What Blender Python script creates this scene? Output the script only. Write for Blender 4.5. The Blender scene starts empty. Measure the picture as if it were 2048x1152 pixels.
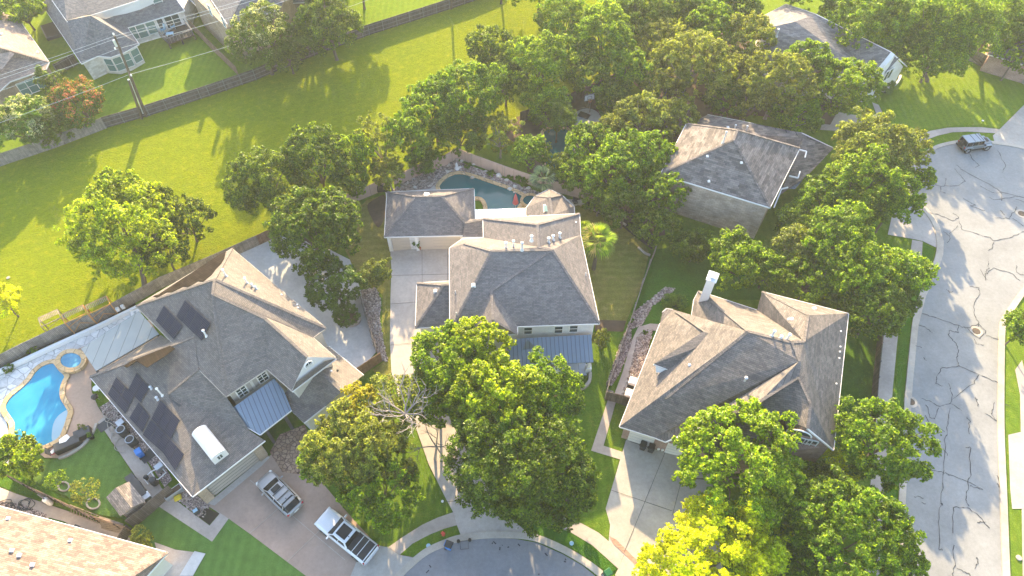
import bpy, math, random
import numpy as np
from mathutils import Vector, Matrix
R_ = math.radians
random.seed(7)
sc = bpy.context.scene
col = sc.collection
# ------------------------------------------------------------------ camera
HC, PITCH, FPX = 62.0, R_(53.2), 1365.0
cam = bpy.data.cameras.new('camera'); camo = bpy.data.objects.new('camera', cam); col.objects.link(camo)
cam.sensor_width = 36.0; cam.lens = 36.0 * FPX / 2048; cam.clip_end = 2000; cam.clip_start = 1
camo.location = (0, 0, HC); camo.rotation_euler = (math.pi / 2 - PITCH, 0, 0)
sc.camera = camo
# ------------------------------------------------------------------ light
SUN_EL, SUN_AZ = R_(19.5), R_(-4.5)      # low sun beyond the far side of the view
w = bpy.data.worlds.new('World'); sc.world = w; w.use_nodes = True
nt = w.node_tree
sky = nt.nodes.new('ShaderNodeTexSky'); sky.sky_type = 'NISHITA'; sky.sun_disc = False
sky.sun_elevation = SUN_EL; sky.sun_rotation = SUN_AZ; sky.dust_density = 2.0; sky.air_density = 1.0; sky.ozone_density = 1.0
bg = nt.nodes['Background']; bg.inputs['Strength'].default_value = 0.15
nt.links.new(sky.outputs['Color'], bg.inputs['Color'])
sl = bpy.data.lights.new('sun', 'SUN'); sl.energy = 4.2; sl.angle = R_(0.6); sl.color = (1.0, 0.75, 0.42)
so = bpy.data.objects.new('sun', sl); col.objects.link(so)
sd = Vector((math.sin(SUN_AZ) * math.cos(SUN_EL), math.cos(SUN_AZ) * math.cos(SUN_EL), math.sin(SUN_EL)))
so.rotation_euler = (-sd).to_track_quat('-Z', 'Y').to_euler(); so.location = sd * 300
sc.view_settings.view_transform = 'Standard'; sc.view_settings.look = 'None'
sc.view_settings.exposure = 2.38; sc.view_settings.gamma = 1.0
sc.cycles.max_bounces = 9; sc.cycles.diffuse_bounces = 6; sc.cycles.transmission_bounces = 6; sc.cycles.transparent_max_bounces = 4
sc.cycles.volume_bounces = 1; sc.cycles.volume_step_rate = 4; sc.cycles.volume_max_steps = 32
# ------------------------------------------------------------------ projection: photograph pixel + height above ground -> world
_f = Vector((0, math.cos(PITCH), -math.sin(PITCH))); _u = Vector((0, math.sin(PITCH), math.cos(PITCH))); _r = Vector((1, 0, 0))
def rayd(u, v): return _f + _r * ((u - 1024) / FPX) - _u * ((v - 576) / FPX)
def P(u, v, z=0.0):
    d = rayd(u, v); return Vector((0, 0, HC)) + d * ((z - HC) / d.z)
def mpp(p):                                           # metres per photo pixel at world point p
    return (Vector(p) - Vector((0, 0, HC))).dot(_f) / FPX
def on_wall(u, v, A, B):                              # point on the vertical plane through A, B
    n = Vector((B.y - A.y, -(B.x - A.x), 0)); d = rayd(u, v); o = Vector((0, 0, HC))
    return o + d * ((A - o).dot(n) / d.dot(n))
def on_plane(u, v, a, b, c, off=0.0):
    n = (b - a).cross(c - a).normalized()
    if n.z < 0: n = -n
    d = rayd(u, v); o = Vector((0, 0, HC))
    return o + d * ((a + n * off - o).dot(n) / d.dot(n))
# ------------------------------------------------------------------ objects
def tag(o, label=None, cat=None, group=None, kind=None):
    if label: o['label'] = label
    if cat: o['category'] = cat
    if group: o['group'] = group
    if kind: o['kind'] = kind
    return o
def thing(name, loc, label, cat, group=None, rz=0.0):
    o = bpy.data.objects.new(name, None); col.objects.link(o); o.location = loc; o.rotation_euler = (0, 0, rz)
    o.empty_display_size = .3
    return tag(o, label, cat, group)
class MB:
    def __init__(s): s.v = []; s.f = []
    def poly(s, pts):
        n = len(s.v); s.v += [Vector(p) for p in pts]; s.f.append(tuple(range(n, n + len(pts)))); return s
    def box(s, c, d, rz=0.0, tilt=None, taper=1.0):
        n = len(s.v); m = Matrix.Rotation(rz, 3, 'Z')
        if tilt is not None: m = m @ tilt
        for z in (-1, 1):
            k = taper if z > 0 else 1.0
            for x, y in ((-1, -1), (1, -1), (1, 1), (-1, 1)):
                s.v.append(Vector(c) + m @ Vector((x * d[0] / 2 * k, y * d[1] / 2 * k, z * d[2] / 2)))
        s.f += [tuple(n + i for i in q) for q in ((0, 3, 2, 1), (4, 5, 6, 7), (0, 1, 5, 4), (1, 2, 6, 5), (2, 3, 7, 6), (3, 0, 4, 7))]
        return s
    def bar(s, a, b, wd, h, up=Vector((0, 0, 1))):           # box beam from a to b
        a = Vector(a); b = Vector(b); t = (b - a).normalized(); sd_ = t.cross(up)
        if sd_.length < 1e-4: sd_ = Vector((1, 0, 0))
        sd_.normalize(); uu = sd_.cross(t).normalized(); n = len(s.v)
        for p in (a, b):
            for x, y in ((-1, -1), (1, -1), (1, 1), (-1, 1)): s.v.append(p + sd_ * (x * wd / 2) + uu * (y * h / 2))
        s.f += [tuple(n + i for i in q) for q in ((0, 1, 2, 3), (7, 6, 5, 4), (0, 4, 5, 1), (1, 5, 6, 2), (2, 6, 7, 3), (3, 7, 4, 0))]
        return s
    def tube(s, pts, rr, k=6, cap=True):
        pts = [Vector(p) for p in pts]
        if not hasattr(rr, '__len__'): rr = [rr] * len(pts)
        n0 = len(s.v); ref = Vector((.3, .9, .2))
        for i, p in enumerate(pts):
            t = (pts[min(i + 1, len(pts) - 1)] - pts[max(i - 1, 0)]).normalized()
            a = t.cross(ref)
            if a.length < .1: a = t.cross(Vector((1, 0, 0)))
            a.normalize(); b = t.cross(a)
            for j in range(k):
                an = 2 * math.pi * j / k; s.v.append(p + (a * math.cos(an) + b * math.sin(an)) * rr[i])
        for i in range(len(pts) - 1):
            for j in range(k):
                q = n0 + i * k; s.f.append((q + j, q + (j + 1) % k, q + k + (j + 1) % k, q + k + j))
        if cap:
            s.f.append(tuple(n0 + j for j in reversed(range(k)))); s.f.append(tuple(n0 + (len(pts) - 1) * k + j for j in range(k)))
        return s
    def prism(s, pts, z0, z1):
        n = len(pts); m = len(s.v)
        s.v += [Vector((p[0], p[1], z0)) for p in pts] + [Vector((p[0], p[1], z1)) for p in pts]
        s.f.append(tuple(range(m, m + n))[::-1]); s.f.append(tuple(range(m + n, m + 2 * n)))
        for i in range(n): j = (i + 1) % n; s.f.append((m + i, m + j, m + n + j, m + n + i))
        return s
    def lathe(s, c, prof, k=12):                         # prof: list of (radius, z)
        n = len(s.v); c = Vector(c)
        for r, z in prof:
            for j in range(k):
                a = 2 * math.pi * j / k; s.v.append(c + Vector((r * math.cos(a), r * math.sin(a), z)))
        for i in range(len(prof) - 1):
            for j in range(k): q = n + i * k; s.f.append((q + j, q + (j + 1) % k, q + k + (j + 1) % k, q + k + j))
        s.f.append(tuple(n + j for j in reversed(range(k)))); s.f.append(tuple(n + (len(prof) - 1) * k + j for j in range(k)))
        return s
    def build(s, name, mat, parent=None, local=False, uv=True, smooth=False, bevel=0):
        vs = s.v
        if parent is not None and not local:
            q = parent; off = Vector((0, 0, 0))
            while q is not None: off += q.location; q = q.parent
            vs = [v - off for v in vs]
        me = bpy.data.meshes.new(name); me.from_pydata([tuple(v) for v in vs], [], s.f); me.update()
        if uv and len(me.polygons):
            l = me.uv_layers.new(name='UVMap'); d = l.data; Z = Vector((0, 0, 1))
            for p in me.polygons:
                n = p.normal; t = Z.cross(n)
                if t.length < .12: t = Vector((1, 0, 0)); b = Vector((0, 1, 0))
                else: t.normalize(); b = n.cross(t)
                for li in p.loop_indices:
                    c = me.vertices[me.loops[li].vertex_index].co; d[li].uv = (c.dot(t), c.dot(b))
        if smooth:
            for p in me.polygons: p.use_smooth = True
        if mat is not None: me.materials.append(mat)
        o = bpy.data.objects.new(name, me); col.objects.link(o)
        if parent is not None: o.parent = parent
        if bevel:
            b = o.modifiers.new('bevel', 'BEVEL'); b.width = bevel; b.segments = 2; b.limit_method = 'ANGLE'
        return o
def spline(pts, closed=True, n=6):
    out = []; N = len(pts)
    rng = range(N) if closed else range(N - 1)
    for i in rng:
        if closed: p0, p1, p2, p3 = (Vector(pts[(i + k) % N]) for k in (-1, 0, 1, 2))
        else: p0, p1, p2, p3 = (Vector(pts[min(max(i + k, 0), N - 1)]) for k in (-1, 0, 1, 2))
        for j in range(n):
            t = j / n
            out.append(.5 * ((2 * p1) + (p2 - p0) * t + (2 * p0 - 5 * p1 + 4 * p2 - p3) * t * t + (3 * p1 - p0 - 3 * p2 + p3) * t ** 3))
    if not closed: out.append(Vector(pts[-1]))
    return out
def inset(pts, d):
    """move a closed 2-D polygon inwards by d (world metres)"""
    n = len(pts); A = sum(pts[i][0] * pts[(i + 1) % n][1] - pts[(i + 1) % n][0] * pts[i][1] for i in range(n)); s = 1 if A > 0 else -1
    out = []
    for i in range(n):
        a = Vector(pts[i - 1][:2]); b = Vector(pts[i][:2]); c = Vector(pts[(i + 1) % n][:2])
        e1 = (b - a).normalized(); e2 = (c - b).normalized()
        n1 = Vector((-e1.y, e1.x)) * s; n2 = Vector((-e2.y, e2.x)) * s; m = n1 + n2
        if m.length < .2: m = n1
        m.normalize(); k = d / max(.45, m.dot(n1)); q = b + m * k
        out.append(Vector((q.x, q.y, pts[i][2] if len(pts[i]) > 2 else 0)))
    return out
# ------------------------------------------------------------------ materials
MATS = {}
class NT:
    def __init__(s, name):
        s.m = bpy.data.materials.new(name); s.m.use_nodes = True; s.t = s.m.node_tree; s.p = s.t.nodes['Principled BSDF']
        s.p.inputs['Roughness'].default_value = .85; s.p.inputs['Specular IOR Level'].default_value = .25
    def n(s, ty, **kw):
        x = s.t.nodes.new('ShaderNode' + ty)
        for k, v in kw.items():
            if k.startswith('i_'):
                key = k[2:].replace('_', ' '); x.inputs[int(key) if key.isdigit() else key].default_value = v
            else: setattr(x, k, v)
        return x
    def l(s, a, b): s.t.links.new(a, b)
    def coord(s, kind='Object', scale=1.0, rot=0.0):
        c = s.n('TexCoord'); mp = s.n('Mapping'); s.l(c.outputs[kind], mp.inputs['Vector'])
        mp.inputs['Scale'].default_value = (scale,) * 3 if not hasattr(scale, '__len__') else scale
        mp.inputs['Rotation'].default_value = (0, 0, rot); return mp.outputs['Vector']
    def noise(s, vec, scale, detail=4, rough=.55, **kw):
        x = s.n('TexNoise', **kw); x.inputs['Scale'].default_value = scale; x.inputs['Detail'].default_value = detail
        x.inputs['Roughness'].default_value = rough; s.l(vec, x.inputs['Vector']); return x.outputs['Fac']
    def ramp(s, fac, stops):
        x = s.n('ValToRGB'); e = x.color_ramp.elements
        while len(e) < len(stops): e.new(.5)
        for i, (p, c) in enumerate(stops): e[i].position = p; e[i].color = (c, c, c, 1) if not hasattr(c, '__len__') else (*c, 1)
        s.l(fac, x.inputs['Fac']); return x.outputs['Color']
    def mix(s, fac, a, b, mode='MIX'):
        x = s.n('Mix', data_type='RGBA', blend_type=mode)
        for sock, v in ((x.inputs[0], fac), (x.inputs[6], a), (x.inputs[7], b)):
            if hasattr(v, 'is_linked') or hasattr(v, 'links'): s.l(v, sock)
            elif hasattr(v, '__len__'): sock.default_value = (*v, 1)
            else: sock.default_value = v
        return x.outputs[2]
    def base(s, c):
        if hasattr(c, 'links'): s.l(c, s.p.inputs['Base Color'])
        else: s.p.inputs['Base Color'].default_value = (*c, 1)
    def bump(s, fac, strength=.3, dist=.05):
        x = s.n('Bump'); x.inputs['Strength'].default_value = strength; x.inputs['Distance'].default_value = dist
        s.l(fac, x.inputs['Height']); s.l(x.outputs['Normal'], s.p.inputs['Normal']); return x
def plain(name, c, rough=.7, spec=.3, metal=0.0, var=.12, sc_=3.0, coat=0.0):
    t = NT(name); v = t.coord('Object'); f = t.noise(v, sc_)
    t.base(t.mix(f, tuple(max(0, x * (1 - var)) for x in c), tuple(min(1, x * (1 + var)) for x in c)))
    t.p.inputs['Roughness'].default_value = rough; t.p.inputs['Specular IOR Level'].default_value = spec; t.p.inputs['Metallic'].default_value = metal
    t.p.inputs['Coat Weight'].default_value = coat
    return t.m
def shingle(name, c, mott=.35, tint=(1.0, .95, .9), bw=.34, rh=.15, big=.1):
    t = NT(name); uv = t.coord('UV')
    b = t.n('TexBrick', offset=.37, squash=1.0); b.inputs['Scale'].default_value = 1
    b.inputs['Brick Width'].default_value = bw; b.inputs['Row Height'].default_value = rh; b.inputs['Mortar Size'].default_value = .012
    b.inputs['Mortar Smooth'].default_value = .3; b.inputs['Bias'].default_value = 0
    b.inputs['Color1'].default_value = (*[x * (1 - mott) for x in c], 1)
    b.inputs['Color2'].default_value = (*[x * (1 + mott) * k for x, k in zip(c, tint)], 1)
    b.inputs['Mortar'].default_value = (*[x * .45 for x in c], 1); t.l(uv, b.inputs['Vector'])
    b2 = t.n('TexBrick', offset=.5); b2.inputs['Scale'].default_value = 1; b2.inputs['Brick Width'].default_value = bw * 1.7; b2.inputs['Row Height'].default_value = rh * 2
    b2.inputs['Mortar Size'].default_value = 0; b2.inputs['Color1'].default_value = (1 - big,) * 3 + (1,); b2.inputs['Color2'].default_value = (1 + big,) * 3 + (1,); t.l(uv, b2.inputs['Vector'])
    cc = t.mix(1.0, b.outputs['Color'], b2.outputs['Color'], 'MULTIPLY')
    o = t.coord('Object'); n1 = t.noise(o, .55, 5, .6); n2 = t.noise(o, 14, 3, .7)
    cc = t.mix(1.0, cc, t.ramp(n1, [(.3, .93), (.7, 1.07)]), 'MULTIPLY')
    cc = t.mix(1.0, cc, t.ramp(n2, [(.25, .8), (.75, 1.2)]), 'MULTIPLY')
    t.base(cc); t.p.inputs['Roughness'].default_value = .9; t.p.inputs['Specular IOR Level'].default_value = .15
    t.bump(b.outputs['Fac'], .5, -.02); return t.m
def brick(name, c1, c2, mortar, bw=.22, rh=.08, ms=.012, rough=.85, dirt=.25):
    t = NT(name); uv = t.coord('UV'); b = t.n('TexBrick', offset=.5); b.inputs['Scale'].default_value = 1
    b.inputs['Brick Width'].default_value = bw; b.inputs['Row Height'].default_value = rh; b.inputs['Mortar Size'].default_value = ms
    b.inputs['Color1'].default_value = (*c1, 1); b.inputs['Color2'].default_value = (*c2, 1); b.inputs['Mortar'].default_value = (*mortar, 1); t.l(uv, b.inputs['Vector'])
    o = t.coord('Object'); n1 = t.noise(o, .8, 4); cc = t.mix(1.0, b.outputs['Color'], t.ramp(n1, [(.3, 1 - dirt), (.7, 1 + dirt * .4)]), 'MULTIPLY')
    t.base(cc); t.p.inputs['Roughness'].default_value = rough; t.bump(b.outputs['Fac'], .4, -.01); return t.m
def boards(name, c1, c2, wd=.14, along=0, rough=.85, gap=.25):
    """planks; along=0: boards run up the wall, 1: boards run along it"""
    t = NT(name); uv = t.coord('UV', rot=0 if along else math.pi / 2); b = t.n('TexBrick', offset=.4); b.inputs['Scale'].default_value = 1
    b.inputs['Brick Width'].default_value = 3.1; b.inputs['Row Height'].default_value = wd; b.inputs['Mortar Size'].default_value = .008
    b.inputs['Color1'].default_value = (*c1, 1); b.inputs['Color2'].default_value = (*c2, 1); b.inputs['Mortar'].default_value = (*[x * gap for x in c1], 1); t.l(uv, b.inputs['Vector'])
    o = t.coord('Object'); n1 = t.noise(o, 1.3, 5, .65); t.base(t.mix(1.0, b.outputs['Color'], t.ramp(n1, [(.3, .65), (.7, 1.25)]), 'MULTIPLY'))
    t.p.inputs['Roughness'].default_value = rough; t.bump(b.outputs['Fac'], .5, -.01); return t.m
def concrete(name, c, joint=None, stain=.22, rough=.85, rot=0.0):
    t = NT(name); o = t.coord('Object', rot=rot); n1 = t.noise(o, .28, 6, .62); n2 = t.noise(o, 3.2, 5, .7); n3 = t.noise(o, 22, 3, .7)
    cc = t.mix(1.0, c, t.ramp(n1, [(.28, 1 - stain), (.72, 1 + stain * .45)]), 'MULTIPLY')
    cc = t.mix(1.0, cc, t.ramp(n2, [(.3, .9), (.7, 1.08)]), 'MULTIPLY'); cc = t.mix(1.0, cc, t.ramp(n3, [(.3, .9), (.7, 1.1)]), 'MULTIPLY')
    if joint:
        b = t.n('TexBrick', offset=0); b.inputs['Scale'].default_value = 1; b.inputs['Brick Width'].default_value = joint[0]; b.inputs['Row Height'].default_value = joint[1]
        b.inputs['Mortar Size'].default_value = .03; b.inputs['Color1'].default_value = (1, 1, 1, 1); b.inputs['Color2'].default_value = (.93, .93, .93, 1); b.inputs['Mortar'].default_value = (.45, .42, .4, 1)
        t.l(o, b.inputs['Vector']); cc = t.mix(1.0, cc, b.outputs['Color'], 'MULTIPLY')
    t.base(cc); t.p.inputs['Roughness'].default_value = rough; t.bump(n3, .15, .01); return t.m
def cells(name, c1, c2, line, scale=1.6, lw=.05, rough=.85, rnd=.9):
    t = NT(name); o = t.coord('Object'); nz = t.n('TexNoise'); nz.inputs['Scale'].default_value = 1.5; t.l(o, nz.inputs['Vector'])
    oo = t.mix(.12, o, nz.outputs['Color'])
    v1 = t.n('TexVoronoi', feature='DISTANCE_TO_EDGE'); v1.inputs['Scale'].default_value = scale; v1.inputs['Randomness'].default_value = rnd; t.l(oo, v1.inputs['Vector'])
    v2 = t.n('TexVoronoi'); v2.inputs['Scale'].default_value = scale; v2.inputs['Randomness'].default_value = rnd; t.l(oo, v2.inputs['Vector'])
    sp = t.n('SeparateColor'); t.l(v2.outputs['Color'], sp.inputs[0]); cc = t.mix(sp.outputs[0], c1, c2)
    n2 = t.noise(o, 2.5, 4); cc = t.mix(1.0, cc, t.ramp(n2, [(.3, .85), (.7, 1.12)]), 'MULTIPLY')
    e = t.ramp(v1.outputs['Distance'], [(lw * .5, 0.0), (lw, 1.0)]); t.base(t.mix(e, line, cc)); t.p.inputs['Roughness'].default_value = rough
    t.bump(e, .5, .02); return t.m
def grass(name, c1, c2, dry=None, fine=9.0, stripes=0.0, big=.12, rough=1.0, bumpd=.18, srot=0.0):
    t = NT(name); o = t.coord('Object'); n1 = t.noise(o, big, 6, .65); n2 = t.noise(o, 1.1, 6, .7); n3 = t.noise(o, fine, 4, .8)
    cc = t.mix(t.ramp(n1, [(.32, 0.0), (.68, 1.0)]), c1, c2)
    if dry is not None: cc = t.mix(t.ramp(n2, [(.52, 0.0), (.8, .75)]), cc, dry)
    cc = t.mix(1.0, cc, t.ramp(n2, [(.25, .78), (.75, 1.2)]), 'MULTIPLY'); cc = t.mix(1.0, cc, t.ramp(n3, [(.25, .55), (.75, 1.4)]), 'MULTIPLY')
    if stripes:
        w_ = t.n('TexWave', wave_type='BANDS'); w_.inputs['Scale'].default_value = .35; w_.inputs['Distortion'].default_value = 1.5; w_.inputs['Detail'].default_value = 2
        t.l(t.coord('Object', rot=srot), w_.inputs['Vector']); cc = t.mix(1.0, cc, t.ramp(w_.outputs['Fac'], [(.2, 1 - stripes), (.8, 1 + stripes)]), 'MULTIPLY')
    t.base(cc); t.p.inputs['Roughness'].default_value = rough; t.p.inputs['Specular IOR Level'].default_value = .0
    t.p.inputs['Sheen Weight'].default_value = .25; t.p.inputs['Sheen Roughness'].default_value = .5; t.p.inputs['Sheen Tint'].default_value = (.8, .85, .03, 1)
    n4 = t.noise(o, 3.5, 5, .75); ad = t.n('Math', operation='ADD'); t.l(n3, ad.inputs[0]); t.l(n4, ad.inputs[1]); t.bump(ad.outputs[0], .55, bumpd); return t.m
def leafmat(name, c, trans=.5, gloss=.15, var=.45, warm=(1.1, 1.08, .7)):
    t = NT(name); t.t.nodes.remove(t.p); out = t.t.nodes['Material Output']
    g = t.n('NewGeometry'); oi = t.n('ObjectInfo'); o = t.coord('Object'); n1 = t.noise(o, .45, 2, .5)
    a = tuple(x * (1 - var) for x in c); b = tuple(min(1, x * (1 + var) * k) for x, k in zip(c, warm))
    cc = t.mix(g.outputs['Random Per Island'], a, b); cc = t.mix(1.0, cc, t.ramp(n1, [(.3, .68), (.7, 1.35)]), 'MULTIPLY')
    cc = t.mix(1.0, cc, t.ramp(oi.outputs['Random'], [(0.0, (.85, .9, .95)), (1.0, (1.15, 1.08, .95))]), 'MULTIPLY')
    d = t.n('BsdfDiffuse'); tr = t.n('BsdfTranslucent'); gl = t.n('BsdfGlossy'); gl.inputs['Roughness'].default_value = .6
    gl.inputs['Color'].default_value = (.8, .85, .7, 1)
    t.l(cc, d.inputs['Color']); t.l(t.mix(1.0, cc, (1.62, 1.58, .55), 'MULTIPLY'), tr.inputs['Color'])
    m1 = t.n('MixShader'); m1.inputs[0].default_value = trans; t.l(d.outputs[0], m1.inputs[1]); t.l(tr.outputs[0], m1.inputs[2])
    m2 = t.n('MixShader'); fr = t.n('Fresnel'); fr.inputs['IOR'].default_value = 1.3
    mu = t.n('Math', operation='MULTIPLY'); mu.inputs[1].default_value = gloss * .35; t.l(fr.outputs[0], mu.inputs[0])
    t.l(mu.outputs[0], m2.inputs[0]); t.l(m1.outputs[0], m2.inputs[1]); t.l(gl.outputs[0], m2.inputs[2]); t.l(m2.outputs[0], out.inputs['Surface'])
    return t.m
def seam(name, c, sp=.42, rough=.35, rot=0.0):
    t = NT(name); uv = t.coord('UV'); sx = t.n('SeparateXYZ'); t.l(uv, sx.inputs[0])
    md = t.n('Math', operation='PINGPONG'); md.inputs[1].default_value = sp / 2; t.l(sx.outputs[0], md.inputs[0])
    e = t.ramp(md.outputs[0], [(.0, 0.0), (.05, 1.0)]); n = t.noise(t.coord('Object'), .7, 4)
    t.base(t.mix(e, tuple(x * .42 for x in c), t.mix(n, tuple(x * .88 for x in c), tuple(x * 1.12 for x in c))))
    t.p.inputs['Roughness'].default_value = rough; t.p.inputs['Metallic'].default_value = .25; t.bump(e, .6, -.03); return t.m
def water(name, c1, c2, rough=.06, sc_=.25, bump=.06):
    t = NT(name); o = t.coord('Object'); n = t.noise(o, sc_, 3); t.base(t.mix(t.ramp(n, [(.35, 0.0), (.65, 1.0)]), c1, c2))
    t.p.inputs['Roughness'].default_value = rough; t.p.inputs['Specular IOR Level'].default_value = .5; t.p.inputs['IOR'].default_value = 1.33
    n2 = t.noise(o, 3.0, 3); t.bump(n2, bump, .1); return t.m
def solar(name):
    t = NT(name); uv = t.coord('UV'); b = t.n('TexBrick', offset=0); b.inputs['Scale'].default_value = 1; b.inputs['Brick Width'].default_value = .17; b.inputs['Row Height'].default_value = .17
    b.inputs['Mortar Size'].default_value = .012; b.inputs['Color1'].default_value = (.012, .014, .028, 1); b.inputs['Color2'].default_value = (.016, .018, .034, 1); b.inputs['Mortar'].default_value = (.075, .078, .095, 1)
    t.l(uv, b.inputs['Vector']); t.base(b.outputs['Color']); t.p.inputs['Roughness'].default_value = .4; t.p.inputs['Specular IOR Level'].default_value = .12; return t.m
M = dict(
 field=grass('field_grass', (.10, .155, .006), (.155, .185, .005), (.24, .20, .010), big=.05, bumpd=.55, fine=5, stripes=.025, srot=-2.13),
 lawn=grass('lawn_grass', (.065, .14, .014), (.10, .165, .016), (.16, .16, .025), stripes=.06),
 turf=grass('turf_lawn', (.072, .15, .035), (.085, .165, .04), stripes=.05, bumpd=.08, fine=14),
 drylawn=grass('dry_lawn', (.14, .15, .03), (.19, .165, .05), (.24, .17, .08), stripes=.06, srot=1.57),
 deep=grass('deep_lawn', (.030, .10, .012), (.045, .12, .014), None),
 soil=concrete('soil', (.11, .075, .05), stain=.5, rough=1),
 darksoil=concrete('dark_soil', (.035, .028, .02), stain=.5, rough=1),
 asphalt=concrete('asphalt', (.245, .248, .243), stain=.2),
 asphalt2=concrete('asphalt_dark', (.20, .20, .21), stain=.2),
 curb=concrete('curb_concrete', (.42, .37, .31), stain=.3, joint=None),
 walk=concrete('sidewalk_concrete', (.40, .34, .29), stain=.3),
 drive=concrete('driveway_concrete', (.43, .38, .335), stain=.2),
 drive2=concrete('driveway_brown', (.33, .24, .19), stain=.25),
 drive3=concrete('driveway_grey', (.385, .35, .31), stain=.28),
 deck=concrete('pool_deck', (.42, .29, .21), stain=.12),
 white=plain('white_paint', (.74, .72, .69), .5, var=.05), trim=plain('trim_paint', (.70, .66, .62), .5, var=.06),
 cream=plain('cream_siding', (.58, .54, .47), .7, var=.08), tanp=plain('tan_stucco', (.40, .33, .26), .85),
 beige=plain('beige_door', (.50, .43, .36), .6, var=.04), taupe=plain('taupe_wall', (.34, .30, .26), .7),
 whitebrick=brick('white_brick', (.70, .68, .66), (.80, .78, .75), (.62, .6, .58), dirt=.15),
 redbrick=brick('red_brick', (.27, .12, .085), (.40, .22, .17), (.42, .37, .33)),
 brownbrick=brick('brown_brick', (.26, .17, .10), (.38, .26, .17), (.40, .35, .28)),
 tanbrick=brick('tan_brick', (.42, .32, .25), (.54, .43, .35), (.30, .24, .19), bw=.55, rh=.2, dirt=.3),
 limestone=brick('limestone', (.55, .50, .43), (.74, .71, .66), (.55, .52, .48), bw=.6, rh=.3, dirt=.2),
 roofC=shingle('shingles_grey', (.165, .152, .150), .2), roofL=shingle('shingles_taupe', (.160, .146, .136), .18),
 roofR=shingle('shingles_slate', (.145, .133, .127), .24, bw=.4, rh=.17, big=.12), roofT=shingle('shingles_mottled', (.15, .135, .13), .3, bw=.6, rh=.22, big=.25),
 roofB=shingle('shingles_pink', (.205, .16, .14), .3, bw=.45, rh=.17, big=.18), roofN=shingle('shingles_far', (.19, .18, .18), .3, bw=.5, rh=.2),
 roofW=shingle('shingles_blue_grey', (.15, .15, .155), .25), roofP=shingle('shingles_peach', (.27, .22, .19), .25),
 seam=seam('seam_metal', (.18, .225, .28)), seamw=seam('pale_panels', (.55, .58, .62), 1.1), seamg=seam('pergola_panels', (.27, .29, .28), 1.15, .5),
 mat=boards('pool_heater_mat', (.018, .015, .013), (.028, .023, .02), .2),
 glass=plain('window_glass', (.035, .055, .055), .08, .6, var=.3, sc_=.6), glassg=plain('screened_glass', (.11, .20, .19), .2, .5, var=.2, sc_=.5),
 fence=boards('fence_boards', (.09, .072, .06), (.14, .115, .10)), fenceb=boards('fence_brown', (.20, .125, .085), (.27, .18, .12)),
 fencel=boards('fence_weathered', (.22, .19, .16), (.30, .265, .23)), fencep=brick('masonry_fence', (.52, .37, .29), (.56, .41, .33), (.35, .25, .2), bw=2.4, rh=3, ms=.03, dirt=.12),
 rail=plain('rail_wood', (.17, .165, .16), .8, var=.3), wood=boards('wood_planks', (.24, .19, .14), (.33, .27, .2), along=1), darkwood=plain('dark_wood', (.05, .038, .03), .8, var=.3),
 bark=plain('bark', (.13, .10, .075), .95, var=.4, sc_=6), barkp=plain('pale_bark', (.27, .235, .21), .9, var=.25, sc_=5), pole=plain('pole_wood', (.10, .075, .055), .9, var=.4, sc_=4),
 metal=plain('grey_metal', (.42, .44, .46), .35, .5, .6), steel=plain('galvanised', (.62, .64, .66), .4, .5, .3), black=plain('black_plastic', (.016, .017, .019), .45, .4), dark=plain('dark_grey', (.05, .052, .056), .6),
 rubber=plain('tyre_rubber', (.018, .018, .018), .85), blue=plain('blue_plastic', (.008, .17, .52), .4, .5, var=.08), green=plain('green_plastic', (.012, .09, .03), .45), yellow=plain('yellow_plastic', (.55, .42, .03), .6),
 red=plain('red_paint', (.55, .05, .03), .5), redf=plain('faded_red_canvas', (.42, .10, .11), .8), orange=plain('orange_paint', (.55, .25, .06), .6, var=.2), clay=plain('clay', (.36, .15, .09), .8),
 lblue=plain('pale_blue_plastic', (.30, .46, .55), .5), wire=plain('wire_metal', (.62, .62, .6), .5), tar=plain('tar_sealant', (.028, .028, .03), .6, .4),
 stone=cells('golden_stone', (.50, .33, .16), (.66, .47, .27), (.30, .2, .11), 1.3, .04), flag=cells('white_flagstone', (.55, .53, .50), (.72, .69, .65), (.35, .33, .30), 1.3, .035),
 flagb=cells('brown_flagstone', (.24, .15, .10), (.36, .25, .18), (.10, .06, .045), 3.0, .08), patio=concrete('pale_patio', (.50, .50, .49), stain=.28), rockbed=cells('river_rock', (.24, .17, .15), (.50, .40, .36), (.06, .045, .04), 5.5, .09, rnd=1.0),
 rocks=None, water=water('pool_water', (.018, .20, .34), (.04, .28, .42)), waters=water('shallow_water', (.24, .36, .43), (.30, .42, .48)), waterd=water('teal_water', (.006, .085, .095), (.01, .105, .115)), spa=water('spa_water', (.05, .20, .32), (.10, .30, .42), sc_=1.2, bump=.3),
 paver=brick('red_pavers', (.34, .15, .10), (.46, .26, .19), (.3, .25, .2), bw=.3, rh=.12), solar=solar('solar_cells'), alu=plain('panel_frame', (.07, .07, .075), .6, .2, .0),
 paintw=plain('white_car_paint', (.66, .66, .67), .25, .5, 0, .02, coat=.4), paints=plain('silver_car_paint', (.27, .265, .26), .3, .5, .3, .03, coat=.4), paintj=plain('grey_car_paint', (.13, .155, .18), .35, .5, .2, .03, coat=.2),
 jtop=plain('grey_hardtop', (.25, .29, .33), .6, var=.04), cglass=plain('car_glass', (.008, .010, .012), .12, .25), lamp=plain('lamp_glass', (.65, .65, .62), .15, .6), tail=plain('tail_lamp', (.35, .01, .01), .2, .6), chrome=plain('chrome', (.7, .7, .7), .2, .5, .9),
)
t = NT('rocks'); g_ = t.n('NewGeometry'); t.base(t.ramp(g_.outputs['Random Per Island'], [(0.0, (.15, .115, .10)), (.5, (.31, .245, .21)), (1.0, (.52, .45, .40))])); M['rocks'] = t.m
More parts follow.
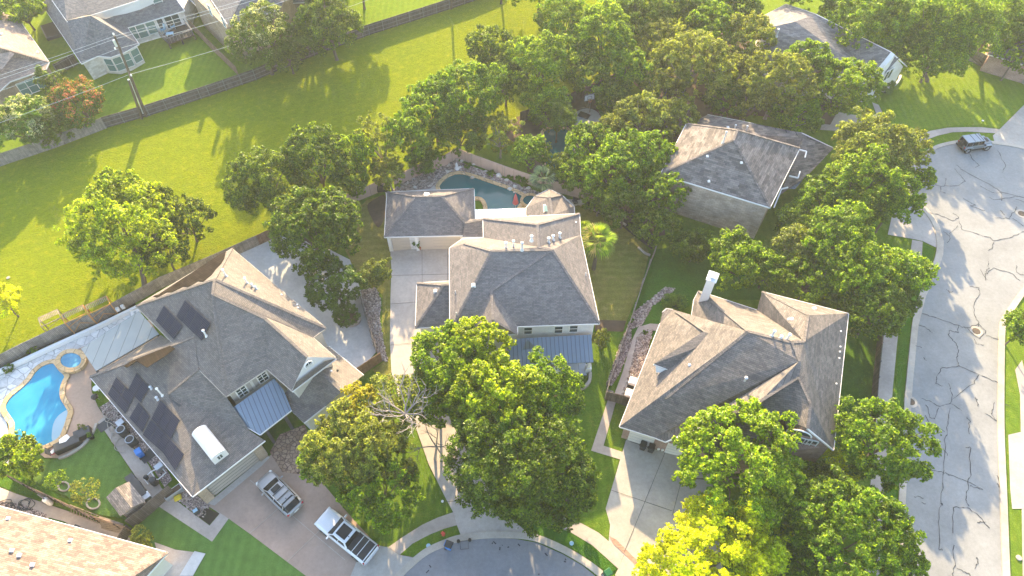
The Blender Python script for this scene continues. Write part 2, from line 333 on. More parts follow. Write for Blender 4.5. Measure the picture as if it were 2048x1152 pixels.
L = dict(
 limeg=leafmat('leaves_sunny_green', (.15, .225, .014), .55),
 oak=leafmat('leaves_oak', (.070, .118, .018), .42), elm=leafmat('leaves_elm', (.100, .178, .018), .5), lime=leafmat('leaves_lime', (.36, .42, .012), .58),
 olive=leafmat('leaves_olive', (.145, .175, .045), .45), magnolia=leafmat('leaves_glossy', (0.056, 0.105, 0.020), .3, .35), maple=leafmat('leaves_maple', (.135, .225, .016), .52), cedar=leafmat('leaves_cedar', (.070, .112, .016), .35),
 gold=leafmat('leaves_gold', (0.264, 0.264, 0.022), .55), pink=leafmat('crape_pink', (.46, .17, .15), .4, warm=(1.2, 1, .9)), wflow=leafmat('crape_white', (.42, .46, .32), .4, warm=(1.1, 1.05, .9)),
 palm=leafmat('palm_green', (0.186, 0.264, 0.038), .35, .3), palms=leafmat('palm_silver', (.20, .27, .20), .3, .3), palmd=leafmat('palm_dry', (.38, .33, .16), .4), rust=leafmat('leaves_rust', (.26, .15, .06), .5),
 shrub=leafmat('leaves_shrub', (0.078, 0.155, 0.022), .4),
)

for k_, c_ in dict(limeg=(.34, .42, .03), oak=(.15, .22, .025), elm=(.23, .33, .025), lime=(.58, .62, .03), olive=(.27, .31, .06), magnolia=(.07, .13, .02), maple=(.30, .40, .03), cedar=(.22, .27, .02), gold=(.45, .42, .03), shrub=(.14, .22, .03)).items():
    L[k_ + '_t'] = leafmat('leaf_sunlit_tips_' + k_, c_, .55, var=.25)  # yellower new growth that also paints sunlit tips into the leaf colour

M['mat'].node_tree.nodes['Principled BSDF'].inputs['Specular IOR Level'].default_value = 0.0
M['solar'].node_tree.nodes['Principled BSDF'].inputs['Specular IOR Level'].default_value = 0.05
# ================================================================== GROUND
LK = {}
def sheet(name, px, mat, layer, sm=False, closed=True, n=5, parent=None, kind='structure'):
    pts = [P(u, v, 0) for u, v in px]
    if sm: pts = spline(pts, True, n)
    LK[layer] = LK.get(layer, -1) + 1; z = layer * .02 + LK[layer] * .001; o = MB().poly([(p.x, p.y, z) for p in pts]).build(name, M[mat], parent)
    me = o.data
    if me.polygons[0].normal.z < 0: me.flip_normals()
    if parent is None: tag(o, kind=kind)
    return o
def strip(px, wd, z0=0.0, h=.1, n=4, sm=True):
    pts = [P(u, v, 0) for u, v in px]
    if sm: pts = spline(pts, False, n)
    return pts
def kerb(name, px, wd, mat, h=.15, kind='structure', label=None, cat=None, closed=False, sm=True, parent=None, z0=-.02):
    pts = [P(u, v, 0) for u, v in px]
    if sm: pts = spline(pts, closed, 5)
    if closed: pts = pts + [pts[0], pts[1]]
    mb = MB(); n = len(pts); L_, R2 = [], []
    for i, p in enumerate(pts):
        t_ = (pts[min(i + 1, n - 1)] - pts[max(i - 1, 0)]); t_.z = 0; t_.normalize(); s_ = Vector((-t_.y, t_.x, 0))
        L_.append(p + s_ * wd / 2); R2.append(p - s_ * wd / 2)
    e = n - 1 if not closed else n - 2
    for i in range(e):
        a, b, c, d = L_[i], L_[i + 1], R2[i + 1], R2[i]; q = len(mb.v)
        mb.v += [Vector((p.x, p.y, z0)) for p in (a, b, c, d)] + [Vector((p.x, p.y, h)) for p in (a, b, c, d)]
        mb.f += [tuple(q + k for k in f_) for f_ in ((4, 7, 6, 5), (0, 4, 5, 1), (2, 6, 7, 3))]
        if i == 0 and not closed: mb.f.append((q, q + 3, q + 7, q + 4))
        if i == e - 1 and not closed: mb.f.append((q + 1, q + 5, q + 6, q + 2))
    o = mb.build(name, M[mat], parent)
    if parent is None: tag(o, label, cat, kind=kind)
    return o
g = MB(); S = 700; N_ = 12
g.poly([(-S, -S, 0), (S, -S, 0), (S, S, 0), (-S, S, 0)]); tag(g.build('ground', M['lawn']), kind='structure')
sheet('field', [(-200, 430), (0, 331), (213, 256), (300, 231), (512, 160), (739, 70), (903, 18), (980, -12), (1200, -100), (1500, -60), (1250, 150), (1130, 215), (1040, 243), (905, 300), (820, 352), (690, 410), (520, 487), (330, 560), (240, 610), (0, 715), (-250, 830)], 'field', 1)
# upper yards
sheet('lawn', [(-60, 330), (-60, 60), (100, -60), (600, -100), (900, -60), (940, 0), (739, 66), (600, 118), (478, 160), (300, 225), (213, 249), (0, 328)], 'lawn', 1)
# street on the right with its cul-de-sac
R_STREET_L = [(1878, 293), (1857, 304), (1844, 313), (1830, 330), (1821, 355), (1820, 380), (1832, 403), (1853, 426), (1870, 453), (1877, 484), (1876, 509), (1868, 534), (1855, 563), (1843, 592), (1834, 625), (1828, 655), (1822, 717), (1817, 768), (1813, 815), (1803, 998), (1799, 1081), (1796, 1200)]
R_TOP = [(2400, 420), (2200, 330), (2100, 308), (2048, 297), (2020, 291), (1984, 286), (1945, 283), (1913, 285)]
R_RIGHT = [(2013, 1200), (2006, 1001), (2001, 868), (2001, 768), (2003, 667), (2008, 641), (2026, 612), (2055, 575), (2100, 545), (2250, 520)]
street = sheet('street', R_TOP + R_STREET_L + R_RIGHT, 'asphalt', 3)
kerb('kerb', R_TOP[3:] + R_STREET_L, .55, 'curb'); kerb('kerb', R_RIGHT, .6, 'curb')
sheet('street_gutter', [(1862, 309), (1850, 316), (1838, 332), (1829, 356), (1828, 380), (1840, 401), (1862, 426), (1879, 453), (1887, 484), (1886, 509), (1878, 534), (1865, 563), (1852, 592), (1843, 625), (1836, 655), (1830, 717), (1825, 768), (1811, 998), (1804, 1200), (1796, 1200), (1803, 998), (1817, 768), (1828, 655), (1843, 592), (1876, 509), (1877, 484), (1853, 426), (1820, 380), (1830, 330), (1857, 304)], 'curb', 4)
sheet('sidewalk', [(1841, 270), (1861, 262), (1895, 256), (1926, 255), (1963, 255), (1999, 259), (1990, 267), (1936, 264), (1905, 265), (1874, 272), (1841, 285), (1815, 310), (1800, 340), (1795, 375), (1805, 405), (1780, 400), (1783, 350), (1800, 310), (1820, 285)], 'walk', 3)
sheet('driveway', [(2048, 210), (2120, 150), (2300, 260), (2300, 360), (2100, 306), (2020, 289), (1988, 284), (1985, 272), (1999, 259)], 'drive3', 4)
sheet('verge', [(1845, 303), (1851, 292), (1876, 277), (1908, 270), (1937, 268), (1985, 270), (1978, 281), (1945, 280), (1913, 282), (1878, 289), (1857, 300)], 'lawn', 2)
sheet('driveway', [(1775, 470), (1785, 425), (1807, 420), (1833, 408), (1853, 430), (1868, 455), (1874, 484), (1872, 496), (1845, 483), (1822, 478)], 'drive', 4)
sheet('sidewalk', [(1824, 480), (1845, 484), (1843, 515), (1834, 545), (1818, 590), (1805, 625), (1797, 655), (1786, 768), (1775, 900), (1765, 1000), (1758, 1152), (1730, 1152), (1738, 1000), (1750, 850), (1757, 768), (1769, 655), (1780, 610), (1795, 580), (1812, 540), (1819, 515)], 'walk', 3)
sheet('driveway', [(2016, 870), (2400, 780), (2400, 1010), (2024, 1018), (2020, 980)], 'drive3', 2)
sheet('sidewalk', [(2030, 740), (2044, 720), (2060, 790), (2062, 1152), (2045, 1152), (2043, 1010), (2042, 900), (2040, 790)], 'walk', 1)
sheet('garden_path', [(1744, 205), (1757, 210), (1766, 228), (1762, 236), (1748, 250), (1700, 262), (1672, 262), (1640, 260), (1650, 225), (1680, 225), (1735, 235), (1752, 228)], 'walk', 2)
sheet('mulch_bed', [(1725, 160), (1800, 140), (1795, 175), (1770, 188), (1735, 200)], 'darksoil', 2)
# front cul-de-sac
C_IN = [(780, 1180), (805, 1152), (832, 1128), (865, 1101), (905, 1087), (945, 1080), (995, 1076), (1030, 1078), (1074, 1086), (1124, 1108), (1164, 1131), (1190, 1152), (1230, 1190)]
sheet('street', C_IN + [(1300, 1300), (1100, 1400), (900, 1400), (740, 1300)], 'asphalt2', 3)
kerb('kerb', [(788, 1162), (812, 1138), (850, 1106), (889, 1087), (920, 1077), (965, 1071), (1000, 1070), (1040, 1071), (1080, 1079), (1130, 1101), (1172, 1126), (1200, 1147), (1232, 1175)], .6, 'curb', .14)
sheet('lawn', [(800, 1110), (825, 1088), (859, 1070), (889, 1058), (911, 1053), (914, 1070), (889, 1085), (850, 1103), (828, 1118)], 'lawn', 4)
sheet('sidewalk', [(777, 1095), (805, 1075), (845, 1050), (875, 1036), (907, 1025), (914, 1051), (889, 1058), (859, 1070), (825, 1088), (800, 1110)], 'walk', 5)
sheet('sidewalk', [(1024, 1020), (1034, 1023), (1084, 1025), (1124, 1031), (1164, 1048), (1197, 1066), (1217, 1083), (1247, 1111), (1236, 1138), (1211, 1115), (1184, 1091), (1141, 1065), (1100, 1050), (1024, 1038)], 'walk', 5)
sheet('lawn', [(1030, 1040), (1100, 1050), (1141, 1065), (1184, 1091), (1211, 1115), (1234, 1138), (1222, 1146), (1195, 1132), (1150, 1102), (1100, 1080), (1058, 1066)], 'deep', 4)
# central house drive
sheet('driveway', [(780, 488), (783, 540), (781, 600), (780, 684), (783, 745), (796, 790), (830, 850), (858, 930), (893, 1000), (907, 1026), (914, 1051), (922, 1072), (979, 1068), (1057, 1068), (1028, 1042), (1020, 1022), (990, 1000), (950, 930), (905, 850), (880, 790), (878, 700), (905, 660), (912, 600), (912, 488)], 'drive', 4)
for a, b in (((779, 551), (900, 548)), ((779, 608), (835, 604)), ((779, 690), (845, 684)), ((784, 752), (870, 742)), ((844, 497), (845, 690)), ((895, 497), (895, 560)), ((888, 1003), (1000, 1002))):
    p, q = P(*a, .128), P(*b, .128); tag(MB().bar(p, q, .03, .006).build('expansion_joint', M['dark']), kind='structure')
# left-hand patio behind the big house
sheet('patio', [(480, 508), (520, 478), (560, 470), (640, 490), (700, 520), (725, 590), (735, 640), (752, 705), (735, 725), (711, 738), (640, 690)], 'patio', 3)
sheet('rock_bed', [(722, 582), (750, 575), (762, 600), (760, 640), (768, 690), (776, 724), (763, 722), (748, 695), (735, 640)], 'rockbed', 4)
sheet('side_lawn', [(735, 400), (775, 388), (782, 500), (779, 690), (783, 760), (765, 765), (745, 740), (770, 722), (764, 640), (766, 590), (720, 560), (690, 500), (700, 430)], 'drylawn', 2)
sheet('soil_bed', [(735, 412), (752, 398), (770, 392), (771, 430), (758, 455), (745, 440)], 'soil', 3, sm=True)
# right side of the central house
sheet('side_lawn', [(1140, 400), (1180, 420), (1240, 450), (1290, 490), (1305, 520), (1275, 590), (1252, 645), (1190, 640), (1180, 560), (1150, 480)], 'drylawn', 2)
sheet('soil_bed', [(1190, 640), (1252, 642), (1246, 664), (1190, 662)], 'soil', 3)
sheet('mulch_bed', [(1145, 390), (1200, 395), (1260, 425), (1300, 470), (1305, 500), (1290, 490), (1240, 450), (1180, 420), (1148, 408)], 'darksoil', 3)
sheet('side_lawn', [(1190, 664), (1246, 664), (1230, 720), (1210, 780), (1208, 810), (1250, 880), (1211, 1018), (1220, 1050), (1217, 1083), (1164, 1048), (1100, 1020), (1020, 1000), (960, 900), (1010, 760), (1180, 760)], 'lawn', 2)
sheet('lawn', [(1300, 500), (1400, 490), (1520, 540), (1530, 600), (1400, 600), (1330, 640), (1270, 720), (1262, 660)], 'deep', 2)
sheet('rock_bed', [(1300, 600), (1330, 575), (1350, 578), (1332, 596), (1305, 612), (1285, 650), (1262, 660), (1262, 690), (1240, 745), (1225, 770), (1212, 772), (1240, 690), (1268, 625)], 'rockbed', 4)
sheet('garden_path', [(1330, 650), (1300, 648), (1276, 655), (1262, 685), (1245, 745), (1228, 790), (1238, 800), (1254, 780), (1262, 745), (1274, 700), (1290, 660), (1325, 664)], 'walk', 5)
sheet('rock_bed', [(1275, 672), (1292, 660), (1305, 660), (1296, 700), (1280, 745), (1255, 800), (1240, 800), (1258, 750)], 'rockbed', 4)
sheet('garden_path', [(1216, 799), (1232, 803), (1207, 892), (1246, 905), (1242, 920), (1182, 902)], 'walk', 4)
sheet('driveway', [(1252, 880), (1420, 930), (1450, 1180), (1330, 1180), (1247, 1111), (1217, 1083), (1220, 1050), (1211, 1018)], 'drive3', 4)
for a, b in (((1335, 893), (1248, 1105)), ((1222, 980), (1345, 1022)), ((1373, 920), (1345, 1030)), ((1260, 883), (1400, 925))):
    p, q = P(*a, .128), P(*b, .128); tag(MB().bar(p, q, .035, .006).build('expansion_joint', M['dark']), kind='structure')
sheet('brick_border', [(1218, 1073), (1232, 1080), (1262, 1110), (1305, 1150), (1320, 1170), (1308, 1168), (1256, 1116), (1226, 1088)], 'paver', 6)
sheet('driveway_apron', [(1247, 1112), (1262, 1116), (1330, 1180), (1240, 1180), (1230, 1150), (1236, 1138)], 'walk', 5)
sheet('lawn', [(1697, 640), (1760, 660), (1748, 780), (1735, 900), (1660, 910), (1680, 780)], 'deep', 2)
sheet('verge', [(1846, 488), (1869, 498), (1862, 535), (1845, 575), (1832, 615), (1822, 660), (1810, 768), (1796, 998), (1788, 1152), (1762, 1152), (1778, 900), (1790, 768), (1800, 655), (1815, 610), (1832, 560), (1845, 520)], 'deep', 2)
sheet('mulch_bed', [(1580, 955), (1620, 950), (1612, 985), (1590, 1000)], 'darksoil', 2)
sheet('wooded_yard', [(1000, 250), (1245, 140), (1450, 60), (1700, 180), (1660, 250), (1500, 230), (1320, 350), (1330, 470), (1290, 480), (1170, 400), (1060, 345)], 'soil', 2)
sheet('lawn', [(1190, 200), (1265, 165), (1300, 200), (1240, 250), (1205, 245)], 'deep', 3)
sheet('basketball_court', [(1142, 243), (1146, 230), (1165, 219), (1186, 220), (1200, 232), (1196, 246), (1172, 252), (1148, 250)], 'patio', 5, sm=True)
# left yard
sheet('pool_deck', [(120, 725), (150, 702), (190, 742), (183, 763), (184, 784), (196, 813), (209, 833), (194, 849), (187, 863), (177, 880), (162, 895), (135, 911), (117, 917), (90, 916), (70, 900), (90, 850), (110, 770)], 'deck', 3)
sheet('flagstone_terrace', [(-160, 860), (0, 752), (105, 702), (275, 622), (290, 640), (240, 680), (150, 715), (60, 780), (10, 830), (22, 880), (18, 930), (-160, 1000)], 'flag', 2)
sheet('planting_bed', [(-120, 800), (0, 720), (110, 670), (270, 605), (275, 618), (105, 698), (0, 747), (-120, 815)], 'darksoil', 2)
sheet('deck', [(150, 702), (240, 660), (300, 640), (330, 690), (190, 760)], 'deck', 4)
sheet('lawn', [(194, 851), (207, 860), (219, 880), (248, 920), (267, 951), (300, 1002), (260, 1040), (200, 1030), (150, 1000), (117, 986), (69, 963), (60, 935), (90, 920), (117, 920), (135, 914), (162, 898), (177, 883), (187, 866)], 'turf', 4)
sheet('garden_path', [(196, 846), (209, 834), (232, 860), (297, 929), (324, 977), (347, 997), (400, 1037), (420, 1052), (440, 1028), (418, 1012), (458, 1038), (425, 1084), (316, 1012), (305, 992), (280, 965), (207, 858)], 'walk', 5)
sheet('rock_bed', [(200, 815), (225, 800), (262, 850), (330, 930), (345, 960), (330, 975), (300, 928), (235, 860), (209, 834)], 'rockbed', 4)
sheet('rock_bed', [(345, 990), (368, 972), (420, 1010), (410, 1035), (399, 1035)], 'rockbed', 6)
sheet('planting_bed', [(399, 1035), (412, 1016), (440, 1028), (420, 1051)], 'darksoil', 7)
sheet('driveway', [(395, 1000), (418, 1011), (555, 900), (600, 870), (640, 960), (690, 1020), (758, 1095), (777, 1094), (800, 1110), (832, 1116), (808, 1140), (780, 1190), (640, 1180), (612, 1152), (500, 1068), (458, 1038), (440, 1027)], 'drive2', 4)
sheet('driveway_apron', [(690, 1180), (730, 1085), (777, 1096), (800, 1111), (830, 1117), (806, 1140), (780, 1190)], 'drive3', 6)
for a, b in (((560, 1014), (500, 1066)), ((500, 960), (690, 1120)), ((640, 1060), (575, 1122))):
    p, q = P(*a, .128), P(*b, .128); tag(MB().bar(p, q, .04, .006).build('expansion_joint', M['curb']), kind='structure')
sheet('garage_apron', [(417, 1008), (425, 1000), (520, 922), (533, 908), (540, 916), (525, 932), (430, 1012)], 'drive3', 6)
sheet('entry_walk', [(540, 905), (560, 870), (610, 850), (625, 890), (600, 950), (565, 945)], 'flagb', 6)
sheet('lawn', [(316, 1012), (425, 1084), (458, 1038), (500, 1068), (612, 1152), (650, 1190), (400, 1200), (280, 1110), (275, 1055)], 'turf', 3)
sheet('garden_path', [(-80, 955), (0, 975), (33, 988), (90, 1007), (146, 1026), (208, 1050), (262, 1068), (262, 1110), (-80, 1040)], 'walk', 4)
sheet('grass_strip', [(-60, 910), (0, 925), (60, 960), (120, 990), (110, 1008), (33, 986), (0, 973), (-60, 955)], 'deep', 5)
sheet('rock_bed', [(-20, 1000), (50, 1010), (95, 1030), (90, 1050), (-20, 1030)], 'rockbed', 6)
sheet('grass_strip', [(99, 1036), (130, 1044), (155, 1060), (95, 1056)], 'deep', 6)
sheet('garden_path', [(310, 1085), (352, 1100), (412, 1108), (380, 1165), (330, 1160)], 'walk', 5)
sheet('concrete_step', [(390, 1103), (412, 1108), (387, 1152), (360, 1152)], 'patio', 7)
# lawn of the house at the top right
sheet('lawn', [(1765, 200), (1800, 150), (1900, 110), (2050, 160), (2046, 212), (1998, 257), (1963, 252), (1926, 252), (1895, 253), (1861, 260), (1835, 272), (1790, 260), (1765, 235)], 'lawn', 2)
# pool garden of the central house
sheet('gravel_bed', [(772, 395), (800, 368), (880, 335), (912, 322), (950, 335), (1060, 378), (1100, 395), (1050, 400), (960, 352), (900, 345), (870, 375), (860, 385)], 'rockbed', 3)
sheet('pool_deck', [(770, 385), (860, 378), (880, 360), (900, 355), (960, 440), (1060, 440), (1060, 405), (1075, 395), (1150, 400), (1150, 440), (950, 470), (790, 470)], 'drive', 3)
# tar-sealed cracks of the two streets, one mesh per street
CR = [[(1938, 305), (1948, 322), (1958, 330), (1950, 336)], [(1913, 330), (1925, 341), (1978, 368), (2005, 385), (2060, 398)], [(1910, 338), (1925, 355), (1930, 362), (1915, 372), (1878, 372), (1860, 364)], [(1870, 340), (1868, 352), (1860, 364)], [(1882, 372), (1882, 384), (1892, 386)], [(1893, 356), (1890, 372)], [(1960, 372), (1985, 385), (2003, 386), (2003, 402)], [(1978, 395), (1990, 400), (2040, 392)], [(1926, 397), (1950, 410), (1940, 412), (1970, 421)], [(1856, 425), (1880, 430), (1905, 442), (1918, 434), (1905, 425)], [(1918, 442), (1925, 459), (1980, 475), (1988, 482), (2025, 473), (2048, 463)], [(1988, 483), (1985, 496), (1976, 501)], [(1915, 452), (1900, 467), (1900, 480), (1894, 485)], [(1887, 462), (1900, 472)], [(1988, 435), (2018, 437), (2030, 420), (2033, 414)], [(2025, 436), (2048, 452)], [(1976, 522), (1977, 535), (1972, 545), (1971, 560)], [(1972, 548), (1988, 536), (2025, 547), (2040, 562)], [(2033, 530), (2034, 545), (2048, 551)], [(1941, 573), (1958, 575), (1958, 590), (1948, 610), (1948, 628), (1957, 645), (1957, 655)], [(1892, 578), (1900, 585), (1907, 582)], [(1846, 628), (1862, 632), (1920, 652), (1935, 656), (1957, 648), (1972, 663), (1958, 677), (1948, 670), (1935, 656)], [(1972, 671), (2004, 680)], [(1917, 652), (1916, 665), (1899, 660), (1898, 672), (1912, 687), (1916, 700), (1914, 720), (1918, 732), (1885, 736), (1875, 750), (1872, 766), (1884, 772)], [(1918, 732), (1975, 755), (2000, 768)], [(1957, 750), (1948, 766), (1905, 800)], [(1950, 678), (1952, 688), (1968, 690)], [(1898, 768), (1903, 785), (1902, 806), (1880, 812), (1858, 802), (1843, 797)], [(1902, 806), (1924, 822)], [(1853, 810), (1860, 835), (1870, 838), (1877, 815)], [(1899, 815), (1896, 850), (1890, 880), (1888, 940), (1882, 1000), (1878, 1045), (1879, 1098), (1887, 1101)], [(1850, 830), (1863, 852), (1890, 862)], [(1863, 854), (1850, 868), (1862, 882)], [(1828, 930), (1860, 940), (1888, 945), (1900, 950), (1940, 965), (1965, 978), (1940, 972)], [(1930, 894), (1941, 895), (1940, 950), (1936, 972), (1931, 998), (1936, 1010)], [(1905, 1066), (1907, 1014), (1935, 1016), (1960, 1033), (1978, 1056)], [(1954, 1043), (1972, 1045)], [(1907, 1092), (1909, 1130), (1906, 1152)], [(1915, 1138), (1935, 1145), (1945, 1160)], [(1953, 1114), (1958, 1128), (1950, 1138)], [(1995, 950), (2000, 975), (1994, 965)], [(1989, 805), (1982, 825), (1992, 842), (1970, 826)], [(1932, 833), (1940, 842), (1938, 868)], [(1950, 794), (1955, 800), (1955, 812)], [(1830, 690), (1845, 696)], [(1838, 650), (1852, 655), (1866, 667)], [(2030, 398), (2048, 404)], [(1995, 300), (2010, 330), (2006, 345)], [(1848, 715), (1852, 720)], [(1885, 895), (1895, 910)], [(1960, 540), (1975, 560)], [(2000, 420), (2010, 430)], [(1828, 992), (1848, 996)], [(1842, 1004), (1852, 1008)], [(1886, 1010), (1883, 1008)], [(2010, 810), (2020, 812)]]
mb = MB(); rn = random.Random(3)
for c in CR:
    pts = [P(u, v, .083) for u, v in c]; pts = [a + (b - a) * k / 5 for a, b in zip(pts, pts[1:]) for k in range(5)] + [pts[-1]]
    pts = [p + Vector((rn.uniform(-.09, .09), rn.uniform(-.09, .09), 0)) for p in pts]
    for a, b in zip(pts, pts[1:]): mb.bar(a, b, rn.uniform(.02, .08), .006)
mb.build('crack_sealant', M['tar'], street)
for u, v, r, lb in ((1952, 663, .42, 'round iron manhole cover in the middle of the pale street'), (2043, 428, .45, 'round iron manhole cover in the cul-de-sac near the right edge'), (1821, 804, .4, 'dark round cover against the left gutter of the pale street')):
    p = P(u, v, 0); o = thing('manhole_cover', p, lb, 'manhole cover', 'manhole covers in the street')
    MB().lathe((0, 0, 0), [(r, 0), (r, .085), (r * .95, .09)], 20).build('lid', M['pole'], o, local=True); MB().lathe((0, 0, 0), [(r + .3, 0), (r + .3, .078)], 8).build('collar', M['curb'], o, local=True)
mb = MB()
for u, v in ((1040, 1092), (1095, 1112), (1130, 1117), (1132, 1124), (1078, 1150), (992, 1088), (1005, 1090), (1015, 1095), (985, 1085), (1000, 1094), (862, 1135), (858, 1140)):
    p = P(u, v, .083); q = p + Vector((rn.uniform(-.3, .3), rn.uniform(-.3, .3), 0)); mb.bar(p, q, .1, .006)
tag(mb.build('tar_patches', M['tar']), kind='structure')
# loose river rock as real stones
def rocks(px, n, r0, r1, seed, mat='rocks'):
    rn = random.Random(seed); pts = [P(u, v, 0) for u, v in px]; xs = [p.x for p in pts]; ys = [p.y for p in pts]; mb = MB(); k = 0
    def inside(x, y):
        c = False; j = len(pts) - 1
        for i in range(len(pts)):
            if (pts[i].y > y) != (pts[j].y > y) and x < (pts[j].x - pts[i].x) * (y - pts[i].y) / (pts[j].y - pts[i].y) + pts[i].x: c = not c
            j = i
        return c
    while k < n:
        x, y = rn.uniform(min(xs), max(xs)), rn.uniform(min(ys), max(ys))
        if not inside(x, y): continue
        k += 1; r = rn.uniform(r0, r1); q = len(mb.v); a = rn.uniform(0, 6)
        for i in range(5): mb.v.append(Vector((x + r * math.cos(a + i * 1.257) * rn.uniform(.7, 1.2), y + r * math.sin(a + i * 1.257) * rn.uniform(.7, 1.2), .1 + r * .1)))
        mb.v.append(Vector((x, y, .12 + r * .75))); mb.f += [(q + i, q + (i + 1) % 5, q + 5) for i in range(5)]
    return tag(mb.build('river_rocks', M[mat], uv=False), 'loose pinkish river rocks spread over the garden beds', kind='stuff')
rocks([(722, 582), (750, 575), (762, 600), (760, 640), (768, 690), (776, 724), (763, 722), (748, 695), (735, 640)], 700, .06, .16, 1)
rocks([(1300, 600), (1330, 575), (1350, 578), (1332, 596), (1305, 612), (1285, 650), (1262, 660), (1262, 690), (1240, 745), (1225, 770), (1212, 772), (1240, 690), (1268, 625)], 900, .06, .16, 2)
rocks([(1275, 672), (1292, 660), (1305, 660), (1296, 700), (1280, 745), (1255, 800), (1240, 800), (1258, 750)], 900, .07, .17, 3)
rocks([(345, 990), (368, 972), (420, 1010), (410, 1035), (399, 1035)], 350, .05, .12, 4)
rocks([(780, 385), (800, 368), (880, 335), (912, 322), (950, 335), (1060, 378), (1100, 395), (1050, 396), (960, 352), (900, 345), (870, 375)], 700, .08, .22, 5)
# ------------------------------------------------------------------ swimming pools
def coping(px, wd, z, name, mat, parent):
    pts = spline(px, True, 4); n = len(pts); mb = MB(); o_ = inset([(p.x, p.y) for p in pts], -wd); i_ = [(p.x, p.y) for p in pts]
    q = 0; mb.v = [Vector((p[0], p[1], z)) for p in i_] + [Vector((p[0], p[1], z)) for p in o_] + [Vector((p[0], p[1], 0)) for p in o_] + [Vector((p[0], p[1], 0)) for p in i_]
    for i in range(n):
        j = (i + 1) % n; mb.f += [(i, j, n + j, n + i), (n + i, n + j, 2 * n + j, 2 * n + i), (j, i, 3 * n + i, 3 * n + j)]
    return mb.build(name, M[mat], parent)
def pool(px, label, mat, wz, cz, cw, cm, name='swimming_pool', ledge=None, ledgemat='waters'):
    pts = [P(u, v, wz) for u, v in px]; c = sum(pts, Vector()) / len(pts); c.z = 0
    o = thing(name, c, label, 'pool'); sp = spline(pts, True, 4)
    w_ = MB().poly([(p.x, p.y, wz) for p in sp]).build('water_surface', M[mat], o)
    if w_.data.polygons[0].normal.z < 0: w_.data.flip_normals()
    coping(pts, cw, cz, 'coping', cm, o)
    if ledge:
        l_ = MB().poly([tuple(p) for p in spline([P(u, v, wz + .006) for u, v in ledge], True, 4)]).build('tanning_ledge', M[ledgemat], o)
        if l_.data.polygons[0].normal.z < 0: l_.data.flip_normals()
    return o
pool([(104, 727), (87, 732), (71, 745), (60, 761), (42, 778), (25, 792), (15, 805), (12, 817), (21, 832), (29, 845), (29, 861), (27, 882), (50, 893), (83, 892), (100, 886), (117, 876), (125, 861), (133, 838), (136, 824), (129, 811), (121, 797), (120, 780), (125, 763), (129, 753), (118, 742), (109, 730)],
     'curving bright blue swimming pool with golden stone coping', 'water', .13, .22, .5, 'stone', ledge=[(134, 820), (136, 830), (130, 850), (122, 868), (112, 880), (104, 880), (104, 862), (108, 844), (118, 830)])
MB_ = pool([(142 + 21 * math.cos(a), 721 + 15 * math.sin(a)) for a in [i * math.pi / 6 for i in range(12)]], 'round raised hot tub at the corner of the blue pool', 'spa', .42, .5, .5, 'stone', 'hot_tub')
pool([(880, 377), (882, 368), (893, 357), (908, 350), (925, 349), (950, 356), (985, 368), (1020, 380), (1042, 391), (1046, 399), (1036, 412), (1030, 424), (1000, 432), (978, 425), (973, 408), (965, 397), (950, 394), (920, 400), (895, 395)],
     'dark teal swimming pool behind the central house', 'waterd', .13, .22, .5, 'stone')
pool([(1060 + 14 * math.cos(a), 401 + 10 * math.sin(a)) for a in [i * math.pi / 6 for i in range(12)]], 'small dark hot tub beside the palm', 'waterd', .3, .4, .35, 'stone', 'hot_tub')
pool([(1088, 265), (1110, 258), (1140, 262), (1150, 285), (1140, 320), (1115, 335), (1092, 330), (1095, 300)], 'blue swimming pool half hidden under the wooded yard trees', 'waterd', .13, .2, .45, 'stone')
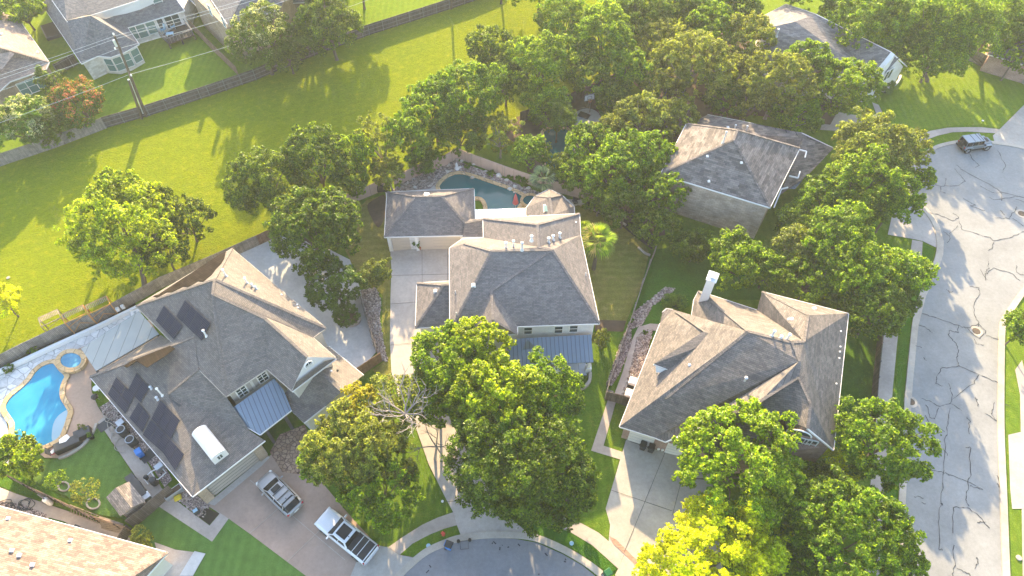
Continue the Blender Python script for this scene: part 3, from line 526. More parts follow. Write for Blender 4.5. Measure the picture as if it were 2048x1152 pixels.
# ================================================================== HOUSES
class House:
    def __init__(s, label, base_px, cat='house', name='house'):
        b = P(*base_px, 0); s.o = thing(name, b, label, cat); s.pt = {}
    def roof(s, V, F, mat, pre='', eaves=(), caps=(), foot=None, wall='cream', over=.4, fascia='trim', th=.2, name='roof', z0=0.0, cap=True):
        """V: {key: (u, v, z)} photo pixels + real heights; F: faces; eaves: chains that carry a gutter; foot: eave outline of the walls below"""
        pt = {k: (P(*c) if not isinstance(c, Vector) else c) for k, c in V.items()}; s.pt.update({pre + k: p for k, p in pt.items()})
        mb = MB()
        for fc in F:
            q = [pt[k] for k in fc.split()]; nn = Vector((0, 0, 0))
            for i in range(len(q)): nn += (q[i]).cross(q[(i + 1) % len(q)])
            if nn.z < 0: q = q[::-1]
            if len(q) <= 4 and len(q) > 3:
                pass
            mb.poly(q)
        r = mb.build(name, M[mat], s.o)
        cm = MB(); ed = {}
        for fc in F:
            ks = fc.split()
            for a, b in zip(ks, ks[1:] + ks[:1]): ed.setdefault(frozenset((a, b)), []).append(ks)
        if cap:
            for e, fs in ed.items():
                if len(fs) == 2:
                    a, b = [pt[k] for k in e]; m = (a + b) / 2
                    cen = [sum((pt[k] for k in f_), Vector()) / len(f_) for f_ in fs]
                    if (cen[0] + cen[1]).z / 2 < m.z - .02 and (a - b).length > .5:
                        # a ridge or hip (not a valley)
                        mid = (cen[0] + cen[1]) / 2
                        cm.bar(a + Vector((0, 0, .02)), b + Vector((0, 0, .02)), .26, .05)
            if cm.v: cm.build('ridge_cap', M[mat], s.o)
        for ch in eaves:
            gm = MB(); ks = ch.split()
            for a, b in zip(ks, ks[1:]):
                A, B = pt[a] - Vector((0, 0, .075)), pt[b] - Vector((0, 0, .075)); gm.bar(A, B, .11, .15)
            gm.build('gutter', M[fascia], s.o)
        if foot:
            ks = foot.split(); q = inset([pt[k] for k in ks], over); wm = MB()
            n = len(q)
            for i in range(n):
                a, b = q[i], q[(i + 1) % n]; za, zb = pt[ks[i]].z - .05, pt[ks[(i + 1) % n]].z - .05
                pts = [(a.x, a.y, z0), (b.x, b.y, z0), (b.x, b.y, zb), (a.x, a.y, za)]
                wm.poly(pts)
            wm.poly([(p.x, p.y, pt[k].z - .06) for p, k in zip(q, ks)])
            s.w = wm.build('wall', M[wall], s.o); s.foot = {k: p for k, p in zip(ks, q)}
        return pt
    def face(s, name, pts, mat, off=None):
        return MB().poly(pts).build(name, M[mat], s.o)
    def window(s, A, B, c, wd, ht, mat='glass', frame='white', mull=(1, 1), th=.08, label=None, bars=.05, arch=False):
        """window on the vertical wall plane A-B, centred on photo pixel c"""
        p = on_wall(c[0], c[1], A, B); t_ = (B - A); t_.z = 0; t_.normalize(); n_ = Vector((t_.y, -t_.x, 0))
        if n_.dot(Vector((0, 0, HC)) - p) < 0: n_ = -n_
        Z = Vector((0, 0, 1)); f_ = MB(); p = p + n_ * .03
        fr = MB(); x0, x1, z0, z1 = -wd / 2, wd / 2, -ht / 2, ht / 2; fw = .09
        for a, b in (((x0, z0), (x1, z0)), ((x0, z1), (x1, z1)), ((x0, z0), (x0, z1)), ((x1, z0), (x1, z1))):
            fr.bar(p + t_ * a[0] + Z * a[1], p + t_ * b[0] + Z * b[1], th, fw if a[1] == b[1] else fw, up=n_)
        for i in range(1, mull[0] + 1 if mull[0] > 1 else 1):
            if i < mull[0]: x = x0 + wd * i / mull[0]; fr.bar(p + t_ * x + Z * z0, p + t_ * x + Z * z1, th * .8, bars, up=n_)
        for i in range(1, mull[1]): z = z0 + ht * i / mull[1]; fr.bar(p + t_ * x0 + Z * z, p + t_ * x1 + Z * z, th * .8, bars, up=n_)
        w_ = fr.build('window', M[frame], s.o)
        pa = MB(); q = p - n_ * .0 ; pa.poly([q + t_ * x0 + Z * z0, q + t_ * x1 + Z * z0, q + t_ * x1 + Z * z1, q + t_ * x0 + Z * z1]); pa.build('pane', M[mat], w_)
        return w_
    def quad_on(s, name, px, a, b, c, mat, off=.02, th=0):
        pts = [on_plane(u, v, a, b, c, off) for u, v in px]; n_ = (pts[1] - pts[0]).cross(pts[2] - pts[0]).normalized()
        if n_.z < 0: pts = pts[::-1]; n_ = -n_
        mb = MB()
        if th:
            m = len(pts); mb.v = pts + [p - n_ * th for p in pts]; mb.f = [tuple(range(m))] + [(i, m + i, m + (i + 1) % m, (i + 1) % m) for i in range(m)]
        else: mb.poly(pts)
        return mb.build(name, M[mat], s.o)
    def vent(s, u, v, a, b, c, h=.7, r=.07, mat='white', capr=.13):
        p = on_plane(u, v, a, b, c, 0); mb = MB(); mb.tube([p - Vector((0, 0, .1)), p + Vector((0, 0, h))], r, 8)
        mb.lathe(p + Vector((0, 0, h)), [(capr, 0), (capr, .08), (.04, .16)], 8); mb.lathe(p - Vector((0, 0, .12)), [(r * 2.4, 0), (r * 1.2, .3)], 8)
        return mb.build('vent_pipe', M[mat], s.o)
    def hood(s, u, v, a, b, c, mat='white', d=(.35, .35, .18)):
        p = on_plane(u, v, a, b, c, .06); return MB().box(p, d, taper=.7).build('roof_vent', M[mat], s.o)

# ---------------------------------------------------------------- central house
h = House('large two-storey white brick house with grey shingles and a blue metal porch roof', (1030, 590))
V = dict(a=(900, 664, 5.8), b=(899, 496, 5.8), c=(924, 478, 5.8), d=(967, 475, 5.8), e=(966, 437, 5.8), f=(1159, 427, 5.8), g=(1161, 470, 5.8), h=(1199, 647, 5.8), i=(1035, 653, 5.8),
         r0=(928, 487, 6.8), r1=(983, 502, 8.9), r2=(1104, 500, 8.8), k1=(1077, 494, 8.85), k0=(1075, 449, 9.0), q0=(983, 582, 7.35), q1=(986, 640, 7.2), w0=(1035, 668, 5.8), w1=(938, 674, 5.8), w2=(942, 660, 5.8))
F = ['a b r0 r1', 'b c r0', 'c d k1 r2 r1 r0', 'd e k0 k1', 'e f k0', 'f g k1 k0', 'g h r2 k1', 'r1 r2 q0', 'r2 h i q0', 'a r1 q0 w2', 'i w0 q1 q0', 'w0 w1 q1', 'w1 w2 q0 q1']
p = h.roof(V, F, 'roofC', eaves=['w1 w2', 'i w0', 'w0 w1', 'a b c d e f', 'f g h i', 'a w2'], foot='a b c d e f g h i w0 w1 w2', wall='whitebrick')
h.roof(dict(a=(834, 566, 3), b=(900, 562, 3), c=(900, 653, 3), d=(831, 656, 3), r0=(888, 570, 4.9), r1=(900, 569, 4.9)), ['a b r1 r0', 'd a r0', 'c d r0 r1'], 'roofC', 'n', eaves=['b a d c'], foot='a b c d', wall='whitebrick')
pb = h.roof(dict(a=(1052, 430, 3), b=(1052, 416, 3), c=(1070, 392, 3), d=(1098, 378, 3), e=(1124, 390, 3), f=(1148, 413, 3), g=(1149, 428, 3), r0=(1099, 395, 4.9), r1=(1105, 431, 4.9)),
       ['a b c r0 r1', 'c d r0', 'd e r0', 'e f g r1 r0'], 'roofC', 'b', eaves=['a b c d e f g'], foot='a b c d e f g', wall='whitebrick')
sk = MB().box(on_plane(1093, 417, pb['b'], pb['c'], pb['r1'], .12), (.75, 1.1, .22)).build('skylight', M['trim'], h.o); MB().box(on_plane(1093, 417, pb['b'], pb['c'], pb['r1'], .25), (.6, .95, .04)).build('pane', M['glassg'], sk)
gp = h.roof(dict(a=(774, 384, 2.85), b=(948, 377, 2.85), c=(951, 470, 2.85), d=(769, 474, 2.85), r0=(832, 393, 5.2), r1=(882, 392, 5.2)), ['a b r1 r0', 'b c r1', 'c d r0 r1', 'd a r0'], 'roofC', 'g', eaves=['a b c d a'], foot='a b c d', wall='whitebrick')
h.roof(dict(a=(930, 446, 4.0), b=(966, 439, 4.0), c=(967, 474, 3.1), d=(925, 474, 3.1), e=(966, 436, 3.7), f=(940, 438, 3.7)), ['a b c d', 'a f e b'], 'roofC', 'x', eaves=['c d'])
A, B = h.foot['d'], h.foot['c']; A, B = Vector(A), Vector(B)
for c0, c1, nm in ((786, 829, 'garage_door'), (841, 922, 'garage_door')):      # garage doors under the eave
    a = P(c0, 499, 0); b = P(c1, 496, 0); t_ = (b - a).normalized(); n_ = Vector((t_.y, -t_.x, 0)); a = on_wall(c0, 492, A, B); b = on_wall(c1, 490, A, B); a.z = b.z = 0
    d_ = MB(); mm = (a + b) / 2 + n_ * .02; L__ = (b - a).length
    d_.box(mm + Vector((0, 0, 1.1)), (L__, .06, 2.2), math.atan2(t_.y, t_.x)); dd = d_.build(nm, M['beige'], h.o)
    pm = MB()
    for k in range(4): pm.bar(a + n_ * .06 + Vector((0, 0, .55 * k + .02)), b + n_ * .06 + Vector((0, 0, .55 * k + .02)), .012, .03)
    pm.build('panel_joint', M['taupe'], dd)
pf = on_wall(835, 488, A, B); MB().box((pf.x, pf.y - .1, 1.3), (.35, .3, 2.6)).build('pillar', M['white'], h.o)
pf = on_wall(781, 488, A, B); MB().box((pf.x, pf.y - .1, 1.3), (.4, .3, 2.6)).build('pillar', M['white'], h.o)
# translucent patio cover at the back
tp = [P(950, 419, 3.0), P(1051, 416, 3.0), P(1052, 432, 3.1), P(950, 437, 3.1)]
mb = MB(); mb.v = tp + [q - Vector((0, 0, .1)) for q in tp]; mb.f = [(0, 1, 2, 3), (7, 6, 5, 4), (0, 4, 5, 1), (1, 5, 6, 2), (2, 6, 7, 3), (3, 7, 4, 0)]
mb.build('patio_cover', M['seamw'], h.o)
A, B = h.foot.get('i', None), None
# front windows, porch
q = inset([p[k] for k in 'a b c d e f g h i w0 w1 w2'.split()], .4); WA, WB = Vector(q[8]), Vector(q[7])
for u, v in ((1056, 659), (1117, 657), (1147, 655)): h.window(WA, WB, (u, v + 2), .85, 1.25, mull=(1, 2))
pr = [P(1017, 686, 3.9), P(1032, 677, 4.0), P(1182, 669, 4.0), P(1187, 724, 2.75), P(1020, 733, 2.75), P(1015, 700, 3.5)]
mb = MB(); mb.v = pr + [x - Vector((0, 0, .12)) for x in pr]; n = len(pr); mb.f = [tuple(range(n))] + [(i, n + i, n + (i + 1) % n, (i + 1) % n) for i in range(n)]
o_ = mb.build('porch_roof', M['seam'], h.o)
if o_.data.polygons[0].normal.z < 0: o_.data.flip_normals()
h.roof(dict(a=(1043, 704, 3.25), b=(1055, 678, 4.6), c=(1075, 700, 3.3)), ['a b c'], 'seam', 'y', cap=False, name='porch_gable')
for u in (1176, 1110, 1045):
    c_ = P(u, 747, 0); m_ = MB(); m_.box((c_.x, c_.y + .3, 1.35), (.35, .35, 2.7)); m_.box((c_.x, c_.y + .3, .45), (.6, .6, .9)); m_.build('porch_column', M['white'], h.o)
a = P(1030, 748, 0); b = P(1172, 738, 0); MB().box(((a.x + b.x) / 2, a.y + 1.1, .1), (b.x - a.x, 2.6, .2)).build('porch_floor', M['seamw'], h.o)
for u, v, hh in ((1012, 496, .8), (1027, 494, .9), (1044, 499, 1.0)): h.vent(u, v, p['c'], p['d'], p['r1'], hh, .09, 'steel', .16)
for u, v in ((1063, 480), (1097, 484), (1106, 479), (1119, 474)): h.vent(u, v, p['f'], p['g'], p['k1'], .55, .1, 'steel', .18)
h.hood(848 + 5, 389, gp['a'], gp['b'], gp['r0'], d=(.7, .7, .2)); h.hood(871, 582, P(834, 566, 3), P(831, 656, 3), P(888, 570, 4.9), d=(.45, .45, .25)); h.hood(947, 570, p['a'], p['b'], p['r1'], d=(.45, .45, .25))
for u, v in ((911, 587), (913, 630)): h.vent(u, v, p['a'], p['b'], p['r1'], .3, .04, 'steel', .05)
h.hood(1152, 444, p['f'], p['g'], p['k0'], d=(.2, .2, .1)); h.vent(1171, 551, p['g'], p['h'], p['r2'], .3, .04, 'steel', .05)

# ---------------------------------------------------------------- left house with solar panels
h = House('sprawling two-storey taupe house carrying black solar panels and a white barrel dormer', (430, 760))
V = dict(a=(272, 612, 5.8), b=(464, 497, 5.8), c=(652, 656, 5.8), d=(626, 675, 5.8), e=(671, 715, 5.8), f=(583, 781, 5.8), g=(534, 738, 5.8), h=(452, 793, 5.8), i=(397, 738, 5.8), j=(344, 684, 5.8),
         p=(429, 559, 9.2), q=(425, 588, 9.2), s=(530, 637, 7.9), t=(615, 714, 7.5))
p = h.roof(V, ['a b p', 'b c p', 'c d q p', 'd e t s q', 'f g s t', 'h g s q', 'a j i h q p'], 'roofL', fascia='curb', eaves=['a b c d e f g h i', 'j a'], foot='a b c d e f g h i j', wall='cream', cap=True)
h.face('gable', [p['t'], p['e'] - Vector((.0, .0, 0)), p['f']][::-1], 'cream')
g_m = (p['e'] + p['f'] + p['t'] * 1.2) / 3.2; nn = (p['f'] - p['e']); nn.z = 0; nn.normalize(); no = Vector((nn.y, -nn.x, 0)); no = no if no.dot(Vector((0, 0, 62)) - g_m) > 0 else -no
gc = on_plane(617, 729, p['t'], p['e'], p['f'], 0) + no * .05; rg = MB(); N_ = 20
rg.tube([gc + nn * math.cos(a) * .42 + Vector((0, 0, 1)) * math.sin(a) * .5 for a in [i * 2 * math.pi / N_ for i in range(N_ + 1)]], .07, 6, False)
rw = rg.build('round_window', M['white'], h.o); MB().poly([gc + nn * math.cos(a) * .4 + Vector((0, 0, 1)) * math.sin(a) * .48 for a in [i * 2 * math.pi / N_ for i in range(N_)]]).build('pane', M['glass'], rw)
mb = MB(); mb.bar(gc + nn * .4, gc - nn * .4, .05, .05); mb.bar(gc + Vector((0, 0, .48)), gc - Vector((0, 0, .48)), .05, .05, up=no); mb.build('muntin', M['white'], rw)
# pent roof under the gable
V2 = dict(a=(672, 717, 5.75), b=(584, 783, 5.75), c=(592, 765, 6.4), d=(650, 722, 6.4))
h.roof(V2, ['a b c d'], 'roofL', 'pent', cap=False, eaves=['a b'])
lA, lB, lN = P(180, 754, 3), P(385, 993, 3), P(397, 738, 5.85)
V = dict(a=lA, b=lB, c=(530, 881, 3), j=(344, 684, 5.85), e2=(322, 670, 3.1), k=on_plane(388, 674, p['a'], p['h'], p['p'], .02), m=on_plane(337, 788, lA, lB, lN), n=lN, o=(452, 793, 5.0), o2=(500, 862, 3.2))
pl = h.roof(V, ['a b m n k', 'a k j e2', 'b c o2 m', 'm o2 o n'], 'roofL', 'low', eaves=['a b c'], foot=None)
h.roof(dict(a=(180, 754, 3), b=(385, 993, 3), c=(530, 881, 3), d=(455, 800, 3), e=(330, 700, 3)), [], 'roofL', 'lf', foot='a b c d e', wall='taupe', cap=False)
gA, gB = Vector(h.foot['b']), Vector(h.foot['c']); t_ = (gB - gA).normalized(); n_ = Vector((t_.y, -t_.x, 0))
a = gA + t_ * .9; b = gB - t_ * 1.0; mm = (a + b) / 2 + n_ * .03; dd = MB().box((mm.x, mm.y, 1.15), ((b - a).length, .06, 2.3), math.atan2(t_.y, t_.x)).build('garage_door', M['taupe'], h.o)
pm = MB()
for k in range(5): pm.bar(Vector((a.x, a.y, .5 * k + .05)) + n_ * .07, Vector((b.x, b.y, .5 * k + .05)) + n_ * .07, .015, .035)
pm.build('panel_joint', M['dark'], dd)
for q_ in (gA + t_ * .4, gB - t_ * .5): MB().box((q_.x + n_.x * .1, q_.y + n_.y * .1, 1.4), (.85, .35, 2.75), math.atan2(t_.y, t_.x)).build('brick_pier', M['brownbrick'], h.o)
V = dict(a=(657, 692, 3), b=(727, 750, 3), b2=(700, 783, 3), c=(608, 846, 3), c2=(598, 800, 3.8), d=(575, 780, 3), r0=(641, 743, 5.15), r1=(684, 783, 5.15))
V['b2'] = (P(727, 750, 3) + P(640, 812, 3)) / 2; V['c'] = P(608, 846, 3)
pr_ = h.roof(dict(a=(657, 692, 3), b=(727, 750, 3), c=(652, 812, 3), c3=(608, 846, 3), d=(560, 800, 3), r0=(641, 743, 5.15), r1=(684, 783, 5.15), r9=(616, 722, 5.15)), ['a b r1 r0', 'c c3 d r9 r0 r1', 'a r0 r9'], 'roofL', 'w', eaves=['a b', 'c c3'], foot='a b c c3 d', wall='cream')
h.face('gable', [pr_['r1'], pr_['b'], pr_['c']], 'cream')
gc = on_plane(686, 803, pr_['r1'], pr_['b'], pr_['c'], 0); nn = (pr_['c'] - pr_['b']); nn.z = 0; nn.normalize(); no = Vector((nn.y, -nn.x, 0)); no = no if no.y < 0 else -no; gc += no * .06
MB().tube([gc + nn * math.cos(a) * .3 + Vector((0, 0, 1)) * math.sin(a) * .45 for a in [i * 2 * math.pi / 16 for i in range(17)]], .06, 6, False).build('gable_ornament', M['dark'], h.o)
# blue-grey metal porch roof
mp_ = [P(450, 829, 3.6), P(520, 869, 3.1), P(583, 820, 3.1), P(567, 780, 3.9), P(548, 757, 4.4), P(470, 812, 4.4)]
mb = MB(); mb.v = mp_ + [x - Vector((0, 0, .12)) for x in mp_]; n = 6; mb.f = [tuple(range(n))] + [(i, n + i, n + (i + 1) % n, (i + 1) % n) for i in range(n)]
o_ = mb.build('porch_roof', M['seam'], h.o)
if o_.data.polygons[0].normal.z < 0: o_.data.flip_normals()
h.roof({k: v for k, v in zip('abcd', mp_[:4])}, [], 'seam', 'pp', eaves=['a b c'], cap=False)
for u, v in ((548, 884), (585, 858)):
    c_ = P(u, v, 0); MB().box((c_.x, c_.y, 1.45), (.3, .3, 2.9), .7).build('porch_column', M['dark'], h.o)
q = inset([p[k] for k in 'a b c d e f g h i j'.split()], .4); WA, WB = Vector(q[7]), Vector(q[6])
for u, v in ((485, 783), (526, 754)):
    h.window(WA, WB, (u - 1, v), .95, 1.5, mull=(2, 3), bars=.03)
    t_ = (WB - WA).normalized(); c_ = on_wall(u - 1, v, WA, WB); n_ = Vector((t_.y, -t_.x, 0))
    for s_ in (-.78, .78): MB().box(c_ + t_ * s_ + n_ * .03, (.4, .05, 1.5), math.atan2(t_.y, t_.x)).build('shutter', M['taupe'], h.o)
# barrel dormer
a = on_plane(407, 872, pl['b'], pl['c'], pl['m'], 0); dirn = (P(385, 993, 3) - P(530, 881, 3)).cross(Vector((0, 0, 1))); dirn.normalize(); dirn = dirn if dirn.y < 0 else -dirn; sd_ = Vector((-dirn.y, dirn.x, 0))
base = on_plane(434, 916, pl['b'], pl['c'], pl['m'], 0); base = a + dirn * 2.9; zt = a.z + .25; r_ = .72; mb = MB(); K = 10; prof = [(math.cos(math.pi * i / K) * r_, math.sin(math.pi * i / K) * r_) for i in range(K + 1)]
rows = [a - dirn * .6, base]
for c_ in rows:
    mb.v.append(Vector((c_.x, c_.y, zt - 1.9)) + sd_ * r_)
    for x, z in prof: mb.v.append(Vector((c_.x, c_.y, zt)) + sd_ * x + Vector((0, 0, z * .75)))
    mb.v.append(Vector((c_.x, c_.y, zt - 1.9)) - sd_ * r_)
n = K + 3; mb.f = [(i, i + 1, n + i + 1, n + i) for i in range(n - 1)] + [tuple(range(n, 2 * n))[::-1], tuple(range(n))]
dm = mb.build('dormer', M['trim'], h.o, smooth=False)
fb = MB().box(Vector((base.x, base.y, zt - .1)) + dirn * .03, (.55, .06, .62), math.atan2(sd_.y, sd_.x)).build('window', M['white'], dm)
mb = MB()
for x in (-.12, .12):
    for z in (-.14, .14): mb.box(Vector((base.x, base.y, zt - .1 + z)) + dirn * .07 + sd_ * x, (.19, .02, .23), math.atan2(sd_.y, sd_.x))
mb.build('pane', M['glass'], dm)
# solar panels, each module a part
def modules(a, b, c, px4, nu, nv, plane, skip=()):
    pts = [on_plane(u, v, *plane, .14) for u, v in px4]
    for i in range(nu):
        for j in range(nv):
            if (i, j) in skip: continue
            def q(s_, r_): return pts[0].lerp(pts[1], s_).lerp(pts[3].lerp(pts[2], s_), r_)
            g_ = .012; c4 = [q((i + g_) / nu, (j + g_) / nv), q((i + 1 - g_) / nu, (j + g_) / nv), q((i + 1 - g_) / nu, (j + 1 - g_) / nv), q((i + g_) / nu, (j + 1 - g_) / nv)]
            n_ = (c4[1] - c4[0]).cross(c4[3] - c4[0]).normalized()
            if n_.z < 0: c4 = c4[::-1]; n_ = -n_
            mb = MB(); mb.v = c4 + [x - n_ * .05 for x in c4]; mb.f = [(0, 1, 2, 3), (0, 4, 5, 1), (1, 5, 6, 2), (2, 6, 7, 3), (3, 7, 4, 0)]
            sp_ = mb.build('solar_panel', M['alu'], h.o); ce = sum(c4, Vector()) / 4
            me_ = MB(); me_.poly([ce + (x - ce) * .97 + n_ * .004 for x in c4])
            # lay the cell grid along the module edges
            o_ = me_.build('cells', M['solar'], sp_); e1 = (c4[1] - c4[0]).normalized(); e2 = n_.cross(e1); uvl = o_.data.uv_layers[0].data
            for li in range(4): v_ = me_.v[li] - c4[0]; uvl[li].uv = (v_.dot(e1), v_.dot(e2))
PM = (p['a'], p['h'], p['p']); PA = (p['a'], p['h'], p['p']); PL = (pl['a'], pl['b'], pl['m'])
modules(0, 0, 0, [(328, 610), (365, 651), (347, 679), (311, 641)], 3, 1, PA)
modules(0, 0, 0, [(370, 599), (421, 646), (403, 682), (352, 633)], 4, 1, PA)
modules(0, 0, 0, [(232, 754), (269, 792), (250, 827), (215, 788)], 2, 2, PL)
modules(0, 0, 0, [(273, 745), (298, 774), (281, 806), (256, 780)], 2, 1, PL)
modules(0, 0, 0, [(277, 804), (299, 832), (284, 864), (258, 836)], 2, 1, PL)
modules(0, 0, 0, [(321, 799), (360, 840), (341, 878), (302, 838)], 3, 1, PL)
modules(0, 0, 0, [(302, 838), (341, 878), (325, 905), (285, 870)], 3, 1, PL)
modules(0, 0, 0, [(341, 878), (368, 908), (350, 942), (325, 905)], 2, 1, PL)
# black-brown pool-heater mats
PN = (p['a'], p['b'], p['p'])
h.quad_on('heater_mat', [(318, 588), (452, 500), (448, 517), (442, 527), (432, 537), (423, 549), (406, 563), (396, 562), (376, 574), (366, 573), (344, 584), (333, 584), (314, 595), (306, 592)], *PN, 'mat', .05, .04)
print('LOW', pl['m'].z, pl['k'].z); PK = (pl['a'], pl['k'], pl['e2'])
h.quad_on('heater_mat', [(322, 682), (350, 697), (333, 710), (294, 735), (274, 722), (254, 735), (247, 732)], *PK, 'mat', .05, .04)
for u, v, pn, hh in ((452, 552, (p['b'], p['c'], p['p']), 1.0), (494, 566, (p['b'], p['c'], p['p']), .8), (505, 573, (p['b'], p['c'], p['p']), .35), (512, 578, (p['b'], p['c'], p['p']), .35), (413, 672, PM, .9), (325, 791, PL, 1.3), (316, 799, PL, .4), (303, 777, PL, .3)): h.vent(u, v, *pn, hh, .08, 'white' if hh > .5 else 'steel', .14)
for u, v in ((563, 589), (596, 615), (594, 609)): h.hood(u, v, p['b'], p['c'], p['p'], d=(.18, .18, .1))
h.hood(675, 741, pr_['a'], pr_['b'], pr_['r1'], 'dark', (.2, .2, .3)); h.hood(662, 742, pr_['a'], pr_['b'], pr_['r1'], 'white', (.25, .25, .15)); h.quad_on('roof_hatch', [(341, 798), (362, 810), (357, 813), (337, 793)], *(pl['b'], pl['c'], pl['m']), 'dark', .06, .05)
# patio pergola (own thing)
o = thing('pergola', P(230, 715, 0), 'flat pergola with long grey-green roof panels between the hot tub and the solar house', 'pergola')
c4 = [P(162, 697, 3.0), P(278, 622, 3.0), P(318, 668, 3.0), P(192, 742, 3.0)]
mb = MB(); mb.v = c4 + [x - Vector((0, 0, .14)) for x in c4]; mb.f = [(0, 1, 2, 3), (7, 6, 5, 4), (0, 4, 5, 1), (1, 5, 6, 2), (2, 6, 7, 3), (3, 7, 4, 0)]
o_ = mb.build('roof_panel', M['seamg'], o)
if o_.data.polygons[0].normal.z < 0: o_.data.polygons[0].flip()
for c_ in c4: MB().box((c_.x * .97 + o.location.x * .03, c_.y * .97 + o.location.y * .03, 1.43), (.16, .16, 2.86)).build('post', M['dark'], o)

# ---------------------------------------------------------------- right-hand house
h = House('wide hipped house with slate shingles, red brick front and a tall white chimney', (1480, 760))
V = dict(a=(1239, 853, 3), b=(1320, 647, 3), b1=(1325, 624, 3), b15=(1333, 617, 3), b16=(1346, 619, 3), b17=(1383, 633, 3.2), b2=(1388, 599, 3.4), b3=(1397, 582, 3.6), c=(1514, 620, 4.2), c2=(1524, 583, 5.8), d=(1697, 627, 5.8), e=(1667, 900, 5.8), g=(1309, 875, 3),
         p=(1496, 663, 9.0), q=(1583, 685, 9.3), r=(1599, 722, 9.2), s=(1597, 754, 8.7), t=(1621, 808, 8.4), u=(1615, 857, 7.9), x=(1330, 798, 4.9), y=(1616, 630, 8.2), w=(1608, 683, 9.0),
         g2=(1332, 884, 3), v1=(1490, 794, 6.1), s2=(1521, 802, 8.2), A1=(1412, 850, 7.2), s3=(1400, 900, 3.2), t2=(1567, 836, 6.6), u2=(1572, 858, 5.8), t3=(1440, 930, 3.2))
p = h.roof(V, ['a b b1 b15 b16 b17 p x', 'b17 b2 b3 p', 'b3 c q p', 'c c2 y w q', 'c2 d y', 'd e u t s r q w y', 'g a x p q r v1', 'g g2 A1 s2 s r v1', 's t t2 t3 s3 A1 s2', 't u u2 t2'], 'roofR',
           eaves=['a b', 'b1 b15 b16', 'b17 b2 b3 c', 'c2 d e', 'a g g2', 'g2 A1', 'e u'], foot='a b b1 b15 b16 b17 b2 b3 c c2 d e t3 s3 g2 g', wall='redbrick')
# raised cross gable on the left slope
V2 = dict(a=(1346, 620, 3.2), b=(1448, 673, 6.6), c=(1407, 663, 6.1), d=(1307, 728, 5.0), e=(1344, 742, 4.3), f=(1325, 625, 3.2))
p2 = h.roof(dict(r=(1448, 674, 6.75), s=(1407, 663, 6.55), d=(1307, 728, 5.2), e=(1344, 742, 4.6), a=(1346, 621, 3.3)), ['r s d e', 'a s r'], 'roofR', 'cg', cap=False, eaves=['d e'])
h.face('gable', [P(1311, 730, 5.1), P(1342, 741, 4.6), P(1341, 745, 4.35), P(1312, 745, 4.35)], 'white')
h.face('lower_roof', [P(1312, 746, 4.25), P(1343, 745, 4.25), P(1338, 768, 3.95), P(1318, 770, 3.95)], 'roofW')
# front gable with arched window
q = inset([p[k] for k in 'a b b1 b15 b16 b17 b2 b3 c c2 d e t3 s3 g2 g'.split()], .4); e_, t3_ = Vector(q[11]), Vector(q[12])
ga = P(1667, 900, 5.8); gb = on_wall(1560, 874, P(1667, 900, 5.8), P(1640, 893, 5.8)); gb.z = 5.8
h.face('gable', [p['u'] - Vector((0, -.25, 0)), ga + Vector((-.3, .25, 0)), gb + Vector((0, .25, 0))], 'redbrick')
for dz in (1,):
    wa, wb = ga + Vector((0, .2, 0)), gb + Vector((0, .2, 0))
    h.face('front_wall', [wa + Vector((-.4, 0, 0)), wb, Vector((wb.x, wb.y, 0)), Vector((wa.x - .4, wa.y, 0))], 'redbrick')
    wa.y -= .05; wb.y -= .05
    h.window(wa, wb, (1599, 884), 1.7, 1.7, mull=(3, 2), frame='white', bars=.05); h.window(wa, wb, (1622, 888), .8, 1.5, mull=(1, 2)); h.window(wa, wb, (1603, 926), 1.6, 1.4, mull=(2, 2))
    c_ = on_wall(1597, 868, wa, wb); t_ = (wa - wb).normalized(); t_.z = 0; ar = MB()
    ar.tube([c_ + t_ * math.cos(a) * 1.05 + Vector((0, -.06, math.sin(a) * .75)) for a in [i * math.pi / 10 for i in range(11)]], .07, 6); ar.build('window_arch', M['white'], h.o)
    MB().poly([c_ + t_ * math.cos(a) * .95 + Vector((0, -.03, math.sin(a) * .66)) for a in [i * math.pi / 10 for i in range(11)]]).build('arch_pane', M['glass'], h.o)
gA, gB = Vector(q[0]), Vector(q[15]); t_ = (gB - gA).normalized(); n_ = Vector((t_.y, -t_.x, 0)); n_ = n_ if n_.y < 0 else -n_
def gdoor(u0, u1, v_):
    a = on_wall(u0, v_, gA + n_ * .03, gB + n_ * .03); b = on_wall(u1, v_ + (u1 - u0) * .33, gA + n_ * .03, gB + n_ * .03); mm = (a + b) / 2
    dd = MB().box((mm.x, mm.y, 1.1), ((b - a).xy.length, .06, 2.2), math.atan2(t_.y, t_.x)).build('garage_door', M['trim'], h.o); pm = MB()
    for k in range(4): pm.bar(Vector((a.x, a.y, .55 * k + .05)) + n_ * .05, Vector((b.x, b.y, .55 * k + .05)) + n_ * .05, .012, .03)
    pm.build('panel_joint', M['metal'], dd)
gdoor(1257, 1306, 872)
gA, gB = Vector(q[14]), Vector(q[13])
t_ = (gB - gA).normalized(); n_ = Vector((t_.y, -t_.x, 0)); n_ = n_ if n_.y < 0 else -n_; gdoor(1332, 1372, 896)
mb = MB()
for u, v in ((1317, 897), (1325, 899)): c_ = on_wall(u, v, Vector(q[15]), Vector(q[14])); mb.box(c_ + Vector((0, -.06, 0)), (.22, .12, .3))
mb.build('meter_box', M['white'], h.o)
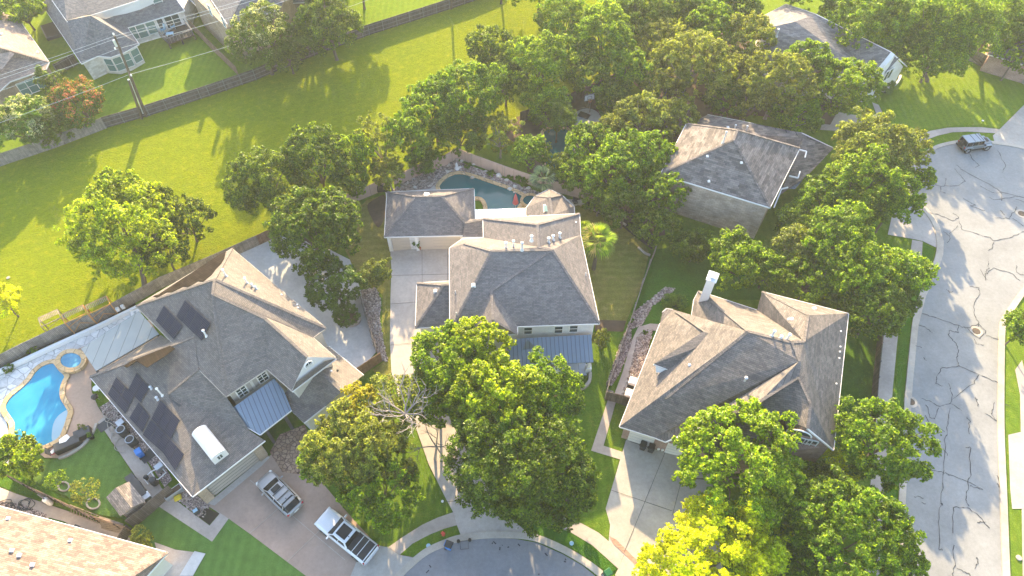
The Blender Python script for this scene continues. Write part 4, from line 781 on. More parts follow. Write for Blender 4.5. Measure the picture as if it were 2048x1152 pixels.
# chimney
cb = P(1408, 600, 3.4); ct = P(1422, 549, 3.4); d_ = cb; zt = 7.8
tp_ = P(1422, 560, zt); ch = MB(); ch.box(((cb.x + tp_.x) / 2, (cb.y + tp_.y) / 2, (2.6 + zt) / 2), (.85, 1.1, zt - 2.6), math.radians(65 - 90)); cho = ch.build('chimney', M['trim'], h.o)
cx_, cy_ = (cb.x + tp_.x) / 2, (cb.y + tp_.y) / 2
m_ = MB(); m_.box((cx_, cy_, zt + .06), (1.05, 1.3, .12), math.radians(-25)); m_.box((cx_, cy_, zt + .38), (.6, .8, .08), math.radians(-25)); m_.box((cx_, cy_, zt + .24), (.45, .6, .28), math.radians(-25)); m_.build('chimney_cap', M['steel'], cho)
PB = (p['b3'], p['c'], p['q']); PD = (p['d'], p['e'], p['t']); PF = (p['g'], p['a'], p['q'])
for u, v, pn, hh in ((1544, 672, PB, .8), (1561, 677, PB, .35), (1574, 679, PB, .8), (1486, 768, PF, 1.1), (1377, 736, (p['a'], p['b'], p['x']), .5)): h.vent(u, v, *pn, hh, .09, 'steel', .16)
h.hood(1584, 637, p['c'], p['c2'], p['w'], d=(.3, .3, .15)); h.hood(1577, 638, p['c'], p['c2'], p['w'], d=(.2, .2, .12)); h.hood(1629, 617, p['c2'], p['d'], p['y'], d=(.4, .4, .2))
for u, v in ((1682, 662), (1681, 693), (1680, 703), (1679, 716), (1673, 767)): h.hood(u, v, *PD, d=(.16, .16, .1))

# ---------------------------------------------------------------- tan brick house behind
h = House('two-storey tan brick house with a mottled pyramid roof among the trees', (1460, 370))
V = dict(a=(1373, 247, 5.8), b=(1321, 348, 5.8), c=(1540, 415, 5.8), d=(1600, 296, 5.8), p=(1467, 280, 9.3), q=(1475, 260, 9.4))
p = h.roof(V, ['a b p q', 'b c p', 'c d q p', 'd a q'], 'roofT', eaves=['a b c', 'c d'], foot='a b c d', wall='tanbrick', fascia='white', over=.3)
lp = h.roof(dict(a=(1355, 262, 3), b=(1415, 229, 3), c=(1503, 246, 4.2), d=(1608, 275, 4.2), e=(1613, 353, 3), f=(1560, 390, 3), g=(1590, 300, 3.2), h=(1380, 262, 4.6), i=(1668, 296, 3), j=(1542, 256, 3), k=(1605, 266, 4.0)),
           ['a b c h', 'c d g h', 'd i e f g', 'c j k i d'], 'roofT', 'lo', cap=False, eaves=['b c j k i'], fascia='trim')
h.roof(dict(a=(1560, 378, 2.8), b=(1578, 350, 2.9), c=(1600, 340, 2.9), d=(1612, 352, 2.7), e=(1590, 378, 2.6)), ['a b c d e'], 'seam', 'mp', cap=False, name='porch_roof')
for c0 in (((1600, 300), (1613, 303), (1610, 315)), ((1578, 352), (1596, 356), (1600, 343)), ((1548, 415), (1563, 378), (1576, 375))):
    mb = MB(); ps = [P(u, v, 4.2) for u, v in c0]
    for a, b in zip(ps, ps[1:]): mb.bar(a, b, .14, .14)
    mb.build('gutter', M['white'], h.o)
for u, v, pn, hh in ((1468, 262, (lp['c'], lp['g'], lp['h']), .9), (1491, 264, (lp['c'], lp['g'], lp['h']), .9), (1446, 286, (p['a'], p['b'], p['p']), 1.6), (1735, 255, (lp['c'], lp['g'], lp['h']), .5)):
    if u < 1600: h.vent(u, v, *pn, hh, .08, 'steel', .14)
for u, v in ((1415, 312), (1418, 362), (1483, 325)): h.hood(u, v, p['b'], p['c'], p['p'], d=(.3, .3, .15))
h.hood(1456, 255, lp['c'], lp['g'], lp['h'], d=(.4, .4, .2))

# ---------------------------------------------------------------- far house at the top right
h = House('single-storey house with a long mottled grey gable roof and a pale end wall', (1640, 120))
V = dict(a=(1572, 8, 3.4), b=(1630, 27, 3.4 + 0), a0=(1515, 30, 3.4), c=(1783, 104, 7.0), d=(1742, 152, 3.2), e=(1515, 135, 3.2), r=(1545, 53, 7.0), r2=(1590, 43, 7.2), r3=(1632, 28, 6.8))
p = h.roof(dict(a=(1572, 8, 4.2), r3=(1632, 28, 6.0), r2=(1590, 43, 7.0), r=(1542, 54, 6.9), a0=(1515, 38, 4.2), c=(1783, 104, 6.0), d=(1744, 152, 3.2), e=(1510, 140, 3.2)), ['a0 a r3 r2 r', 'r r2 r3 c d e'], 'roofN', eaves=['a0 a r3 c d'], cap=False)
wq = [P(1785, 106, 6.0), P(1812, 132, 3.0), P(1800, 152, 0), P(1757, 180, 0), P(1746, 152, 3.0)]
wa_ = P(1785, 107, 5.9); h.roof(dict(a=Vector((wa_.x, wa_.y, 3.1)), b=(1812, 131, 3.1), c=(1745, 170, 3.1), d=(1515, 150, 3.1), e=(1520, 30, 3.1), f=(1640, 30, 3.1)), [], 'roofN', 'f', foot='a b c d e f', wall='cream', cap=False, over=.25)
h.face('gable', [P(1785, 107, 5.85), Vector(h.foot['b']) , Vector(h.foot['c'])], 'cream')
h.roof(dict(a=(1783, 104, 6.1), b=(1790, 109, 6.1), c=(1750, 157, 3.2), d=(1743, 152, 3.2)), ['a b c d'], 'white', 'bb', cap=False, name='barge_board')
h.roof(dict(a=(1790, 110, 5.4), b=(1799, 116, 5.0), c=(1757, 160, 3.0), d=(1751, 156, 3.2)), ['a b c d'], 'roofW', 'be', cap=False, name='lower_roof')
h.roof(dict(a=(1790, 110, 5.6), b=(1814, 132, 3.2), c=(1806, 128, 3.2)), ['a b c'], 'white', 'bc', cap=False, name='barge_board', eaves=['a b'])
f_ = h.foot if hasattr(h, 'foot') else None; wa, wb = Vector(h.foot['b']), Vector(h.foot['c'])
for u, v in ((1772, 152), (1780, 147)): h.window(wa, wb, (u, v), .8, 1.7, frame='white')
h.vent(1553, 72, p['r'], p['c'], p['e'], 1.0, .1, 'steel', .16); h.hood(1648, 90, p['r'], p['c'], p['e'], d=(.35, .35, .2))

# ---------------------------------------------------------------- white house at the top left
h = House('white stone house with grey roofs, a five-sided bay and a back deck beyond the field', (230, 30))
V = dict(a=(88, 15, 3.2), b=(163, 127, 3.2), c=(195, 112, 3.2), d=(222, 114, 3.2), e=(248, 105, 3.2), f=(278, 88, 3.2), g=(227, 66, 4.6), k=(181, 31, 7.2), m=(255, 55, 3.2), m0=(240, 50, 3.6), n=(369, 21, 3.2), o=(345, -12, 4.6), o2=(280, 18, 4.6), l=(212, 38, 4.6), x=(84, -40, 3.2), y=(105, -40, 6.2), z_=(133, 41, 6.0))
p = h.roof(V, ['a b c k z_', 'c d k', 'd e f k', 'f m l k', 'm n o l', 'x a z_ y'], 'roofW', eaves=['x a b c d e f', 'f m n o'], wall='limestone', cap=False, fascia='white')
h.roof({k: V[k] for k in 'xabcdefmn'} | dict(z=(420, -80, 3.2)), [], 'roofW', 'fw', foot='x a b c d e f m n z', wall='limestone', over=.35, cap=False); ft = {k: Vector(v) for k, v in h.foot.items()}
# upper storey
h.roof(dict(a=(182, 30, 6.0), b=(279, -1, 6.0), c=(345, -28, 6.0), d=(300, -140, 9.5), e=(120, -90, 9.0), f=(133, 41, 6.0), g=(104, 0, 6.0), h=(60, -60, 6.2), i=(168, 32, 6.0)), ['a b c d e', 'a e g f i', 'e h g'], 'roofW', 'up', cap=False, eaves=['a b c', 'g f'], fascia='white')
h.face('gable', [P(133, 43, 6.0), P(168, 33, 6.0), P(146, 65, 4.6)], 'white')
h.face('upper_wall', [P(182, 31, 5.9), P(279, 0, 5.9), P(345, -27, 5.9), P(345, -10, 4.4), P(281, 19, 4.4), P(213, 39, 4.4)], 'white')
wa, wb = P(182, 31, 5.5), P(279, 0, 5.5); dwn = (wb - wa).normalized(); wa2, wb2 = wa + Vector((.1, -.08, 0)), wb + Vector((.1, -.08, 0))
for u, v in ((236, 24), (253, 19), (270, 13)): h.window(wa2, wb2, (u, v), 1.15, 1.5, mat='glassg', mull=(1, 2))
h.window(wa2, wb2, (316, 4), 1.3, 1.3, mat='glassg', mull=(1, 2))
off = Vector((0, -.06, 0))
for a, b, ws in (('c', 'd', ((221, 130),)), ('d', 'e', ((239, 127), (255, 121))), ('e', 'f', ((273, 111),))):
    for u, v in ws: h.window(ft[a] + off, ft[b] + off, (u, v), 1.25, 2.1, mat='glassg', mull=(1, 2), bars=.04)
for u, v in ((266, 66), (284, 62), (303, 54)): h.window(ft['m'] + off, ft['n'] + off, (u, v), 1.35, 2.1, mat='glassg', mull=(1, 2), bars=.04)
h.window(ft['m'] + off, ft['n'] + off, (322, 48), .9, 2.1, mat='glass'); h.window(ft['m'] + off, ft['n'] + off, (345, 40), 2.2, 2.2, mat='glass', mull=(2, 2))
o = thing('deck', P(360, 85, 0), 'raised dark wooden deck behind the white stone house', 'deck')
dk = [P(325, 82, 0), P(342, 98, 0), P(392, 80, 0), P(372, 55, 0)]; MB().prism([(q_.x, q_.y) for q_ in dk], .75, .9).build('floor', M['darkwood'], o)
mb = MB()
for a, b in zip(dk, dk[1:]):
    A_, B_ = Vector((a.x, a.y, 1.8)), Vector((b.x, b.y, 1.8)); mb.bar(A_, B_, .12, .07)
    for k in range(9): c_ = A_.lerp(B_, k / 8); mb.bar(c_, Vector((c_.x, c_.y, .9)), .05, .05)
mb.build('railing', M['rail'], o)
for q_ in (dk[1], dk[2], dk[1].lerp(dk[2], .5)): MB().box((q_.x, q_.y + .05, .4), (.16, .16, .8)).build('post', M['darkwood'], o)

# house beside it, at the left edge
h = House('brown brick house with a sunlit tan roof at the top left edge', (10, 110))
V = dict(a=(-90, -30, 3), b=(4, 26, 3), c=(40, 42, 3), d=(62, 71, 3), e=(98, 123, 3), f=(91, 138, 3), g=(20, 163, 3), g2=(0, 183, 3), i=(-80, 215, 3), p=(-40, 85, 6.6), q=(-100, 90, 6.6), r=(29, 107, 4.6))
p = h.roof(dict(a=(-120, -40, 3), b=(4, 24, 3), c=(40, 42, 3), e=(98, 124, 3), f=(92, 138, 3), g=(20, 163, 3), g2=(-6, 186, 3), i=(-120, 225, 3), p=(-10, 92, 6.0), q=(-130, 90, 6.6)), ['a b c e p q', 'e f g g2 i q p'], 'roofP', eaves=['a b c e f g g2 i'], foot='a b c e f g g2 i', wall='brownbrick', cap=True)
h.roof(dict(a=(29, 107, 5.6), b=(20, 103, 5.6), c=(-30, 115, 5.6), d=(-30, 145, 4.6), e=(4, 139, 4.6)), ['a b c d e'], 'roofP', 'd', cap=False)
ft = {k: Vector(v) for k, v in h.foot.items()}
for u, v in ((48, 178), (65, 171), (81, 163)): h.window(ft['f'] + Vector((0, -.06, 0)), ft['g'] + Vector((0, -.06, 0)), (u, v), 1.15, 2.1, mat='glassg', mull=(1, 2), bars=.04)
h.hood(75, 104, p['c'], p['e'], p['p'], d=(.4, .4, .15)); h.hood(2, 67, p['c'], p['e'], p['p'], d=(.4, .4, .15))

# brick house at the top edge
h = House('brown brick house with a slate roof at the top edge behind the flowering tree', (460, 10))
p = h.roof(dict(a=(372, -10, 3), b=(447, 68, 3), c=(560, 30, 3), d=(600, -60, 3), q=(520, -60, 7), r=(440, -20, 6.4), e=(400, -90, 3)), ['a b r', 'b c d q r', 'a r q e'], 'roofW', eaves=['a b c', 'a e'], cap=False)
h.roof(dict(a=(380, -14, 5.6), b=(452, 56, 5.6), c=(560, 22, 5.6), d=(600, -70, 5.6), e=(420, -120, 5.6)), [], 'roofW', 'f', foot='a b c d e', wall='brownbrick', over=.1, cap=False)
p = h.roof(dict(a=(418, -8, 5.7), b=(456, 50, 5.7), c=(560, 18, 5.7), d=(600, -70, 5.7), e=(430, -120, 5.7), r=(500, -35, 8.0)), ['a b r', 'b c r', 'c d r', 'd e r', 'e a r'], 'roofW', 'u', eaves=['a b c'], fascia='trim')
wa, wb = Vector(h.foot['a']) + Vector((-.06, -.05, 0)), Vector(h.foot['b']) + Vector((-.06, -.05, 0))
for u, v in ((420, 20), (447, 43)): h.window(wa, wb, (u, v), .8, 1.7, mat='glassg', mull=(1, 2))

# house at the bottom left with the sunlit roof
h = House('house whose broad peach shingle roof fills the bottom left corner', (100, 1200))
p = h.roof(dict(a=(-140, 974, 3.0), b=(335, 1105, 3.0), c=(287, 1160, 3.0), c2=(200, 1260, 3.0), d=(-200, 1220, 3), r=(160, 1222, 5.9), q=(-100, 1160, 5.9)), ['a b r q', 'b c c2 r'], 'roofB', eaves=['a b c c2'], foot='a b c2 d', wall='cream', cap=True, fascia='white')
for u, v in ((38, 1110), (23, 1100), (64, 1129), (140, 1080), (16, 1036)): h.hood(u, v, p['a'], p['b'], p['r'], d=(.35, .35, .16))

# houses just outside the frame whose shadows fall into it
h = House('far brown house mostly hidden behind the trees at the top edge', (590, -30))
h.roof(dict(a=(540, 8, 3.2), b=(615, 4, 3.2), c=(700, -60, 3.2), d=(560, -110, 3.2), r=(600, -50, 6.2)), ['a b r', 'b c r', 'c d r', 'd a r'], 'roofW', eaves=['a b c'], foot='a b c d', wall='brownbrick')
h = House('far house behind the big shade trees at the top right', (2010, 90))
h.roof(dict(a=(1975, 108, 3), b=(2120, 150, 3), c=(2160, 60, 3), d=(2000, 30, 3), r=(2070, 80, 6)), ['a b r', 'b c r', 'c d r', 'd a r'], 'roofN', eaves=['a b c'], foot='a b c d', wall='redbrick')
# ================================================================== TREES
def leaf_mesh(name, P4, mats, tri=None, mi=None):
    n = len(P4); me = bpy.data.meshes.new(name)
    me.vertices.add(n * 4); me.vertices.foreach_set('co', P4.reshape(-1).astype(np.float32))
    me.loops.add(n * 4); me.loops.foreach_set('vertex_index', np.arange(n * 4, dtype=np.int32))
    me.polygons.add(n); me.polygons.foreach_set('loop_start', np.arange(0, n * 4, 4, dtype=np.int32)); me.polygons.foreach_set('loop_total', np.full(n, 4, dtype=np.int32))
    for m in mats: me.materials.append(m)
    if mi is not None: me.polygons.foreach_set('material_index', mi.astype(np.int32))
    me.update(); me.validate(); return me
def crown_arrays(rs, R, RZ, nleaf, lsz, clumps=46, ragged=.22, flat=.75, cs=.30, spiky=0.0, down=.35):
    """leaf quads of a crown centred on the origin; returns leaf corners and clump centres"""
    ph = rs.uniform(0, 6.28, 4); cen = []; rad = []
    while len(cen) < clumps:
        d = rs.normal(size=3); d /= np.linalg.norm(d)
        if d[2] < -down and rs.rand() < .8: continue
        az = math.atan2(d[1], d[0]); k = .97 + ragged * .6 * (math.sin(2 * az + ph[0]) * .5 + math.sin(3 * az + ph[1]) * .4 + math.sin(5 * az + ph[2]) * .3 + .5 * rs.normal() * .5)
        rr = (rs.uniform(.74, .97) if rs.rand() < .82 else rs.uniform(.25, .7)) * k; c = d * rr * np.array([R, R, RZ])
        cen.append(c); rad.append(R * cs * rs.uniform(.6, 1.25))
    cen = np.array(cen); rad = np.array(rad)
    wgt = rad ** 2; ci = rs.choice(len(cen), nleaf, p=wgt / wgt.sum())
    d = rs.normal(size=(nleaf, 3)); d[:, 2] += .35; d /= np.linalg.norm(d, axis=1)[:, None]
    # small sprigs inside each clump: directions are gathered round sprig axes so that the clump surface is broken up
    ns = 11; ax = rs.normal(size=(len(cen), ns, 3)); ax[:, :, 2] += .3; ax /= np.linalg.norm(ax, axis=2)[:, :, None]
    pick = ax[ci, rs.randint(0, ns, nleaf)]; q = pick + d * .34; q /= np.linalg.norm(q, axis=1)[:, None]
    rr = rs.uniform(.35, 1.08 + spiky, nleaf) ** .55
    pos = cen[ci] + q * (rad[ci] * rr)[:, None] * np.array([1, 1, flat])
    out = pos / np.array([R, R, RZ]); out /= (np.linalg.norm(out, axis=1)[:, None] + 1e-6)
    nrm = rs.normal(size=(nleaf, 3)) * .75 + q * .6 + out * .35; nrm[:, 2] += .25; nrm /= np.linalg.norm(nrm, axis=1)[:, None]
    t = np.cross(nrm, rs.normal(size=(nleaf, 3))); t /= np.linalg.norm(t, axis=1)[:, None]; b = np.cross(nrm, t)
    s = lsz * rs.uniform(.6, 1.3, nleaf)
    a = (s * .5)[:, None] * t; c = (s * .29)[:, None] * b
    quad = np.stack([pos - a, pos - a * .05 + c, pos + a, pos - a * .05 - c], 1)
    tip = (rr > .8) & (q[:, 2] > -.15) & (rs.rand(nleaf) < .34)  # outer, upper leaves take the painted sunlit tip colour
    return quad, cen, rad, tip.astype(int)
def limbs(mb, base, cen, rs, r0, trunk_h, lean=(0, 0), n=12):
    top = base + Vector((lean[0], lean[1], trunk_h)); mid = base.lerp(top, .5) + Vector((rs.uniform(-.1, .1), rs.uniform(-.1, .1), 0))
    mb.tube([base - Vector((0, 0, .1)), base + Vector((0, 0, .25)), mid, top], [r0 * 1.5, r0 * 1.05, r0 * .9, r0 * .75], 8)
    idx = rs.choice(len(cen), min(n, len(cen)), replace=False)
    for i in idx:
        e = Vector(cen[i]); m = top.lerp(e, .5) + Vector((rs.uniform(-.3, .3), rs.uniform(-.3, .3), rs.uniform(-.3, .25)))
        mb.tube([top - Vector((0, 0, .25)), m, e], [r0 * .5, r0 * .28, r0 * .1], 5)
PROTO = {}
KP = dict(  # leaf material, leaf size, bark, ragged, flat, clump size
 oak=('oak', .30, 'bark', .25, .75, .30), elm=('elm', .30, 'bark', .3, .8, .28), lime=('lime', .30, 'bark', .3, .85, .27), olive=('olive', .28, 'barkp', .35, .8, .27),
 magnolia=('magnolia', .34, 'bark', .15, .8, .27), maple=('maple', .34, 'bark', .2, .75, .27), cedar=('cedar', .26, 'bark', .3, 1.0, .26), gold=('gold', .28, 'bark', .35, .8, .28),
 shrub=('shrub', .2, 'bark', .2, .8, .32), pink=('shrub', .24, 'bark', .25, .9, .27), white=('shrub', .24, 'bark', .2, .85, .27), sparse=('olive', .24, 'barkp', .45, .9, .2))
def tree(u, v, rpx, zc, kind, label, group=None, cat='tree', name=None, unique=False, rz=.8, base=None, dens=1.0, seed=None, mat=None, trunk=True, tint=None):
    c = P(u, v, zc); R = rpx * mpp(c) * 1.1; RZ = min(R * rz, zc * .92); seed = seed if seed is not None else int(u * 7 + v * 13)
    mat_, lsz, bark, rag, flat, cs = KP[kind]
    rs = np.random.RandomState(seed % 100000)
    b = P(base[0], base[1], 0) if base else Vector((c.x + rs.uniform(-.1, .1) * R, c.y + rs.uniform(-.1, .1) * R, 0))
    o = thing(name or {'shrub': 'shrub', 'pink': 'crape_myrtle', 'white': 'crape_myrtle', 'cedar': 'cedar_tree', 'magnolia': 'magnolia_tree'}.get(kind, 'shade_tree'), b, label, cat, group)
    # leaf count from crown area so that leaves stay leaf-sized on every tree
    small = R < 2.2; ls = lsz * (.62 if R < 1.2 else .8 if small else 1.0)
    ls *= .8; n = int(min(52000, 60 + dens * 1.2 * 4 * math.pi * R * R * 2.0 / (ls * ls * .29)))
    ncl = int(max(18, min(420, 24 + R * R * 8.5)))
    csz = cs * (.5 if R > 3 else .85) * (min(1, 4.0 / R) ** .85)
    if unique or R < 1.3:
        quad, cen, rad, tip = crown_arrays(rs, R, RZ, n, ls, ncl, rag, flat, csz, .15)
        off = np.array([c.x - b.x, c.y - b.y, zc]); quad = quad + off
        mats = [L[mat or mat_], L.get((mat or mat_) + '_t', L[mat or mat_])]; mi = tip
        if kind in ('pink', 'white'):
            fl = L['pink'] if kind == 'pink' else L['wflow']; mats = [mats[0], fl]; top = quad[:, :, 2].mean(1); up_ = (top - (zc - RZ * .2)) / RZ + rs.normal(size=len(top)) * .25
            nz = np.sin(quad[:, 0, 0] * 2.3 + 1) + np.sin(quad[:, 0, 1] * 2.7) + np.sin(quad[:, 0, 2] * 3.1); mi = ((up_ > (.5 if kind == 'pink' else .75 if mat else .35)) & (nz > -.1) & (rs.rand(len(top)) < (.5 if kind == 'pink' else .7))).astype(int)
            if kind == 'pink': mats.append(L['rust']); mi = np.where((mi == 0) & (rs.rand(len(top)) < .3) & (up_ > -.1), 2, mi)
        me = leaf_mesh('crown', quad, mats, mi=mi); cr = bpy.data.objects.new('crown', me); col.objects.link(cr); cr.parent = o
        cen_l = cen + off
    else:
        key = (mat or mat_, seed % 3, 1 if R > 4.3 else 0)
        if key not in PROTO:
            rp = 5.2 if key[2] else 3.3
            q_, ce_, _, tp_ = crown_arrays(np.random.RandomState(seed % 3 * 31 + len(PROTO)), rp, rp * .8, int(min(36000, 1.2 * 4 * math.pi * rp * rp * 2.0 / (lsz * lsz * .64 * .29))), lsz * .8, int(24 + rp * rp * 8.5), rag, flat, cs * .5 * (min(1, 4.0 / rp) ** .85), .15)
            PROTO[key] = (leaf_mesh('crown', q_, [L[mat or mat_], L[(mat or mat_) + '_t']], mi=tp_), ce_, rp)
        me, ce_, rp = PROTO[key]; cr = bpy.data.objects.new('crown', me); col.objects.link(cr); cr.parent = o
        s_ = R / rp; a_ = rs.uniform(0, 6.28); cr.location = (c.x - b.x, c.y - b.y, zc); cr.rotation_euler = (0, 0, a_); cr.scale = (s_ * rs.uniform(.93, 1.07), s_ * rs.uniform(.93, 1.07), RZ / (rp * .8))
        ca, sa = math.cos(a_), math.sin(a_); cen_l = np.stack([(ce_[:, 0] * ca - ce_[:, 1] * sa) * s_ + c.x - b.x, (ce_[:, 0] * sa + ce_[:, 1] * ca) * s_ + c.y - b.y, ce_[:, 2] * RZ / (rp * .8) + zc], 1)
    if trunk:
        mb = MB(); limbs(mb, Vector((0, 0, 0)), cen_l, rs, max(.04, min(.3, R * .045)), max(.3, zc - RZ * .75), ((c.x - b.x) * .6, (c.y - b.y) * .6), 12 if R > 2 else 6)
        mb.build('trunk', M[bark], o, local=True, uv=False)
    return o
G1, G2, G3, G4, G5 = 'trees in front of the houses', 'trees along the back fence of the green field', 'trees of the wooded yard', 'trees along the right-hand street', 'trees of the far houses'
